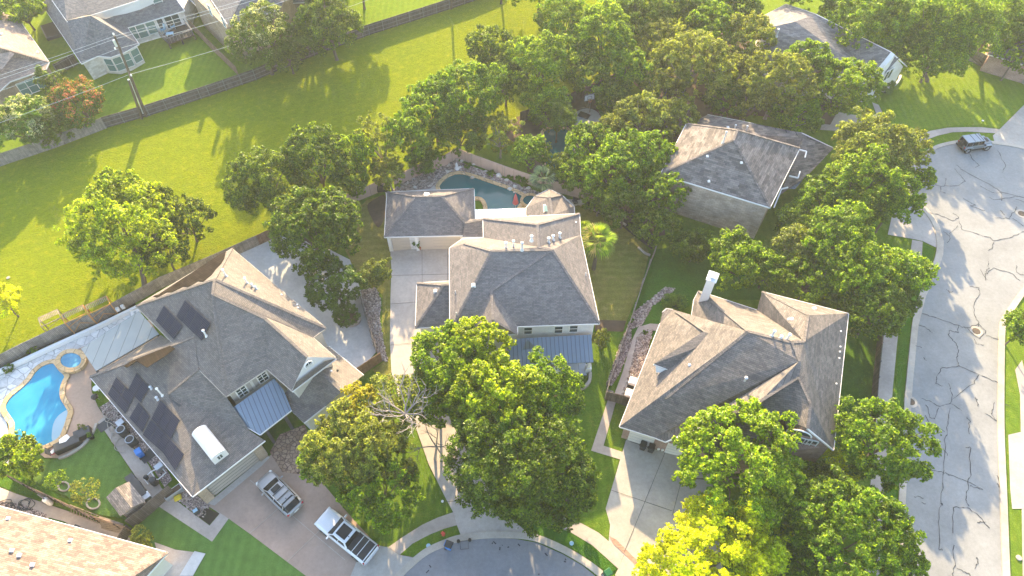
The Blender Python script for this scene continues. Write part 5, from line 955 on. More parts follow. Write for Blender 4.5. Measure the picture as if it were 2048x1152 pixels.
T_ = [
 # front row
 (1425, 1122, 126, 4.6, 'lime', 'bright yellow-green tree at the bottom edge beside the grey driveway', G1, dict(unique=True, rz=.9, dens=1.25)),
 (1515, 1100, 58, 4.6, 'lime', 'small bright yellow tree touching the right side of the bottom yellow tree', G1, dict(unique=True, dens=1.2)),
 (1472, 925, 122, 6.0, 'maple', 'big dense fresh-green maple covering the red brick garage front', G1, dict(unique=True, rz=.9)),
 (1690, 1085, 125, 5.0, 'elm', 'wide mid-green tree at the bottom edge left of the street', G1, dict(unique=True)),
 (1790, 1110, 60, 4.0, 'elm', 'mid-green tree leaning over the street kerb at the bottom', G1, dict()),
 (1768, 885, 88, 6.4, 'elm', 'tall dark green elm between the brick gable window and the street', G1, dict(unique=True, mat='elm')),
 (1640, 985, 62, 3.0, 'shrub', 'shaded low tree under the brick front wall of the right house', G1, dict(mat='oak')),
 (1688, 925, 38, 3.0, 'lime', 'slim bright shrub-like tree at the corner of the brick gable', G1, dict()),
 (1590, 1110, 60, 3.2, 'oak', 'dark tree between the two yellow and green bottom trees', G1, dict()),
 (1035, 930, 125, 5.5, 'oak', 'huge dark front yard tree whose crown reaches the lower cul-de-sac', G1, dict(unique=True, rz=.95, mat='oak')),
 (1105, 975, 78, 4.6, 'oak', 'dark crown beside the lawn of the central house above the pale sidewalk', G1, dict(unique=True)),
 (1010, 805, 94, 7.2, 'lime', 'tall yellow-topped tree in the middle of the front yard group', G1, dict(unique=True, mat='limeg')),
 (905, 735, 84, 5.5, 'elm', 'spreading green tree over the long pale driveway', G1, dict(unique=True, mat='elm')),
 (965, 690, 58, 7.0, 'lime', 'bright yellow-green treetop against the central house roof', G1, dict(unique=True, mat='limeg')),
 (1090, 780, 74, 6.0, 'elm', 'green tree right in front of the blue metal porch roof', G1, dict(unique=True, mat='elm')),
 (870, 800, 60, 4.6, 'elm', 'green lower crown beside the bare-twigged tree', G1, dict()),
 (712, 898, 96, 5.0, 'gold', 'large yellowish green tree shading the parked silver car', G1, dict(unique=True, mat='olive')),
 (765, 982, 70, 4.2, 'elm', 'rounded green crown just above the white pickup truck', G1, dict(unique=True)),
 (800, 800, 62, 5.0, 'gold', 'yellow leaved tree with pale bare twigs beside the porch walk', G1, dict(unique=True, dens=.4, mat='olive')),
 (715, 810, 46, 5.0, 'gold', 'small yellow treetop beside the gable with the dark ornament', G1, dict()),
 (655, 915, 50, 4.6, 'elm', 'green crown over the stone entry walk', G1, dict()),
 # field and back row
 (250, 460, 106, 5.4, 'elm', 'lone leafy tree standing in the sunny field', G2, dict(unique=True, mat='limeg', rz=1.0, base=(292, 580))),
 (235, 385, 52, 7.4, 'lime', 'yellow-green treetop rising behind the lone tree in the field', G2, dict(unique=True, mat='limeg')),
 (375, 440, 50, 3.4, 'cedar', 'feathery dark cedar right of the lone tree in the field', G2, dict(unique=True)),
 (330, 500, 42, 3.2, 'cedar', 'small cedar beside the fence above the brown heater mats', G2, dict(base=(352, 545))),
 (325, 400, 26, 5.0, 'cedar', 'narrow cedar top between the lone tree and the open field', G2, dict(rz=1.3)),
 (8, 600, 34, 3.0, 'lime', 'bright yellow crown cut by the left edge of the field', G2, dict()),
 (530, 362, 74, 4.8, 'oak', 'dark rounded tree at the left end of the back fence row', G2, dict(unique=True)),
 (632, 320, 60, 5.8, 'maple', 'tall dark ash tree in the back fence row above the magnolia', G2, dict(unique=True, rz=1.2, mat='oak')),
 (630, 460, 92, 5.0, 'magnolia', 'broad dark tree shading the pale patio', G2, dict(unique=True, mat='oak')),
 (668, 570, 52, 3.6, 'magnolia', 'glossy dark magnolia in a round stone bed on the pale patio', G2, dict(unique=True)),
 (692, 630, 28, 2.2, 'magnolia', 'low glossy branch crown at the foot of the patio magnolia', G2, dict()),
 (748, 545, 32, 2.6, 'olive', 'small olive-green tree beside the pale driveway', G2, dict(unique=True)),
 (712, 312, 38, 4.6, 'elm', 'slim tree in the back row with the field showing behind it', G2, dict(rz=1.3)),
 (760, 285, 44, 4.8, 'sparse', 'sparse pale-trunked tree in the middle of the back row', G2, dict(unique=True, rz=1.4, dens=.5)),
 (815, 275, 50, 5.0, 'elm', 'light green tree left of the tan masonry fence corner', G2, dict(rz=1.2, unique=True)),
 (700, 360, 40, 3.4, 'elm', 'low green tree under the slim back row trees', G2, dict()),
 (775, 345, 36, 3.0, 'olive', 'thin shrubby tree behind the detached garage', G2, dict(dens=.6)),
 (865, 215, 62, 5.4, 'elm', 'yellow-green tree at the tip of the sunny field', G2, dict(unique=True)),
 (940, 190, 70, 6.0, 'olive', 'grey-green rounded tree between field and teal pool', G2, dict(unique=True, mat='elm')),
 (920, 262, 52, 3.6, 'oak', 'shadowed tree right behind the tan masonry fence', G2, dict()),
 (850, 320, 32, 1.8, 'shrub', 'dark bush beside the gravel bed of the teal pool', G2, dict(unique=True, cat='shrub', name='shrub')),
 (1000, 268, 44, 3.8, 'sparse', 'silvery wispy tree above the teal pool fence', G2, dict(unique=True, mat='olive', dens=.7)),
 (1060, 303, 36, 3.6, 'maple', 'compact fresh green tree between the two dark pools', G2, dict(unique=True, mat='elm')),
 (1075, 130, 66, 6.0, 'elm', 'tall tree at the top of the row beside the wooded yard', G3, dict(unique=True)),
 (1090, 205, 46, 4.2, 'elm', 'dim tree beside the dark fence near the basketball court', G3, dict()),
 (980, 92, 46, 6.0, 'maple', 'dark lacy tree standing out against the far field', G2, dict(unique=True, mat='oak')),
 (1010, 160, 45, 4.2, 'oak', 'shadowed crown under the lacy dark tree', G2, dict()),
 # wooded yard
 (1130, 45, 55, 6.0, 'elm', 'hazy tree at the top edge where the field ends', G3, {}), (1205, 75, 66, 6.5, 'oak', 'tall grey-green tree near the top of the wood', G3, dict(mat='elm', unique=True)),
 (1180, 150, 46, 5.0, 'oak', 'dark crown left of the tall grey-green tree', G3, {}), (1250, 135, 52, 5.2, 'oak', 'shadowed tree above the little court', G3, dict(mat='elm')),
 (1290, 35, 56, 6.0, 'oak', 'hazy dark tree at the top edge of the wood', G3, {}), (1330, 90, 56, 5.2, 'olive', 'pale crown in the upper wood', G3, {}),
 (1385, 130, 74, 6.5, 'olive', 'largest pale oak in the middle of the wood', G3, dict(unique=True)), (1325, 185, 44, 4.0, 'olive', 'low pale crown under the largest oak', G3, {}),
 (1420, 55, 52, 5.6, 'elm', 'hazy crown behind the largest oak', G3, {}), (1400, 10, 50, 5.5, 'elm', 'deep green tree on the top edge above the largest oak', G3, {}),
 (1500, 75, 52, 6.0, 'olive', 'pale crown left of the far grey gable roof', G3, dict(unique=True)), (1480, 140, 44, 4.8, 'olive', 'pale crown below the far grey gable roof', G3, {}),
 (1560, 165, 64, 6.2, 'olive', 'tall pale tree covering the lower eave of the far roof', G3, dict(unique=True)), (1500, 195, 46, 4.0, 'olive', 'pale crown just above the tan brick house', G3, {}),
 (1620, 125, 48, 5.5, 'elm', 'crown over the middle of the far grey roof', G3, {}), (1690, 175, 62, 4.8, 'elm', 'rounded green tree beside the pale garden path', G3, dict(unique=True, base=(1655, 225))),
 (1590, 230, 46, 3.6, 'olive', 'shadowed crown behind the low roof of the tan house', G3, dict(mat='elm')), (1450, 195, 40, 3.4, 'oak', 'dark low crown behind the tan brick house', G3, {}),
 (1480, 10, 45, 5.0, 'oak', 'dark tree at the top edge beside the far roof', G3, {}), (1310, 130, 40, 3.0, 'oak', 'small dark crown in the gap of the wood', G3, {}),
 (1350, 30, 50, 5.0, 'oak', 'dark tree at the top edge of the wood, left of the deep green one', G3, {}), (1245, 20, 50, 5.0, 'elm', 'hazy green tree on the top edge, third from the field', G3, {}),
 (1290, 240, 54, 4.6, 'olive', 'pale crown right of the basketball court', G3, dict(unique=True)), (1225, 265, 44, 4.4, 'olive', 'pale crown partly over the half hidden pool', G3, {}),
 (1350, 235, 46, 4.4, 'olive', 'pale crown touching the back corner of the tan house roof', G3, {}), (1175, 290, 46, 4.6, 'elm', 'yellow-green crown over the half hidden pool', G3, {}),
 (1285, 310, 56, 5.4, 'elm', 'sunlit crown at the left wall of the tan house', G3, dict(unique=True)), (1225, 345, 60, 5.0, 'olive', 'broad crown left of the tan house', G3, dict(unique=True, mat='elm')),
 (1165, 350, 42, 3.6, 'elm', 'green crown above the silver fan palm', G3, {}), (1320, 385, 48, 4.6, 'elm', 'green crown against the tan brick wall', G3, dict(unique=True)),
 (1250, 415, 48, 3.8, 'elm', 'low crown over the curved garden edging', G3, dict(mat='oak')), (1200, 395, 36, 3.0, 'oak', 'dark low crown beside the tan masonry fence', G3, {}),
 (1310, 450, 44, 3.2, 'oak', 'dark low crown at the top of the green side lawn', G3, {}), (1383, 497, 34, 2.2, 'shrub', 'small dark round tree on the green side lawn', G3, dict(unique=True, mat='oak')),
 (1115, 235, 38, 4.2, 'oak', 'dark crown left of the basketball court over the hidden pool', G3, {}), (1125, 335, 34, 3.2, 'elm', 'low crown between the hidden pool and the tan masonry wall', G3, dict(mat='oak')), (1150, 105, 44, 5.0, 'elm', 'hazy crown in the upper left of the wood', G3, {}), (1230, 200, 40, 3.6, 'oak', 'dark crown right above the basketball court lawn', G3, {}), (1440, 120, 46, 4.6, 'olive', 'pale crown right of the largest oak', G3, {}),
 # right
 (1745, 295, 74, 6.0, 'elm', 'tall rounded tree between the pale garden path and the cul-de-sac', G4, dict(unique=True, mat='olive')), (1815, 300, 46, 4.2, 'olive', 'crown overhanging the upper sidewalk arc', G4, {}),
 (1840, 358, 27, 2.6, 'maple', 'small fresh green crown hanging over the kerb', G4, dict(unique=True, mat='elm')), (1730, 365, 76, 5.8, 'lime', 'bright green tree below the tall rounded one', G4, dict(unique=True, mat='elm')),
 (1790, 400, 56, 5.4, 'elm', 'dark crown above the side driveway', G4, dict(mat='elm')), (1660, 400, 54, 3.8, 'elm', 'crown against the right corner of the tan house', G4, {}),
 (1680, 475, 66, 6.2, 'elm', 'sunlit tree in the middle of the right-hand wood', G4, dict(unique=True, mat='elm')), (1600, 440, 40, 3.0, 'oak', 'dark crown at the foot of the tan brick wall', G4, dict(mat='elm')),
 (1590, 500, 46, 4.0, 'olive', 'silvery wispy tree behind the chimney house', G4, dict(unique=True)), (1475, 520, 58, 4.2, 'elm', 'rounded yellow-green tree just above the tall white chimney', G4, dict(unique=True, mat='elm')),
 (1538, 540, 42, 3.4, 'elm', 'crown between the rounded tree and the silvery tree', G4, dict(mat='elm')), (1725, 545, 68, 6.0, 'elm', 'dark crown in the lower right-hand wood', G4, dict(unique=True)),
 (1620, 560, 54, 4.0, 'elm', 'light green crown behind the back roof corner of the chimney house', G4, dict(unique=True)), (1745, 615, 64, 5.0, 'oak', 'deep green crown beside the shaded lawn', G4, dict(unique=True)),
 (1812, 545, 46, 6.0, 'elm', 'crown reaching over the kerb at the street bend', G4, dict(unique=True, dens=.8)), (1800, 600, 38, 4.4, 'oak', 'small dark crown over the sidewalk', G4, dict(dens=.7)),
 (1660, 620, 36, 3.0, 'oak', 'dark crown right behind the right roof corner', G4, {}), (2046, 655, 34, 3.2, 'elm', 'tree cut by the right edge across the street', G4, dict(unique=True)),
 (1700, 430, 50, 3.6, 'elm', 'green crown between the two largest right-hand trees', G4, {}), (1410, 480, 24, 2.4, 'elm', 'little green tree beside the dark round one', G4, {}),
 # top right
 (1740, 50, 72, 6.0, 'elm', 'sunlit big tree above the far grey roof', G5, dict(unique=True, base=(1805, 118))), (1840, 45, 76, 6.5, 'elm', 'wide shade tree at the top over the far lawn', G5, dict(unique=True, base=(1853, 163))),
 (1920, 55, 72, 6.5, 'elm', 'wide shade tree with a long bare trunk at the top right', G5, dict(unique=True, base=(1962, 132))), (1870, 112, 56, 4.2, 'elm', 'drooping crown under the wide shade trees', G5, dict()),
 (2000, 40, 58, 6.0, 'elm', 'hazy tree in the top right corner', G5, {}), (2035, 110, 38, 4.4, 'elm', 'dim tree on the right edge behind the far fence', G5, {}), (1680, 20, 40, 4.2, 'elm', 'shaded tree behind the far roof ridge', G5, {}),
 (1790, 90, 44, 4.0, 'elm', 'shaded crown right above the pale end wall', G5, {}), (1730, 95, 30, 2.0, 'shrub', 'round bush hiding behind the far roof', G5, dict(cat='shrub')),
 # top left
 (525, 76, 68, 6.0, 'white', 'big dark flowering tree with a little pale blossom beside the dark fence', G5, dict(unique=True, mat='oak')), (655, 48, 66, 6.2, 'oak', 'big dark tree right of the blossoming one by the fence', G5, dict(unique=True)),
 (575, 110, 36, 3.0, 'oak', 'low dark crown hanging over the dark fence', G5, {}), (40, 18, 44, 3.8, 'elm', 'tree in the top left corner', G5, dict(unique=True)), (105, 165, 24, 2.6, 'elm', 'small tree against the brown brick house', G5, dict(unique=True, rz=1.3, mat='oak')),
 (158, 205, 52, 3.4, 'pink', 'crape myrtle in pink blossom beside the utility pole', G5, dict(unique=True)), (45, 248, 62, 3.6, 'white', 'crape myrtle covered in white blossom at the left edge', G5, dict(unique=True)),
 (105, 255, 36, 2.8, 'elm', 'green crown between the white and the pink crape myrtle', G5, dict(mat='oak')),
 # shrubs and small trees
 (40, 915, 44, 2.4, 'lime', 'glowing yellow-green tree at the foot of the blue pool', None, dict(unique=True, name='ornamental_tree', mat='limeg')),
 (113, 960, 20, 1.6, 'elm', 'sparse sapling in the first stone ring on the lawn', 'saplings in white stone rings', dict(dens=.25, name='sapling')),
 (170, 982, 26, 2.0, 'gold', 'brownish sapling in the second stone ring near the shed', 'saplings in white stone rings', dict(dens=.22, name='sapling', mat='olive')),
 (282, 1078, 24, 1.1, 'olive', 'pale green bush at the eave of the peach roof', None, dict(unique=True, cat='shrub', name='shrub')),
 (1200, 678, 20, 1.2, 'olive', 'round yellow-flowered shrub at the corner of the central house', None, dict(unique=True, cat='shrub', name='shrub')),
 (1348, 606, 22, .7, 'shrub', 'low flowering bush bed beside the chimney house lawn', None, dict(cat='shrub', name='shrub', rz=.5)),
 (1762, 172, 26, .8, 'shrub', 'dark hedge bed in front of the pale end wall', None, dict(cat='shrub', name='shrub', rz=.5)),
]
for u, v, r, zc, kind, lab, grp, kw in T_: tree(u, v, r, zc, kind, lab, grp, **kw)
# trees added beyond the view edges to shade the field and lawns
for i, (u, v, r, zc, k) in enumerate(((615, -70, 75, 8.0, 'elm'), (720, -60, 50, 6.5, 'oak'), (1000, -55, 50, 5.5, 'oak'), (1080, -45, 60, 6, 'elm'), (1600, -40, 60, 6, 'elm'), (2100, 60, 70, 6, 'elm'))):
    tree(u, v, r, zc, k, ['tree added for shade behind the far lawn at the top edge', 'dark tree added for shade just over the top edge beside the second pole', 'dark tree added for shade over the top edge at the far end of the field', 'hazy tree added for shade over the top edge at the corner of the wood', 'tree added for shade over the top edge behind the far grey roof', 'tree added for shade just outside the right edge behind the far fence'][i], G5)
def bush(u, v, rpx, kind, label, group=None, z=None, mat=None):
    c = P(u, v, 0); R = rpx * mpp(c); return tree(u, v, rpx, z or R * .75, kind, label, group, cat='shrub', name='shrub', rz=.8, unique=True, mat=mat, trunk=True)
for u, v, r, lab in ((936, 331, 7, 'bright green clump in the gravel bed left of the first boulder'), (982, 347, 7, 'bright green clump beside the big pale boulder'), (1045, 360, 13, 'reddish-stemmed bush at the foot of the tan fence'), (1022, 352, 7, 'small bush among the pool boulders'),
                     (65, 700, 10, 'leafy bush in the planting bed left of the metal trellis'), (18, 735, 10, 'leafy bush in the planting bed at the left edge'), (1290, 665, 5, 'tiny dark bush in the rock bed by the curved path'), (1262, 640, 5, 'tiny dark bush on the rock strip by the side fence'),
                     (1150, 768, 14, 'plants in the raised front bed of the central house'), (1130, 755, 10, 'plants beside the blue porch floor'), (1140, 243, 10, 'dark bush beside the basketball court'), (1068, 240, 12, 'dark bush in the wooded yard under the fence')):
    bush(u, v, r, 'shrub', lab, 'garden shrubs')
# bare pale twigs of the half-dead tree
def bare_tree(u, v, zc, seed, label, n=9):
    rn = random.Random(seed); b = P(u, v + 40, 0); o = thing('bare_tree', b, label, 'tree', None); mb = MB(); c = P(u, v, zc)
    top = Vector((c.x - b.x, c.y - b.y, zc - 1.5))
    mb.tube([Vector((0, 0, 0)), top * .5, top], [.16, .12, .09], 6)
    def br(p, d, L_, r, k):
        q = [p]; x = p
        for i in range(3):
            d = (d + Vector((rn.uniform(-.35, .35), rn.uniform(-.35, .35), rn.uniform(-.1, .3)))).normalized(); x = x + d * L_ / 3; q.append(x)
        mb.tube(q, [r, r * .8, r * .6, r * .4], 4)
        if k > 0:
            for _ in range(3): br(q[rn.choice((1, 2, 3))], (d + Vector((rn.uniform(-.9, .9), rn.uniform(-.9, .9), rn.uniform(-.2, .5)))).normalized(), L_ * .62, r * .55, k - 1)
    for i in range(n): a = i * 6.28 / n + rn.uniform(-.3, .3); br(top, Vector((math.cos(a), math.sin(a), .45)).normalized(), 2.4, .07, 2)
    mb.build('branches', M['barkp'], o, local=True, uv=False)
bare_tree(806, 812, 8.4, 4, 'bare pale twigs of a half-dead tree between the yellow crowns', 13)
bare_tree(870, 880, 3.6, 9, 'bare pale branch reaching over the brown driveway apron', 5)
# fan palms
def palm(u, v, zc, rpx, mat, label, seed, h0=None, dry=0):
    c = P(u, v, zc); R = rpx * mpp(c); b = Vector((c.x, c.y, 0)); o = thing('fan_palm', b, label, 'palm tree', 'fan palms'); rn = random.Random(seed)
    MB().tube([(0, 0, 0), (.05, 0, zc * .5), (0, 0, zc)], [.24, .19, .2], 8).build('trunk', M['bark'], o, local=True, uv=False)
    mb = MB()
    for i in range(26):
        a = i * 2.4 + rn.uniform(-.2, .2); el = rn.uniform(-.35, 1.25); d = Vector((math.cos(a) * math.cos(el), math.sin(a) * math.cos(el), math.sin(el))); s_ = Vector((-math.sin(a), math.cos(a), 0)); up_ = s_.cross(d) * -1
        p0 = Vector((0, 0, zc)); hub = p0 + d * R * .45; mb.bar(p0, hub, .04, .03)
        for k in range(13):
            t_ = (k - 6) / 6 * 1.25; dd = (d * math.cos(t_) + s_ * math.sin(t_)).normalized(); Lb = R * .7 * (1 - .25 * abs(t_) / 1.25); pd = dd.cross(up_).normalized() * .034 * R
            m_ = hub + dd * Lb * .6 + up_ * .02; e = hub + dd * Lb + Vector((0, 0, -.22 * Lb)); n = len(mb.v); mb.v += [hub, m_ + pd, e, m_ - pd]; mb.f.append((n, n + 1, n + 2, n + 3))
    cr = mb.build('crown', L[mat], o, local=True, uv=False); cr.data.materials.append(L['palmd'])
    if dry:
        for p in cr.data.polygons:
            if rn.random() < dry and p.center.x < .2: p.material_index = 1
palm(1196, 480, 5.2, 38, 'palm', 'tall fan palm with yellowing fronds beside the right gutter of the central house', 3, dry=.45)
palm(1168, 458, 3.6, 20, 'palm', 'smaller green fan palm tucked against the roof edge', 5)
palm(1086, 358, 2.6, 30, 'palms', 'silvery fan palm at the end of the teal pool', 8)
# ================================================================== FENCES
def fence(px, label, mat, hgt=1.8, cat='fence', side=1, rails=3, posts=2.4, group=None, rail='rail', name='wooden_fence', postmat='rail', th=.05, lean=0):
    pts = [P(u, v, 0) for u, v in px]; o = thing(name, pts[0], label, cat, group); mb = MB(); rm = MB()
    for a, b in zip(pts, pts[1:]):
        t_ = (b - a).normalized(); n_ = Vector((t_.y, -t_.x, 0)) * side
        q = len(mb.v)
        mb.box((a + b) / 2 + Vector((0, 0, hgt / 2)), ((b - a).length, th, hgt), math.atan2(t_.y, t_.x))
        for k in range(rails):
            z = .3 + (hgt - .55) * k / max(1, rails - 1); rm.bar(a + n_ * .06 + Vector((0, 0, z)), b + n_ * .06 + Vector((0, 0, z)), .04, .07)
    mb.build('fence_panel', M[mat], o)
    if rails: rm.build('rail', M[rail], o)
    acc = 0; cnt = 0
    if posts:
        for a, b in zip(pts, pts[1:]):
            L_ = (b - a).length; t_ = (b - a).normalized(); n_ = Vector((t_.y, -t_.x, 0)) * side; k = 0
            while k * posts < L_ and cnt < 60:
                c = a + t_ * (k * posts) + n_ * .08; MB().box(c + Vector((0, 0, hgt * .5)), (.09, .09, hgt + .02), math.atan2(t_.y, t_.x)).build('post', M[postmat], o); k += 1; cnt += 1
    return o
fence([(213, 256), (300, 231), (420, 192), (512, 160)], 'dark stained fence with pale rails running past the utility pole', 'fence', group='fences along the far side of the field')
fence([(512, 160), (600, 122), (670, 95), (739, 70)], 'dark fence under the big dark trees', 'fence', group='fences along the far side of the field')
fence([(739, 70), (820, 44), (903, 17), (945, 3), (1010, -25)], 'dark fence with pale posts in front of the topmost lawn', 'fence', group='fences along the far side of the field')
fence([(-60, 355), (0, 333), (110, 296), (213, 257)], 'weathered brown fence under the crape myrtles', 'fencel', rails=0, posts=0, group='fences along the far side of the field')
fence([(478, 152), (420, 95), (372, 45), (340, 5), (320, -20)], 'low brown side fence between the two far back lawns', 'fenceb', 1.6, rails=0, posts=0)
fence([(118, 150), (158, 128)], 'short dark gate fence between the two top left houses', 'fence', 1.8, rails=2)
fence([(-40, 765), (0, 737), (60, 706), (140, 668), (200, 645)], 'weathered plank fence behind the flagstone terrace', 'fencel', rails=0, posts=0)
fence([(200, 645), (270, 606), (330, 573), (420, 535), (520, 490)], 'plank fence between the metal trellis and the solar house', 'fencel', 1.7, rails=0, posts=0)
fence([(520, 490), (600, 452), (690, 412)], 'brown plank fence behind the pale patio', 'fenceb', 1.7, rails=0, posts=0)
fence([(690, 413), (742, 391), (768, 380)], 'short tan masonry wall beside the detached garage', 'fencep', rails=0, posts=0, name='masonry_wall', cat='wall')
fence([(790, 375), (840, 350), (890, 332), (916, 316)], 'tan masonry wall left of the corner above the teal pool', 'fencep', rails=0, posts=0, name='masonry_wall', cat='wall', th=.15)
fence([(916, 316), (945, 328), (1010, 352), (1065, 371), (1130, 388), (1165, 398), (1230, 405)], 'long tan masonry wall behind the teal pool rocks', 'fencep', 1.7, rails=0, posts=4.5, name='masonry_wall', cat='wall', th=.15, postmat='tanp')
fence([(1040, 245), (1100, 225), (1150, 205), (1200, 183), (1245, 160)], 'dark fence behind the basketball court', 'fence', rails=0, posts=0)
fence([(720, 590), (735, 640), (750, 690), (757, 712)], 'dark fence between the pale patio and the strip of river rock', 'fence', 1.7, rails=2)
fence([(711, 758), (735, 742), (765, 722)], 'short brown gate fence closing the pale patio', 'fenceb', 1.7, rails=0, posts=0)
fence([(1310, 505), (1298, 535), (1282, 580), (1268, 625), (1256, 660)], 'thin fence between the dry lawn and the green side lawn', 'fencel', 1.5, rails=1, posts=3, rail='rail')
fence([(1256, 660), (1244, 690), (1230, 735), (1216, 775), (1210, 800)], 'thin pale-topped fence beside the pebble strip', 'fencel', 1.5, rails=1, posts=3)
fence([(1210, 800), (1235, 806), (1262, 815)], 'short black plank gate fence beside the chimney house', 'fence', 1.8, rails=0, posts=0)
fence([(1758, 640), (1752, 700), (1745, 768), (1738, 860), (1732, 940)], 'dark fence between the shaded lawn and the sidewalk', 'fence', 1.6, rails=2, side=-1)
fence([(1930, 118), (1965, 135), (2010, 152), (2060, 175)], 'weathered fence behind the long bare tree trunk', 'fencel', 1.9, rails=0, posts=0)
fence([(352, 986), (330, 1004), (300, 1030), (268, 1055)], 'dark grey plank fence behind the shed', 'fence', 1.9, rails=0, posts=0)
fence([(30, 960), (75, 985), (130, 1010), (200, 1043), (268, 1066)], 'long dark brown plank fence behind the propped ladder', 'fenceb', 1.7, rails=3, posts=2.4, rail='wood', postmat='darkwood')
fence([(268, 1060), (250, 1086)], 'short grey fence beside the pale green bush', 'fence', 1.6, rails=0, posts=0)
def wall_(px, label, wd, mat, hgt, name='garden_wall', cat='wall', sm=True, closed=False, group=None):
    c = P(*px[0], 0); o = kerb(name, px, wd, mat, hgt, kind=None, label=label, cat=cat, sm=sm, closed=closed)
    if group: o['group'] = group
    return o
wall_([(-60, 785), (0, 748), (105, 699), (200, 656), (282, 616)], 'low white wall between planting bed and flagstone terrace', .35, 'white', .55, sm=False)
wall_([(120, 918), (136, 913), (162, 897), (178, 881), (189, 864), (195, 849)], 'curved stone edging between pool deck and lawn', .25, 'curb', .3)
wall_([(1768, 178), (1785, 174), (1796, 163), (1800, 153)], 'curved white stone edging of the hedge bed', .3, 'white', .3)
wall_([(1733, 198), (1750, 193), (1768, 182)], 'white stone edging beside the garden path', .3, 'white', .3)
wall_([(1148, 780), (1165, 778), (1178, 766), (1180, 748)], 'curved stone edge of the front planting bed', .3, 'curb', .45)
wall_([(1150, 408), (1190, 422), (1230, 440), (1252, 452)], 'long curved stone edging in the shaded side yard', .22, 'curb', .25)
wall_([(1276, 496), (1290, 508), (1300, 512)], 'short stone edging at the end of the shaded side yard', .22, 'curb', .25)
wall_([(677, 640), (680, 628), (697, 622), (715, 628), (720, 642), (710, 652), (690, 652)], 'round stone ring round the magnolia on the pale patio', .25, 'curb', .35, closed=True, name='tree_ring')
sheet('soil_bed', [(679, 640), (682, 630), (697, 625), (713, 630), (717, 642), (709, 650), (691, 650)], 'soil', 5, sm=True)
for u, v, r, lb in ((129, 974, 11, 'white stone ring round the sapling nearer the pool'), (188, 1008, 13, 'white stone ring of the sapling near the shed')):
    wall_([(u + r * math.cos(a), v + r * .82 * math.sin(a)) for a in [i * math.pi / 4 for i in range(8)]], lb, .14, 'curb', .2, closed=True, name='tree_ring')
wall_([(1122, 1003), (1140, 998), (1155, 985), (1160, 975)], 'faint curved stone edging beside the big dark front tree', .15, 'curb', .15)
# ================================================================== UTILITY POLES
p0 = P(293, 233, 0); p1 = P(229, 72, 12.3); o = thing('utility_pole', p0, 'tall brown utility pole with white insulators standing at the far fence', 'utility pole')
MB().tube([p0, p0.lerp(p1, .5), p1], [.2, .17, .13], 10).build('mast', M['pole'], o)
MB().tube([p0.lerp(p1, .05) + Vector((-.2, -.2, 0)), p0.lerp(p1, .5) + Vector((-.18, -.18, 0))], .06, 6).build('conduit', M['steel'], o)
for f_, d in ((1.0, (0, 0, .25)), (.86, (-.5, -.1, 0)), (.55, (.25, -.2, 0))):
    c = p0.lerp(p1, f_) + Vector(d); MB().lathe(c, [(.05, -.15), (.12, -.05), (.12, .1), (.05, .2)], 8).build('insulator', M['white'], o)
MB().box(p0.lerp(p1, .93) + Vector((-.15, -.2, 0)), (.25, .25, .9)).build('transformer', M['steel'], o)
MB().bar(p0.lerp(p1, .86) + Vector((-.7, -.1, 0)), p0.lerp(p1, .86) + Vector((.2, .1, 0)), .1, .1).build('cross_arm', M['pole'], o)
q0 = P(284, 238, 0); q1 = P(257, 160, 6.2); o2 = thing('pole_stub', q0, 'shorter dark pole leaning beside the tall utility pole', 'utility pole'); MB().tube([q0, q1], [.17, .13], 8).build('mast', M['pole'], o2); MB().lathe(q1, [(.14, 0), (.1, .12)], 8).build('cap', M['steel'], o2)
r0_ = P(903, 18, 0); r1_ = Vector((r0_.x, r0_.y, 12.3)); o = thing('utility_pole', r0_, 'second utility pole whose foot shows at the top edge beside the fence', 'utility pole'); MB().tube([r0_, r1_], [.2, .14], 10).build('mast', M['pole'], o)
MB().lathe(r1_, [(.12, 0), (.12, .3), (.04, .4)], 8).build('insulator', M['white'], o)
l_ = P(-80, 190, 12.3); dw = (p1 - r1_)
def wire(a, b, sag, label):
    pts = [a.lerp(b, k / 12) - Vector((0, 0, 4 * sag * (k / 12) * (1 - k / 12))) for k in range(13)]
    tag(MB().tube(pts, .02, 4, False).build('power_line', M['wire'], uv=False), label, 'power line', 'power lines over the far gardens')
left = p1 + (p1 - r1_).normalized() * 45
for f_, dz, sg, nm in ((1.0, 0, .6, 'topmost'), (.97, -.35, .7, 'second'), (.86, -1.8, .7, 'third'), (.55, -5.6, .8, 'lowest and heaviest')):
    a = p0.lerp(p1, f_); wire(a, Vector((r1_.x, r1_.y, r1_.z + dz)), sg, nm + ' power line running right from the pole to the second pole'); wire(a, Vector((left.x, left.y, left.z + dz)), sg * .8, nm + ' power line running left from the pole over the brick house')
# ================================================================== VEHICLES
def loft(mb, st, k=None):
    """st: list of cross sections, each a list of (y, z) from one side to the other at a given x"""
    n = len(st[0][1]); q = len(mb.v)
    for x, sec in st: mb.v += [Vector((x, y, z)) for y, z in sec]
    for i in range(len(st) - 1):
        for j in range(n - 1): a = q + i * n + j; mb.f.append((a, a + n, a + n + 1, a + 1))
    mb.f.append(tuple(q + j for j in range(n))); e = q + (len(st) - 1) * n; mb.f.append(tuple(e + j for j in reversed(range(n)))); return mb
def bsec(w_, zb, zs, zt, crown=.04):
    h_ = w_ / 2; return [(-h_ * .94, zb), (-h_, zb + .18), (-h_ * .995, zs - .12), (-h_ * .95, zs), (-h_ * .8, zt), (-h_ * .4, zt + crown * .8), (0, zt + crown), (h_ * .4, zt + crown * .8), (h_ * .8, zt), (h_ * .95, zs), (h_ * .995, zs - .12), (h_, zb + .18), (h_ * .94, zb)]
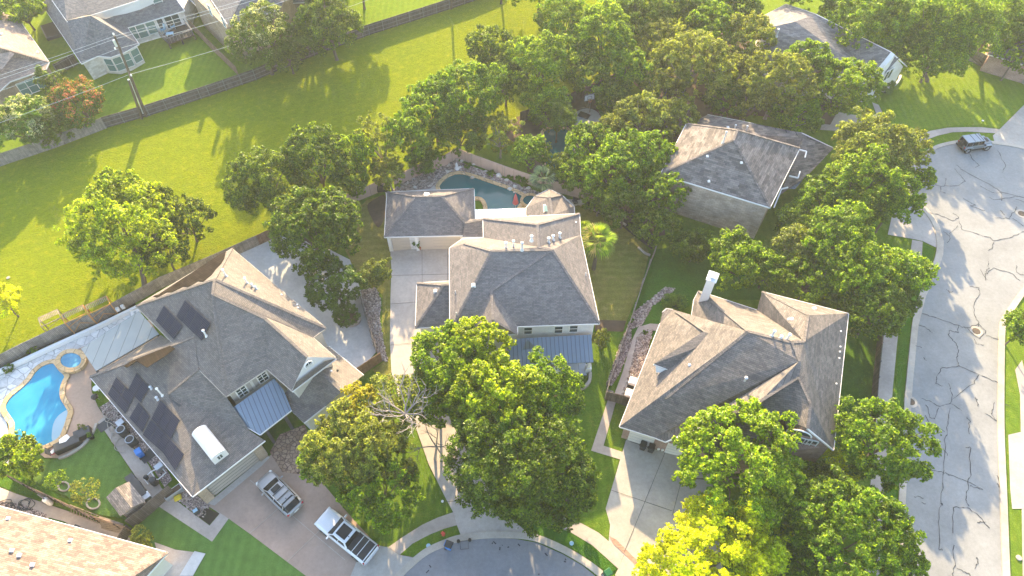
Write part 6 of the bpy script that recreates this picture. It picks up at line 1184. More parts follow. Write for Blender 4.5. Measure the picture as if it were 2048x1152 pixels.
def wheel(o, x, y, r, w_=.24):
    s_ = 1 if y > 0 else -1; mb = MB(); K = 20; prof = [(r * .6, -w_ / 2), (r * .93, -w_ / 2), (r, -w_ * .35), (r, w_ * .35), (r * .93, w_ / 2), (r * .6, w_ / 2)]
    for pr_, z in prof:
        for j in range(K): a = 2 * math.pi * j / K; mb.v.append(Vector((x + pr_ * math.cos(a), y + z, r + pr_ * math.sin(a))))
    for i in range(len(prof) - 1):
        for j in range(K): q = i * K; mb.f.append((q + j, q + (j + 1) % K, q + K + (j + 1) % K, q + K + j))
    t_ = mb.build('wheel', M['rubber'], o, local=True, uv=False); rm = MB(); f0 = y + s_ * w_ * .42
    rm.v.append(Vector((x, f0 + s_ * .02, r)))
    for j in range(10):
        a = 2 * math.pi * j / 10
        rm.v += [Vector((x + r * .62 * math.cos(a - .2), f0, r + r * .62 * math.sin(a - .2))), Vector((x + r * .62 * math.cos(a + .2), f0, r + r * .62 * math.sin(a + .2)))]
        rm.f.append((0, 1 + 2 * j, 2 + 2 * j))
    rm.build('rim', M['metal'], t_, local=True, uv=False)
def vehicle(name, label, front, rear, kind):
    f_, r_ = P(*front, .9), P(*rear, .9); c = (f_ + r_) / 2; c.z = 0; d = f_ - r_; rz = math.atan2(d.y, d.x); Lr = d.xy.length
    o = thing(name, c, label, {'truck': 'pickup truck', 'suv': 'car', 'jeep': 'off-road car'}[kind], None, rz)
    def B(mb, nm, mt, par=o, sm=False, bev=0): return mb.build(nm, M[mt], par, local=True, uv=False, smooth=sm, bevel=bev)
    if kind == 'truck':
        W_ = 2.02; S_ = [(3.0, 1.2, .55, .8, .86), (2.97, 1.6, .5, .88, .97), (2.88, 1.82, .42, .95, 1.06), (2.72, 1.94, .4, .99, 1.1), (2.45, 2.0, .4, 1.02, 1.14), (1.9, W_, .4, 1.06, 1.17), (1.25, W_, .4, 1.09, 1.2), (.5, W_, .4, 1.1, 1.21), (-.95, W_, .4, 1.1, 1.21), (-1.0, W_, .4, 1.14, 1.22), (-2.85, W_, .45, 1.14, 1.22), (-2.93, 1.9, .5, 1.1, 1.2)]
        B(loft(MB(), [(x, bsec(w_, a, b, t_)) for x, w_, a, b, t_ in S_]), 'body', 'paintw', sm=False)
        cab = [(1.35, 1.72, 1.2), (.62, 1.52, 1.86), (-.72, 1.52, 1.88), (-1.0, 1.66, 1.2)]
        def gh(x0, w0, z0, x1, w1, z1): return [Vector((x0, -w0 / 2, z0)), Vector((x0, w0 / 2, z0)), Vector((x1, w1 / 2, z1)), Vector((x1, -w1 / 2, z1))]
        B(MB().poly(gh(1.32, 1.74, 1.2, .62, 1.46, 1.84)), 'windshield', 'cglass'); B(MB().poly(gh(-1.0, 1.66, 1.2, -.78, 1.46, 1.85)[::-1]), 'rear_window', 'cglass')
        for s_ in (-1, 1):
            q = [Vector((1.22, s_ * .9, 1.2)), Vector((.6, s_ * .75, 1.83)), Vector((-.76, s_ * .75, 1.85)), Vector((-.98, s_ * .88, 1.2))]; B(MB().poly(q if s_ < 0 else q[::-1]), 'side_window', 'cglass')
            fm = MB(); fm.bar(q[0], q[1], .09, .06); fm.bar(q[2], q[3], .14, .06); fm.bar(q[0].lerp(q[3], .5), q[1].lerp(q[2], .5), .07, .05); fm.bar(q[0], q[3], .06, .05); B(fm, 'pillar', 'paintw')
        rf = loft(MB(), [(.66, [(-.76, 1.8), (-.7, 1.86), (0, 1.89), (.7, 1.86), (.76, 1.8)]), (.0, [(-.78, 1.82), (-.72, 1.9), (0, 1.94), (.72, 1.9), (.78, 1.82)]), (-.8, [(-.77, 1.82), (-.71, 1.89), (0, 1.92), (.71, 1.89), (.77, 1.82)])]); ro = B(rf, 'roof', 'paintw')
        sr = MB(); sr.box((-.05, 0, 1.935), (1.05, 1.08, .05)); B(sr, 'sunroof', 'cglass', ro, bev=.03); B(MB().box((-.68, .1, 1.97), (.2, .05, .06)), 'antenna', 'black', ro)
        tb = MB(); tb.box((-1.93, 0, 1.25), (1.74, 1.66, .06)); tn = B(tb, 'tonneau_cover', 'black', bev=.02)
        for x in (-1.52, -2.12): B(MB().box((x, 0, 1.3), (.05, 1.62, .03)), 'cover_bar', 'paintw', tn)
        B(MB().box((-1.03, 0, 1.26), (.1, 1.7, .08)), 'cab_gap', 'black')
        bm = MB(); bm.box((-3.0, 0, .55), (.16, 1.9, .2)); B(bm, 'rear_bumper', 'chrome', bev=.03); B(MB().box((-2.95, 0, 1.22), (.1, 1.7, .06)), 'tailgate', 'black')
        B(MB().box((3.0, 0, .75), (.06, 1.3, .35)), 'grille', 'black'); B(MB().box((3.02, 0, .5), (.12, 1.8, .16)), 'front_bumper', 'paintw', bev=.03)
        for s_ in (-1, 1):
            B(MB().box((2.86, s_ * .82, .92), (.2, .3, .16)), 'headlight', 'lamp', bev=.03); B(MB().box((-2.93, s_ * .93, .95), (.08, .12, .35)), 'taillight', 'tail')
            B(MB().box((1.0, s_ * 1.16, 1.25), (.16, .3, .2)), 'mirror', 'chrome', bev=.03)
        for x in (1.95, -1.85):
            for s_ in (-1, 1): wheel(o, x, s_ * .92, .41, .26)
        B(MB().bar((2.7, .55, 1.16), (1.5, .62, 1.225), .03, .02).bar((2.7, -.55, 1.16), (1.5, -.62, 1.225), .03, .02), 'hood_crease', 'trim')
    elif kind == 'suv':
        W_ = 1.94; S_ = [(2.45, .9, .5, .6, .66), (2.4, 1.35, .4, .68, .76), (2.28, 1.65, .35, .76, .85), (2.1, 1.82, .32, .84, .93), (1.6, 1.93, .3, .9, 1.0), (1.1, W_, .3, .95, 1.05), (0, W_, .3, .98, 1.06), (-1.5, W_, .3, 1.0, 1.08), (-2.1, 1.88, .32, 1.0, 1.08), (-2.36, 1.7, .38, .95, 1.04), (-2.45, 1.4, .5, .85, .95)]
        B(loft(MB(), [(x, bsec(w_, a, b, t_)) for x, w_, a, b, t_ in S_]), 'body', 'paints')
        def sec(x, wb, wt, zt): return (x, [(-wb / 2, 1.04), (-wt / 2 - .03, zt - .1), (-wt / 2 + .08, zt), (0, zt + .03), (wt / 2 - .08, zt), (wt / 2 + .03, zt - .1), (wb / 2, 1.04)])
        B(loft(MB(), [sec(1.28, 1.6, 1.5, 1.07), sec(.5, 1.68, 1.28, 1.56), sec(-1.5, 1.66, 1.26, 1.6), sec(-2.28, 1.5, 1.3, 1.12)]), 'window_glass', 'cglass')
        ro = B(loft(MB(), [(.5, [(-.62, 1.54), (-.55, 1.59), (0, 1.62), (.55, 1.59), (.62, 1.54)]), (-.3, [(-.68, 1.58), (-.6, 1.65), (0, 1.69), (.6, 1.65), (.68, 1.58)]), (-1.1, [(-.67, 1.58), (-.59, 1.65), (0, 1.69), (.59, 1.65), (.67, 1.58)]), (-1.82, [(-.6, 1.45), (-.54, 1.52), (0, 1.55), (.54, 1.52), (.6, 1.45)])]), 'roof', 'paints')
        B(MB().box((.12, 0, 1.675), (.55, .82, .04), tilt=Matrix.Rotation(.06, 3, 'Y')), 'sunroof', 'cglass', ro, bev=.02)
        for x in (-.28, -.92): B(MB().box((x, 0, 1.76), (.07, 1.3, .05)), 'roof_bar', 'black', ro)
        B(MB().box((-1.35, 0, 1.7), (.14, .05, .06)), 'antenna', 'black', ro)
        for s_ in (-1, 1):
            B(MB().tube([(.55, s_ * .66, 1.6), (-.4, s_ * .69, 1.71), (-1.6, s_ * .66, 1.64)], .03, 6), 'roof_rail', 'chrome', ro)
            fm = MB(); fm.bar((1.25, s_ * .8, 1.06), (.5, s_ * .67, 1.56), .07, .06); fm.bar((-.35, s_ * .83, 1.06), (-.4, s_ * .67, 1.6), .07, .05); fm.bar((-1.6, s_ * .83, 1.06), (-1.7, s_ * .64, 1.58), .25, .05); B(fm, 'pillar', 'paints')
            B(MB().box((2.2, s_ * .72, .8), (.28, .3, .12), s_ * -.35), 'headlight', 'lamp', bev=.03); B(MB().box((-2.35, s_ * .72, .93), (.16, .34, .12), s_ * .25), 'taillight', 'tail', bev=.02)
            B(MB().box((.85, s_ * 1.08, 1.1), (.14, .26, .15)), 'mirror', 'paints', bev=.03)
        B(MB().box((2.42, 0, .6), (.06, .8, .25)), 'grille', 'black'); B(MB().box((-2.47, 0, .7), (.04, .5, .13)), 'number_plate', 'white')
        for x in (1.5, -1.45):
            for s_ in (-1, 1): wheel(o, x, s_ * .86, .36)
    else:
        B(loft(MB(), [(x, bsec(w_, a, b, t_, .02)) for x, w_, a, b, t_ in [(2.05, 1.2, .6, 1.0, 1.06), (2.0, 1.3, .55, 1.05, 1.12), (.95, 1.5, .5, 1.12, 1.18), (.7, 1.62, .5, 1.14, 1.2), (-1.95, 1.62, .5, 1.14, 1.2), (-2.0, 1.58, .55, 1.12, 1.18)]]), 'body', 'paintj')
        def sec(x, wb, wt, zt): return (x, [(-wb / 2, 1.18), (-wt / 2, zt - .06), (-wt / 2 + .06, zt), (wt / 2 - .06, zt), (wt / 2, zt - .06), (wb / 2, 1.18)])
        B(loft(MB(), [sec(.78, 1.5, 1.4, 1.2), sec(.45, 1.56, 1.36, 1.74), sec(-1.92, 1.56, 1.4, 1.74), sec(-2.0, 1.56, 1.4, 1.2)]), 'window_glass', 'cglass')
        ro = B(MB().box((-.75, 0, 1.8), (2.45, 1.46, .12)), 'hardtop', 'jtop', bev=.04)
        for x in (-.15, -.95, .25): B(MB().box((x, 0, 1.87), (.06, 1.4, .02)), 'roof_seam', 'black', ro)
        for s_ in (-1, 1):
            fm = MB()
            for x in (.55, -.3, -1.1, -1.95): fm.bar((x, s_ * .78, 1.18), (x - .05, s_ * .71, 1.76), .1, .05)
            B(fm, 'pillar', 'paintj')
            for x in (1.45, -1.35): B(loft(MB(), [(x + .58, [(s_ * .62, .75), (s_ * .62, .8), (s_ * .95, .8), (s_ * .95, .7)]), (x + .35, [(s_ * .62, .98), (s_ * .62, 1.04), (s_ * .96, 1.04), (s_ * .96, .95)]), (x - .35, [(s_ * .62, .98), (s_ * .62, 1.04), (s_ * .96, 1.04), (s_ * .96, .95)]), (x - .6, [(s_ * .62, .7), (s_ * .62, .75), (s_ * .95, .75), (s_ * .95, .65)])]), 'fender', 'jtop')
            B(MB().lathe((0, 0, 0), [(.1, 0), (.1, .05)], 10), 'headlight', 'lamp').matrix_local = Matrix.Translation((2.04, s_ * .45, .92)) @ Matrix.Rotation(math.pi / 2, 4, 'Y')
            B(MB().box((-2.02, s_ * .7, .95), (.08, .14, .2)), 'taillight', 'tail'); B(MB().box((.6, s_ * .98, 1.25), (.1, .2, .2)), 'mirror', 'black')
            B(MB().box((0, s_ * .86, .48), (1.5, .14, .06)), 'side_step', 'black')
        B(MB().box((2.0, 0, .55), (.2, 1.6, .2)), 'front_bumper', 'black', bev=.03); B(MB().box((-2.05, 0, .55), (.2, 1.6, .2)), 'rear_bumper', 'black', bev=.03)
        B(MB().box((1.45, 0, 1.23), (.35, .7, .04)), 'hood_vent', 'black')
        sp = MB().lathe((0, 0, 0), [(.2, 0), (.4, 0), (.42, .08), (.42, .2), (.38, .26), (.2, .26)], 18); s_ = B(sp, 'spare_wheel', 'rubber'); s_.matrix_local = Matrix.Translation((-2.06, .05, 1.05)) @ Matrix.Rotation(-math.pi / 2, 4, 'Y')
        for x in (1.45, -1.35):
            for s_ in (-1, 1): wheel(o, x, s_ * .8, .43, .28)
    return o
vehicle('pickup_truck', 'white crew cab pickup truck with big black sunroof and black bed cover', (640, 1028), (746, 1113), 'truck')
vehicle('parked_car', 'silver wagon-like car with roof bars parked near the garage', (524, 951), (592, 1019), 'suv')
vehicle('off_road_car', 'grey-blue boxy off-road car with spare wheel parked in the cul-de-sac', (1983, 281), (1918, 290), 'jeep')
# ================================================================== YARD THINGS
def T(name, u, v, label, cat, group=None, rz=0.0, z=0.1): return thing(name, P(u, v, 0) + Vector((0, 0, z)), label, cat, group, rz)
def pt(o, mb, nm, mt, bev=0, sm=False, par=None): return mb.build(nm, M[mt], par or o, local=True, bevel=bev, smooth=sm)
# air conditioners
for u, v, lb, mt in ((251, 868, 'rounded dark air conditioner nearer the pool, first of the two behind the blue bin', 'dark'), (269, 888, 'rounded dark air conditioner touching the blue bin', 'dark')):
    o = T('air_conditioner', u, v, lb, 'air conditioner', 'dark air conditioners beside the solar house', R_(48)); pt(o, MB().box((0, 0, .5), (.85, .85, 1.0)), 'casing', mt, .18); pt(o, MB().lathe((0, 0, 1.0), [(.42, 0), (.42, .05), (.36, .06), (.36, .0)], 18), 'grille_ring', 'metal'); pt(o, MB().lathe((0, 0, 1.0), [(.34, 0), (.34, .03), (.06, .05)], 18).box((0, 0, 1.05), (.66, .03, .01)).box((0, 0, 1.05), (.03, .66, .01)), 'fan', 'black')
o = T('equipment_box', 246, 851, 'small square grey box behind the two dark air conditioners', 'utility box', None, R_(48)); pt(o, MB().box((0, 0, .3), (.6, .6, .6)), 'body', 'dark', .03); pt(o, MB().box((0, 0, .62), (.66, .66, .05)), 'lid', 'metal', .01)
for u, v, lb in ((1264, 772, 'square white air conditioner beside the peach roof edge'), (1257, 796, 'second white air conditioner half behind the black gate fence')):
    o = T('air_conditioner', u, v, lb, 'air conditioner', 'white air conditioners beside the chimney house', R_(-22)); pt(o, MB().box((0, 0, .5), (.9, .9, 1.0)), 'casing', 'trim', .06); pt(o, MB().lathe((0, 0, 1.0), [(.38, 0), (.38, .05), (.3, .06)], 18), 'fan_guard', 'steel'); pt(o, MB().box((0, 0, .45), (.92, .92, .6)), 'louvre', 'dark')
# wheeled bins
def bin_(u, v, label, body, lid, rz, group=None, tip=0):
    o = T('wheeled_bin', u, v, label, 'bin', group, rz); b = MB(); b.v = [Vector(x) for x in ((-.22, -.24, .08), (.22, -.24, .08), (.22, .24, .08), (-.22, .24, .08), (-.3, -.3, 1.0), (.32, -.3, 1.0), (.32, .3, 1.0), (-.3, .3, 1.0))]; b.f = [(0, 3, 2, 1), (4, 5, 6, 7), (0, 1, 5, 4), (1, 2, 6, 5), (2, 3, 7, 6), (3, 0, 4, 7)]
    pt(o, b, 'body', body, .03); l_ = pt(o, MB().box((.02, 0, 1.04), (.7, .64, .09), taper=.86), 'lid', lid, .03); pt(o, MB().tube([(-.36, -.25, .98), (-.36, .25, .98)], .025, 6), 'handle', body)
    for s_ in (-1, 1): pt(o, MB().tube([(-.26, s_ * .27, .12), (-.26, s_ * .33, .12)], .12, 12), 'wheel', 'black')
    return o
bin_(286, 912, 'bright blue recycling bin beside the dark air conditioners', 'blue', 'blue', R_(130))
bin_(899, 1096, 'black lidded blue bin standing at the kerb by the hydrant', 'blue', 'black', R_(-20))
bin_(1213, 1152, 'green bin at the bottom edge on the cul-de-sac kerb', 'green', 'green', R_(30))
bin_(1284, 898, 'black bin at the red brick garage door, nearer the corner', 'black', 'black', R_(-110), 'black bins in front of the brick garage'); bin_(1300, 903, 'black bin at the red brick garage door, nearer the brick pier', 'black', 'black', R_(-110), 'black bins in front of the brick garage')
bin_(1217, 796, 'dark bin in the corner behind the black gate fence', 'dark', 'dark', R_(-20))
bin_(163, 1066, 'black tub bin under the eave of the peach roof', 'black', 'black', R_(70))
# dark mats
for u, v, a, b, rz, lb in ((299, 911, 1.5, 1.0, -42, 'dark rubber mat next to the blue bin'), (211, 851, 1.3, 1.0, -42, 'dark step mat at the corner of the pool deck')):
    p = P(u, v, 0); tag(MB().box(p + Vector((0, 0, .13)), (a, b, .04), R_(90 + rz)).build('mat', M['dark']), lb, 'mat')
p = P(1168, 232, 0); tag(MB().box(p + Vector((0, 0, .13)), (1.6, 1.1, .05), R_(-30)).build('mat', M['black']), 'black mat on the round basketball court', 'mat')
# pool equipment
o = T('pool_pump', 316, 948, 'pool pumps, white pipes and filter tank on the rocks beside the house wall', 'pool pump', None, R_(48)); pt(o, MB().box((.5, .2, .35), (.75, .6, .6)), 'heater', 'metal', .04); pt(o, MB().lathe((-.6, -.75, 0), [(.33, .1), (.36, .5), (.3, .95), (.12, 1.05)], 14), 'filter_tank', 'dark'); pt(o, MB().lathe((-.9, .3, 0), [(.2, .05), (.22, .4), (.1, .5)], 12), 'pump', 'black')
pt(o, MB().tube([(.2, .2, .4), (-.3, .3, .5), (-.6, .35, .35), (-1.1, .35, .35), (-1.1, -.5, .35)], .05, 6).tube([(.6, -.2, .4), (.6, -.9, .6), (-.2, -.95, .6), (-.5, -.8, .9)], .05, 6).tube([(-.3, .3, .5), (-.35, -.3, .5), (-.6, -.7, .7)], .05, 6), 'pipes', 'white')
# shed
o = thing('garden_shed', P(258, 1012, 0), 'small shed with a shingle roof beside the dark grey fence', 'shed'); z = 2.15
c4 = [P(212, 995, z), P(258, 963, z), P(291, 1003, z), P(241, 1033, z)]; m0, m1 = (c4[0] + c4[1]) / 2 + Vector((0, 0, .4)), (c4[2] + c4[3]) / 2 + Vector((0, 0, .4))
rf = MB(); rf.poly([c4[0], m0, m1, c4[3]][::-1]); rf.poly([m0, c4[1], c4[2], m1][::-1]); r_o = rf.build('roof', shingle('shingles_shed', (.19, .17, .155), .35), o)
for pl_ in r_o.data.polygons:
    if pl_.normal.z < 0: pl_.flip()
wq = inset(c4, .18); wm = MB().prism([(q.x, q.y) for q in wq], 0, z - .02); wm.build('wall', M['fencel'], o)
g_ = MB(); g_.poly([Vector(wq[0]) , Vector(wq[1]), m0 + (m1 - m0) * .08 - Vector((0, 0, .06))]); g_.poly([Vector(wq[3]), Vector(wq[2]), m1 + (m0 - m1) * .08 - Vector((0, 0, .06))]); g_.build('gable', M['fencel'], o)
for u, v, d, lb, mt in ((270, 965, (.8, .7, .9), 'small dark storage box behind the shed', 'dark'), (285, 985, (1.9, .75, .95), 'long dark storage bench along the shed', 'dark'), (300, 1000, (.6, .7, .9), 'pale grey crate at the end of the dark storage bench', 'metal')):
    o = T('storage_box', u, v, lb, 'storage box', 'storage boxes beside the shed', R_(-46)); pt(o, MB().box((0, 0, d[2] / 2), (d[0], d[1], d[2])), 'body', mt, .03); pt(o, MB().box((0, 0, d[2] + .03), (d[0] + .06, d[1] + .06, .06)), 'lid', mt, .02)
# deck furniture
for u, v, L_, lb in ((141, 893, 2.3, 'long dark wicker bench with a white towel on the pool deck'), (171, 872, 1.5, 'short dark wicker bench beside the potted plant on the pool deck')):
    o = T('deck_bench', u, v, lb, 'bench', 'wicker benches on the pool deck', R_(30)); pt(o, MB().box((0, 0, .33), (L_, .95, .66)), 'base', 'black', .03); pt(o, MB().box((0, .02, .7), (L_ - .04, .9, .08)), 'cushion', 'dark', .03)
o = T('towel', 138, 885, 'white towel thrown over the long wicker bench', 'towel', None, R_(30), .88); pt(o, MB().poly([(-.5, -.3, 0), (.1, -.42, .03), (.5, -.1, .0), (.3, .35, .04), (-.2, .25, 0), (-.45, .1, .03)]), 'cloth', 'white')
o = T('potted_plant', 173, 863, 'leafy plant in a dark pot behind the short wicker bench', 'potted plant'); pt(o, MB().lathe((0, 0, 0), [(.2, 0), (.3, .5), (.28, .5)], 12), 'pot', 'black')
def leaves_at(o, zc, R, mt, n, seed, ls=.14):
    q, c_, _, _ = crown_arrays(np.random.RandomState(seed), R, R * .8, n, ls, 8, .3, .9, .45); q = q + np.array([0, 0, zc]); me = leaf_mesh('foliage', q, [L[mt]]); x = bpy.data.objects.new('foliage', me); col.objects.link(x); x.parent = o
leaves_at(o, .75, .45, 'olive', 260, 5)
o = T('potted_plant', 186, 877, 'dark round pot plant at the lawn edge of the pool deck', 'potted plant'); pt(o, MB().lathe((0, 0, 0), [(.2, 0), (.28, .5), (.25, .5)], 12), 'pot', 'black'); leaves_at(o, .65, .35, 'shrub', 160, 6)
o = T('folding_chair', 112, 908, 'folding chair heaped with striped towels beside the glowing tree', 'chair', None, R_(25)); pt(o, MB().box((0, 0, .42), (.6, .6, .05)), 'seat', 'redf'); pt(o, MB().box((-.3, 0, .75), (.08, .6, .65), tilt=Matrix.Rotation(-.25, 3, 'Y')), 'backrest', 'dark'); pt(o, MB().box((.05, .05, .48), (.5, .35, .06), .5), 'towels', 'white')
for x in (-.25, .25):
    for y in (-.25, .25): pt(o, MB().bar((x, y, 0), (x, y, .42), .04, .04), 'leg', 'metal')
o = T('grill', 196, 800, 'small round black grill against the solar house', 'grill'); pt(o, MB().lathe((0, 0, .35), [(.1, 0), (.32, .15), (.34, .32), (.2, .48), (.05, .52)], 14, ), 'bowl', 'black'); pt(o, MB().bar((.2, 0, 0), (.1, 0, .4), .03, .03).bar((-.15, .2, 0), (-.05, .1, .4), .03, .03).bar((-.15, -.2, 0), (-.05, -.1, .4), .03, .03), 'legs', 'metal')
o = T('side_table', 199, 783, 'small white table under the eave by the pool deck', 'table'); pt(o, MB().lathe((0, 0, .6), [(.35, 0), (.35, .04)], 14), 'top', 'white'); pt(o, MB().tube([(0, 0, 0), (0, 0, .6)], .04, 6), 'leg', 'white')
# garden hoses
def hose(u, v, label, mt, loops, r, seed, dx=0, dy=0):
    rn = random.Random(seed); p = P(u, v, 0); pts = [p + Vector((math.cos(a * .9) * r * rn.uniform(.6, 1.2) + dx * a / 20, math.sin(a * .9) * r * rn.uniform(.5, 1.1) + dy * a / 20, .16 + rn.uniform(0, .05))) for a in range(loops * 7)]
    tag(MB().tube(spline(pts, False, 4), .035, 5).build('garden_hose', M[mt], uv=False), label, 'hose')
hose(222, 818, 'tangled pale hose on the gravel beside the solar panels', 'curb', 6, .75, 3, 1.3, -2.0); hose(8, 1012, 'dark hose coiled at the left edge of the side path', 'dark', 4, .7, 5, .9, -.4); hose(48, 1010, 'dark coiled hose in the middle of the side path', 'dark', 3, .65, 8, .5, 0)
# left-hand side path things
a, b = P(146, 1021, 0), P(202, 1043, 0); o = thing('ladder', a, 'wooden ladder lying against the brown plank fence', 'ladder'); z0, z1 = .25, .85; d_ = (b - a); n_ = Vector((d_.y, -d_.x, 0)).normalized() * .25
for s_, z in ((1, z0), (-1, z1)): MB().bar(a + n_ * s_ + Vector((0, 0, z)), b + n_ * s_ + Vector((0, 0, z)), .06, .08).build('side_rail', M['wood'], o)
for k in range(10): c = a.lerp(b, (k + .5) / 10); MB().bar(c + n_ + Vector((0, 0, z0)), c - n_ + Vector((0, 0, z1)), .05, .05).build('rung', M['wood'], o)
rn = random.Random(2)
for k in range(7):
    a = P(205 + rn.uniform(-3, 3), 1040 + k * 2.6, 0) + Vector((0, 0, .16 + .0 * k)); b = P(252 + rn.uniform(-4, 4), 1056 + k * 2.2, 0) + Vector((0, 0, .2))
    o_ = tag(MB().bar(a + Vector((0, 0, .12 * (6 - k))), b + Vector((0, 0, .12 * (6 - k))), .16, .07).build('wood_plank', M['wood']), 'loose weathered plank piled against the fence behind the peach roof', 'plank', 'planks piled against the fence')
o = T('garden_bench', 94, 1003, 'grey wooden bench turned up against the brown fence', 'bench', None, R_(-22)); pt(o, MB().box((0, .1, .6), (.7, .12, 1.1)), 'seat', 'fencel'); pt(o, MB().box((0, -.1, .15), (.7, .4, .06)), 'backrest', 'fencel')
o = T('rain_barrel', 104, 1008, 'narrow white cylinder standing beside the upturned bench', 'tank'); pt(o, MB().lathe((0, 0, 0), [(.2, 0), (.24, .1), (.24, 1.1), (.12, 1.25)], 12), 'tank', 'white'); pt(o, MB().lathe((0, 0, 1.25), [(.06, 0), (.06, .08)], 8), 'cap', 'dark')
o = T('trough', 351, 988, 'long grey planter trough beside the yellow bag', 'planter', None, R_(42)); pt(o, MB().box((0, 0, .3), (1.7, .65, .6)), 'body', 'metal', .04); pt(o, MB().box((0, 0, .61), (1.5, .48, .04)), 'soil', 'soil')
o = T('sack', 357, 997, 'bright yellow sack on the rocks beside the grey trough', 'sack', None, R_(30)); pt(o, MB().box((0, 0, .15), (.75, .6, .3), taper=.7), 'bag', 'yellow', .1)
o = T('utility_box', 396, 1026, 'blue-topped utility box at the brick pier of the garage', 'utility box', None, R_(40)); pt(o, MB().box((0, 0, .3), (.5, .4, .6)), 'body', 'dark', .03); pt(o, MB().box((0, 0, .62), (.4, .3, .06)), 'lid', 'lblue')
o = T('white_tub', 196, 1078, 'white plastic tub ring under the peach roof eave', 'tub'); pt(o, MB().tube([(math.cos(a) * .8, math.sin(a) * .35, .3) for a in [i * math.pi / 8 for i in range(17)]], .05, 6, False), 'rim', 'white')
# orange trellis frames over the planting bed
for k, (u0, v0, u1, v1) in enumerate(((104, 675, 142, 657), (150, 668, 192, 648), (196, 650, 238, 630))):
    a, b = P(u0, v0, 0), P(u1, v1, 0); t_ = (b - a).normalized(); n_ = Vector((-t_.y, t_.x, 0)); Wd = 1.3; H_ = 2.1
    o = thing('garden_trellis', a, ['pale slatted trellis frame left of the two orange ones', 'orange trellis frame in the middle of the row behind the terrace', 'orange trellis frame nearest the solar house'][k], 'trellis', 'trellis frames behind the flagstone terrace'); mb = MB(); cs_ = [a, b, b + n_ * Wd, a + n_ * Wd]
    mt = 'orange' if k else 'wood'
    for c in cs_: MB().bar(c, c + Vector((0, 0, H_)), .07, .07).build('post', M[mt], o)
    for c, d in zip(cs_, cs_[1:] + cs_[:1]): mb.bar(c + Vector((0, 0, H_)), d + Vector((0, 0, H_)), .07, .07)
    mb.bar(a + Vector((0, 0, 1.3)), b + Vector((0, 0, H_)), .04, .04); mb.bar(a + Vector((0, 0, .2)), (a + b) / 2 + Vector((0, 0, 1.2)), .04, .04); mb.bar(b + Vector((0, 0, .2)), (a + b) / 2 + Vector((0, 0, 1.2)), .04, .04); mb.build('frame', M[mt], o)
    sm_ = MB()
    for j in range(13): c = (a + n_ * Wd * .45).lerp(b + n_ * Wd * .45, (j + .5) / 13) + Vector((0, 0, H_ + .05)); sm_.bar(c, c + n_ * Wd * .6, .09, .03)
    sm_.build('slats', M['wood'], o)
for u, v, lb in ((242, 627, 'small white box on the low white wall, nearer the trellis'), (252, 622, 'small white box on the low white wall, nearer the house')):
    o = T('speaker_box', u, v, lb, 'box', 'white boxes on the low wall', R_(27), .55); pt(o, MB().box((0, 0, .25), (.35, .3, .5)), 'body', 'white', .03)
o = T('skimmer_hatch', 274, 630, 'square white slab with a round centre at the roof corner', 'slab', None, R_(27), .1); pt(o, MB().box((0, 0, .2), (.9, .8, .4)), 'slab', 'white'); pt(o, MB().lathe((0, 0, .4), [(.15, 0), (.15, .03)], 12), 'cap', 'metal')
# central house small things
for u, v, lb, pm, sd_ in ((831, 497, 'potted plant in a white pot between the two garage doors', 'white', 1), (839, 499, 'potted plant in a clay pot between the two garage doors', 'clay', 2), (847, 684, 'potted shrub standing at the small annex of the driveway', 'clay', 3)):
    o = T('potted_plant', u, v, lb, 'potted plant', 'potted plants on the driveway'); pt(o, MB().lathe((0, 0, 0), [(.2, 0), (.3, .5), (.27, .5)], 12), 'pot', pm); leaves_at(o, .95, .62, 'shrub', 420, sd_, .16)
o = T('patio_umbrella', 1031, 417, 'closed faded red patio umbrella beside the teal pool', 'umbrella'); pt(o, MB().tube([(0, 0, 0), (0, 0, 2.5)], .03, 6), 'pole', 'metal'); pt(o, MB().lathe((0, 0, .9), [(.38, 0), (.3, .5), (.2, 1.1), (.03, 1.6)], 10), 'canopy', 'redf')
o = T('statue', 914, 339, 'small white statue on the rocks at the head of the teal pool', 'statue'); pt(o, MB().lathe((0, 0, 0), [(.35, 0), (.3, .2), (.16, .45), (.2, .7), (.1, .85), (.12, 1.0), (.03, 1.1)], 10).box((.25, 0, .25), (.7, .25, .18), .3), 'figure', 'white', .02)
rn = random.Random(9)
for i, (u, v, r) in enumerate(((972, 345, .3), (997, 353, .42), (924, 323, .25), (914, 321, .3), (948, 330, .25), (1013, 362, .3), (960, 350, .2), (1030, 375, .35), (1057, 378, .3), (900, 333, .22), (895, 345, .3), (1043, 368, .22), (806, 377, .25), (830, 376, .25), (1020, 380, .35), (945, 357, .3))):
    p = P(u, v, 0); mb = MB(); n = len(mb.v); K = 7
    for z, k_ in ((0, 1.0), (.5, .95), (.85, .6)):
        for j in range(K): a = 6.283 * j / K; mb.v.append(Vector((p.x + r * k_ * math.cos(a) * rn.uniform(.7, 1.25), p.y + r * .8 * k_ * math.sin(a) * rn.uniform(.7, 1.2), .08 + r * z)))
    for l__ in range(2):
        for j in range(K): q = l__ * K; mb.f.append((q + j, q + (j + 1) % K, q + K + (j + 1) % K, q + K + j))
    mb.f.append(tuple(range(2 * K, 3 * K)))
    tag(mb.build('boulder', M['limestone' if i % 3 else 'curb'], uv=True), 'garden boulder on the gravel bank round the teal pool', 'boulder', 'boulders round the teal pool')
o = T('grill', 765, 382, 'covered dark grill beside the detached garage', 'grill', None, .2); pt(o, MB().box((0, 0, .5), (1.3, .7, 1.0), taper=.85), 'cover', 'black', .12); pt(o, MB().box((.8, .2, .35), (.4, .4, .7)), 'side_box', 'dark', .03)
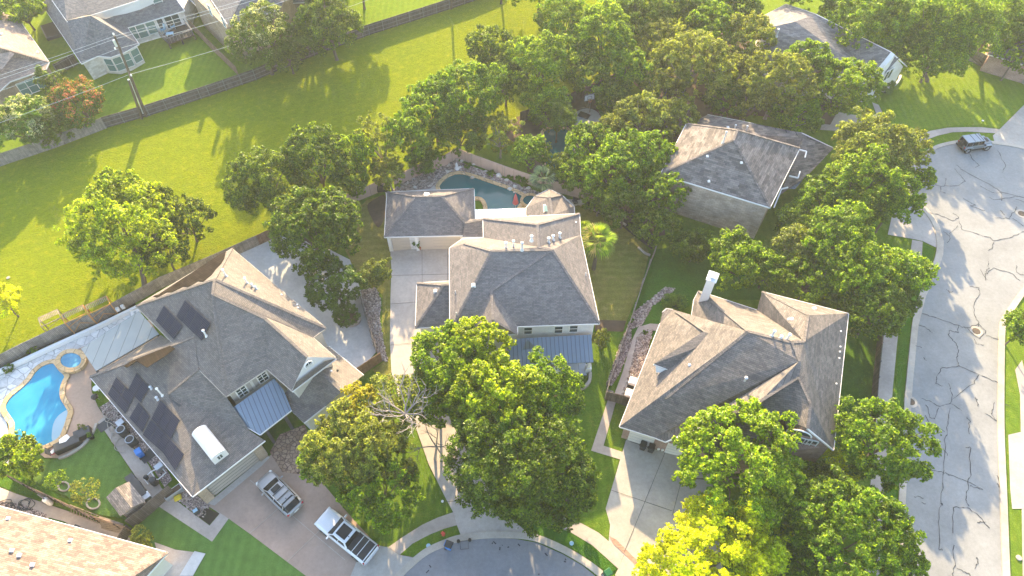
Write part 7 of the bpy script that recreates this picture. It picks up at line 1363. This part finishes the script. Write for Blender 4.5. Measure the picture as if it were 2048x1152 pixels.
o = T('garden_lounger', 1157, 410, 'grey covered lounger behind the octagonal annex', 'lounger', None, .3); pt(o, MB().box((0, 0, .35), (1.6, .7, .35)), 'cover', 'metal', .15); pt(o, MB().box((-.5, 0, .65), (.6, .68, .3)), 'backrest', 'dark', .1)
# basketball hoop
b_ = P(1179, 226, 0); o = thing('basketball_hoop', b_, 'basketball hoop with a white backboard on the round court', 'basketball hoop'); MB().tube([b_, b_ + Vector((0, 0, 2.6)), b_ + Vector((-.3, -.7, 3.1))], .06, 8).build('pole', M['dark'], o)
bb = MB().box(b_ + Vector((-.35, -.8, 3.3)), (1.5, .05, .95), R_(20)).build('backboard', M['white'], o); sq = MB(); c = b_ + Vector((-.35, -.84, 3.2)); t_ = Vector((math.cos(R_(20)), math.sin(R_(20)), 0))
for a, e in (((-.28, -.2), (.28, -.2)), ((-.28, .25), (.28, .25)), ((-.28, -.2), (-.28, .25)), ((.28, -.2), (.28, .25)), ((-.74, -.38), (.74, -.38)), ((-.74, .55), (.74, .55)), ((-.74, -.38), (-.74, .55)), ((.74, -.38), (.74, .55))): sq.bar(c + t_ * a[0] + Vector((0, 0, a[1])), c + t_ * e[0] + Vector((0, 0, e[1])), .05, .05)
sq.build('target_square', M['dark'], bb); c = b_ + Vector((-.25, -1.1, 3.0)); MB().tube([c + Vector((math.cos(a) * .23, math.sin(a) * .23, 0)) for a in [i * math.pi / 8 for i in range(17)]], .025, 6, False).build('rim', M['orange'], o); nm = MB()
for i in range(10): a = i * .628; nm.bar(c + Vector((math.cos(a) * .23, math.sin(a) * .23, 0)), c + Vector((math.cos(a + .4) * .12, math.sin(a + .4) * .12, -.42)), .02, .02)
nm.build('net', M['redf'], o)
# hydrant and street things
o = T('fire_hydrant', 887, 1070, 'red fire hydrant on the grass strip beside the kerb bin', 'fire hydrant'); pt(o, MB().lathe((0, 0, 0), [(.16, 0), (.16, .06), (.11, .08), (.11, .5), (.14, .52), (.13, .62), (.04, .7)], 12), 'body', 'red'); pt(o, MB().tube([(-.2, 0, .4), (.2, 0, .4)], .06, 8), 'side_cap', 'red'); pt(o, MB().tube([(0, -.2, .4), (0, 0, .4)], .08, 8), 'front_cap', 'red')
o = T('hand_cart', 929, 1092, 'small wheeled metal frame cart standing on the cul-de-sac asphalt', 'cart', None, .1); pt(o, MB().tube([(-.35, -.35, .2), (.35, -.35, .2), (.35, .35, .2), (-.35, .35, .2), (-.35, -.35, .2)], .03, 6), 'frame', 'dark'); pt(o, MB().tube([(-.5, .35, .2), (.5, .35, .2)], .03, 6), 'axle', 'dark')
for s_ in (-1, 1): pt(o, MB().lathe((s_ * .5, .38, 0), [(.1, .02), (.15, .1), (.15, .3), (.08, .38)], 10), 'wheel', 'rubber')
for u, v, r, lb, mt in ((885, 1003, .12, 'white sprinkler lid on the small lawn beside the pale drive', 'white'), (795, 906, .1, 'white sprinkler lid under the bare twigs', 'white'), (1965, 242, .15, 'white lid on the far right lawn above the sidewalk arc', 'white'), (1152, 1023, .25, 'pale blue meter lid in the central side lawn', 'lblue'), (1143, 1087, .2, 'pale blue meter lid in the grass strip of the cul-de-sac', 'lblue'), (1150, 1011, .1, 'small white marker beside the blue meter lid', 'white'), (857, 1092, .2, 'pale blue meter lid near the fire hydrant', 'lblue'), (2037, 1116, .25, 'pale meter lid on the lawn at the bottom right', 'curb'), (17, 556, .2, 'pale lid lying in the sunny field at the left edge', 'curb')):
    o = T('ground_lid', u, v, lb, 'lid', 'lids in the lawns', 0, .04); pt(o, MB().lathe((0, 0, 0), [(r, 0), (r, .05), (r * .8, .07)], 14), 'lid', mt); pt(o, MB().lathe((0, 0, .07), [(r * .3, 0), (r * .3, .015)], 10), 'boss', mt)
# far deck furniture
for u, v, lb, rz in ((333, 62, 'pale blue deck chair on the far deck, left one', -.4), (352, 55, 'pale blue deck chair on the far deck, right one', .2)):
    o = T('deck_chair', u, v + 12, lb, 'chair', 'pale blue chairs on the far deck', rz, .9); pt(o, MB().box((0, 0, .42), (.65, .6, .06)), 'seat', 'lblue'); pt(o, MB().box((0, .3, .8), (.65, .07, .8), tilt=Matrix.Rotation(-.2, 3, 'X')), 'backrest', 'lblue')
    for x in (-.28, .28): pt(o, MB().box((x, 0, .62), (.09, .6, .05)), 'armrest', 'lblue'); pt(o, MB().box((x, -.25, .3), (.07, .07, .6)), 'leg', 'lblue')
o = T('deck_table', 346, 82, 'pale blue low table between the deck chairs', 'table', None, .2, .9); pt(o, MB().box((0, 0, .45), (1.1, .7, .05)), 'top', 'lblue', .02)
for x in (-.45, .45): pt(o, MB().box((x, 0, .22), (.07, .5, .44)), 'leg', 'lblue')
o = T('trampoline_box', 105, 66, 'dark square garden bed frame beside the white stone house', 'planter', None, R_(-55)); pt(o, MB().box((0, 0, .25), (4.2, 2.2, .5)), 'body', 'dark', .05); pt(o, MB().box((0, 0, .52), (3.9, 1.9, .06)), 'soil', 'darksoil')

# ================================================================== HAZE
hz = MB().box((0, 60, 31.5), (420, 420, 65.0)).build('haze', None, uv=False)
tag(hz, kind='stuff'); m = bpy.data.materials.new('haze'); m.use_nodes = True; nt_ = m.node_tree; nt_.nodes.remove(nt_.nodes['Principled BSDF'])
pv = nt_.nodes.new('ShaderNodeVolumePrincipled'); pv.inputs['Density'].default_value = .0003; pv.inputs['Color'].default_value = (.90, .95, 1.0, 1); pv.inputs['Anisotropy'].default_value = .2
nt_.links.new(pv.outputs[0], nt_.nodes['Material Output'].inputs['Volume']); hz.data.materials.append(m)
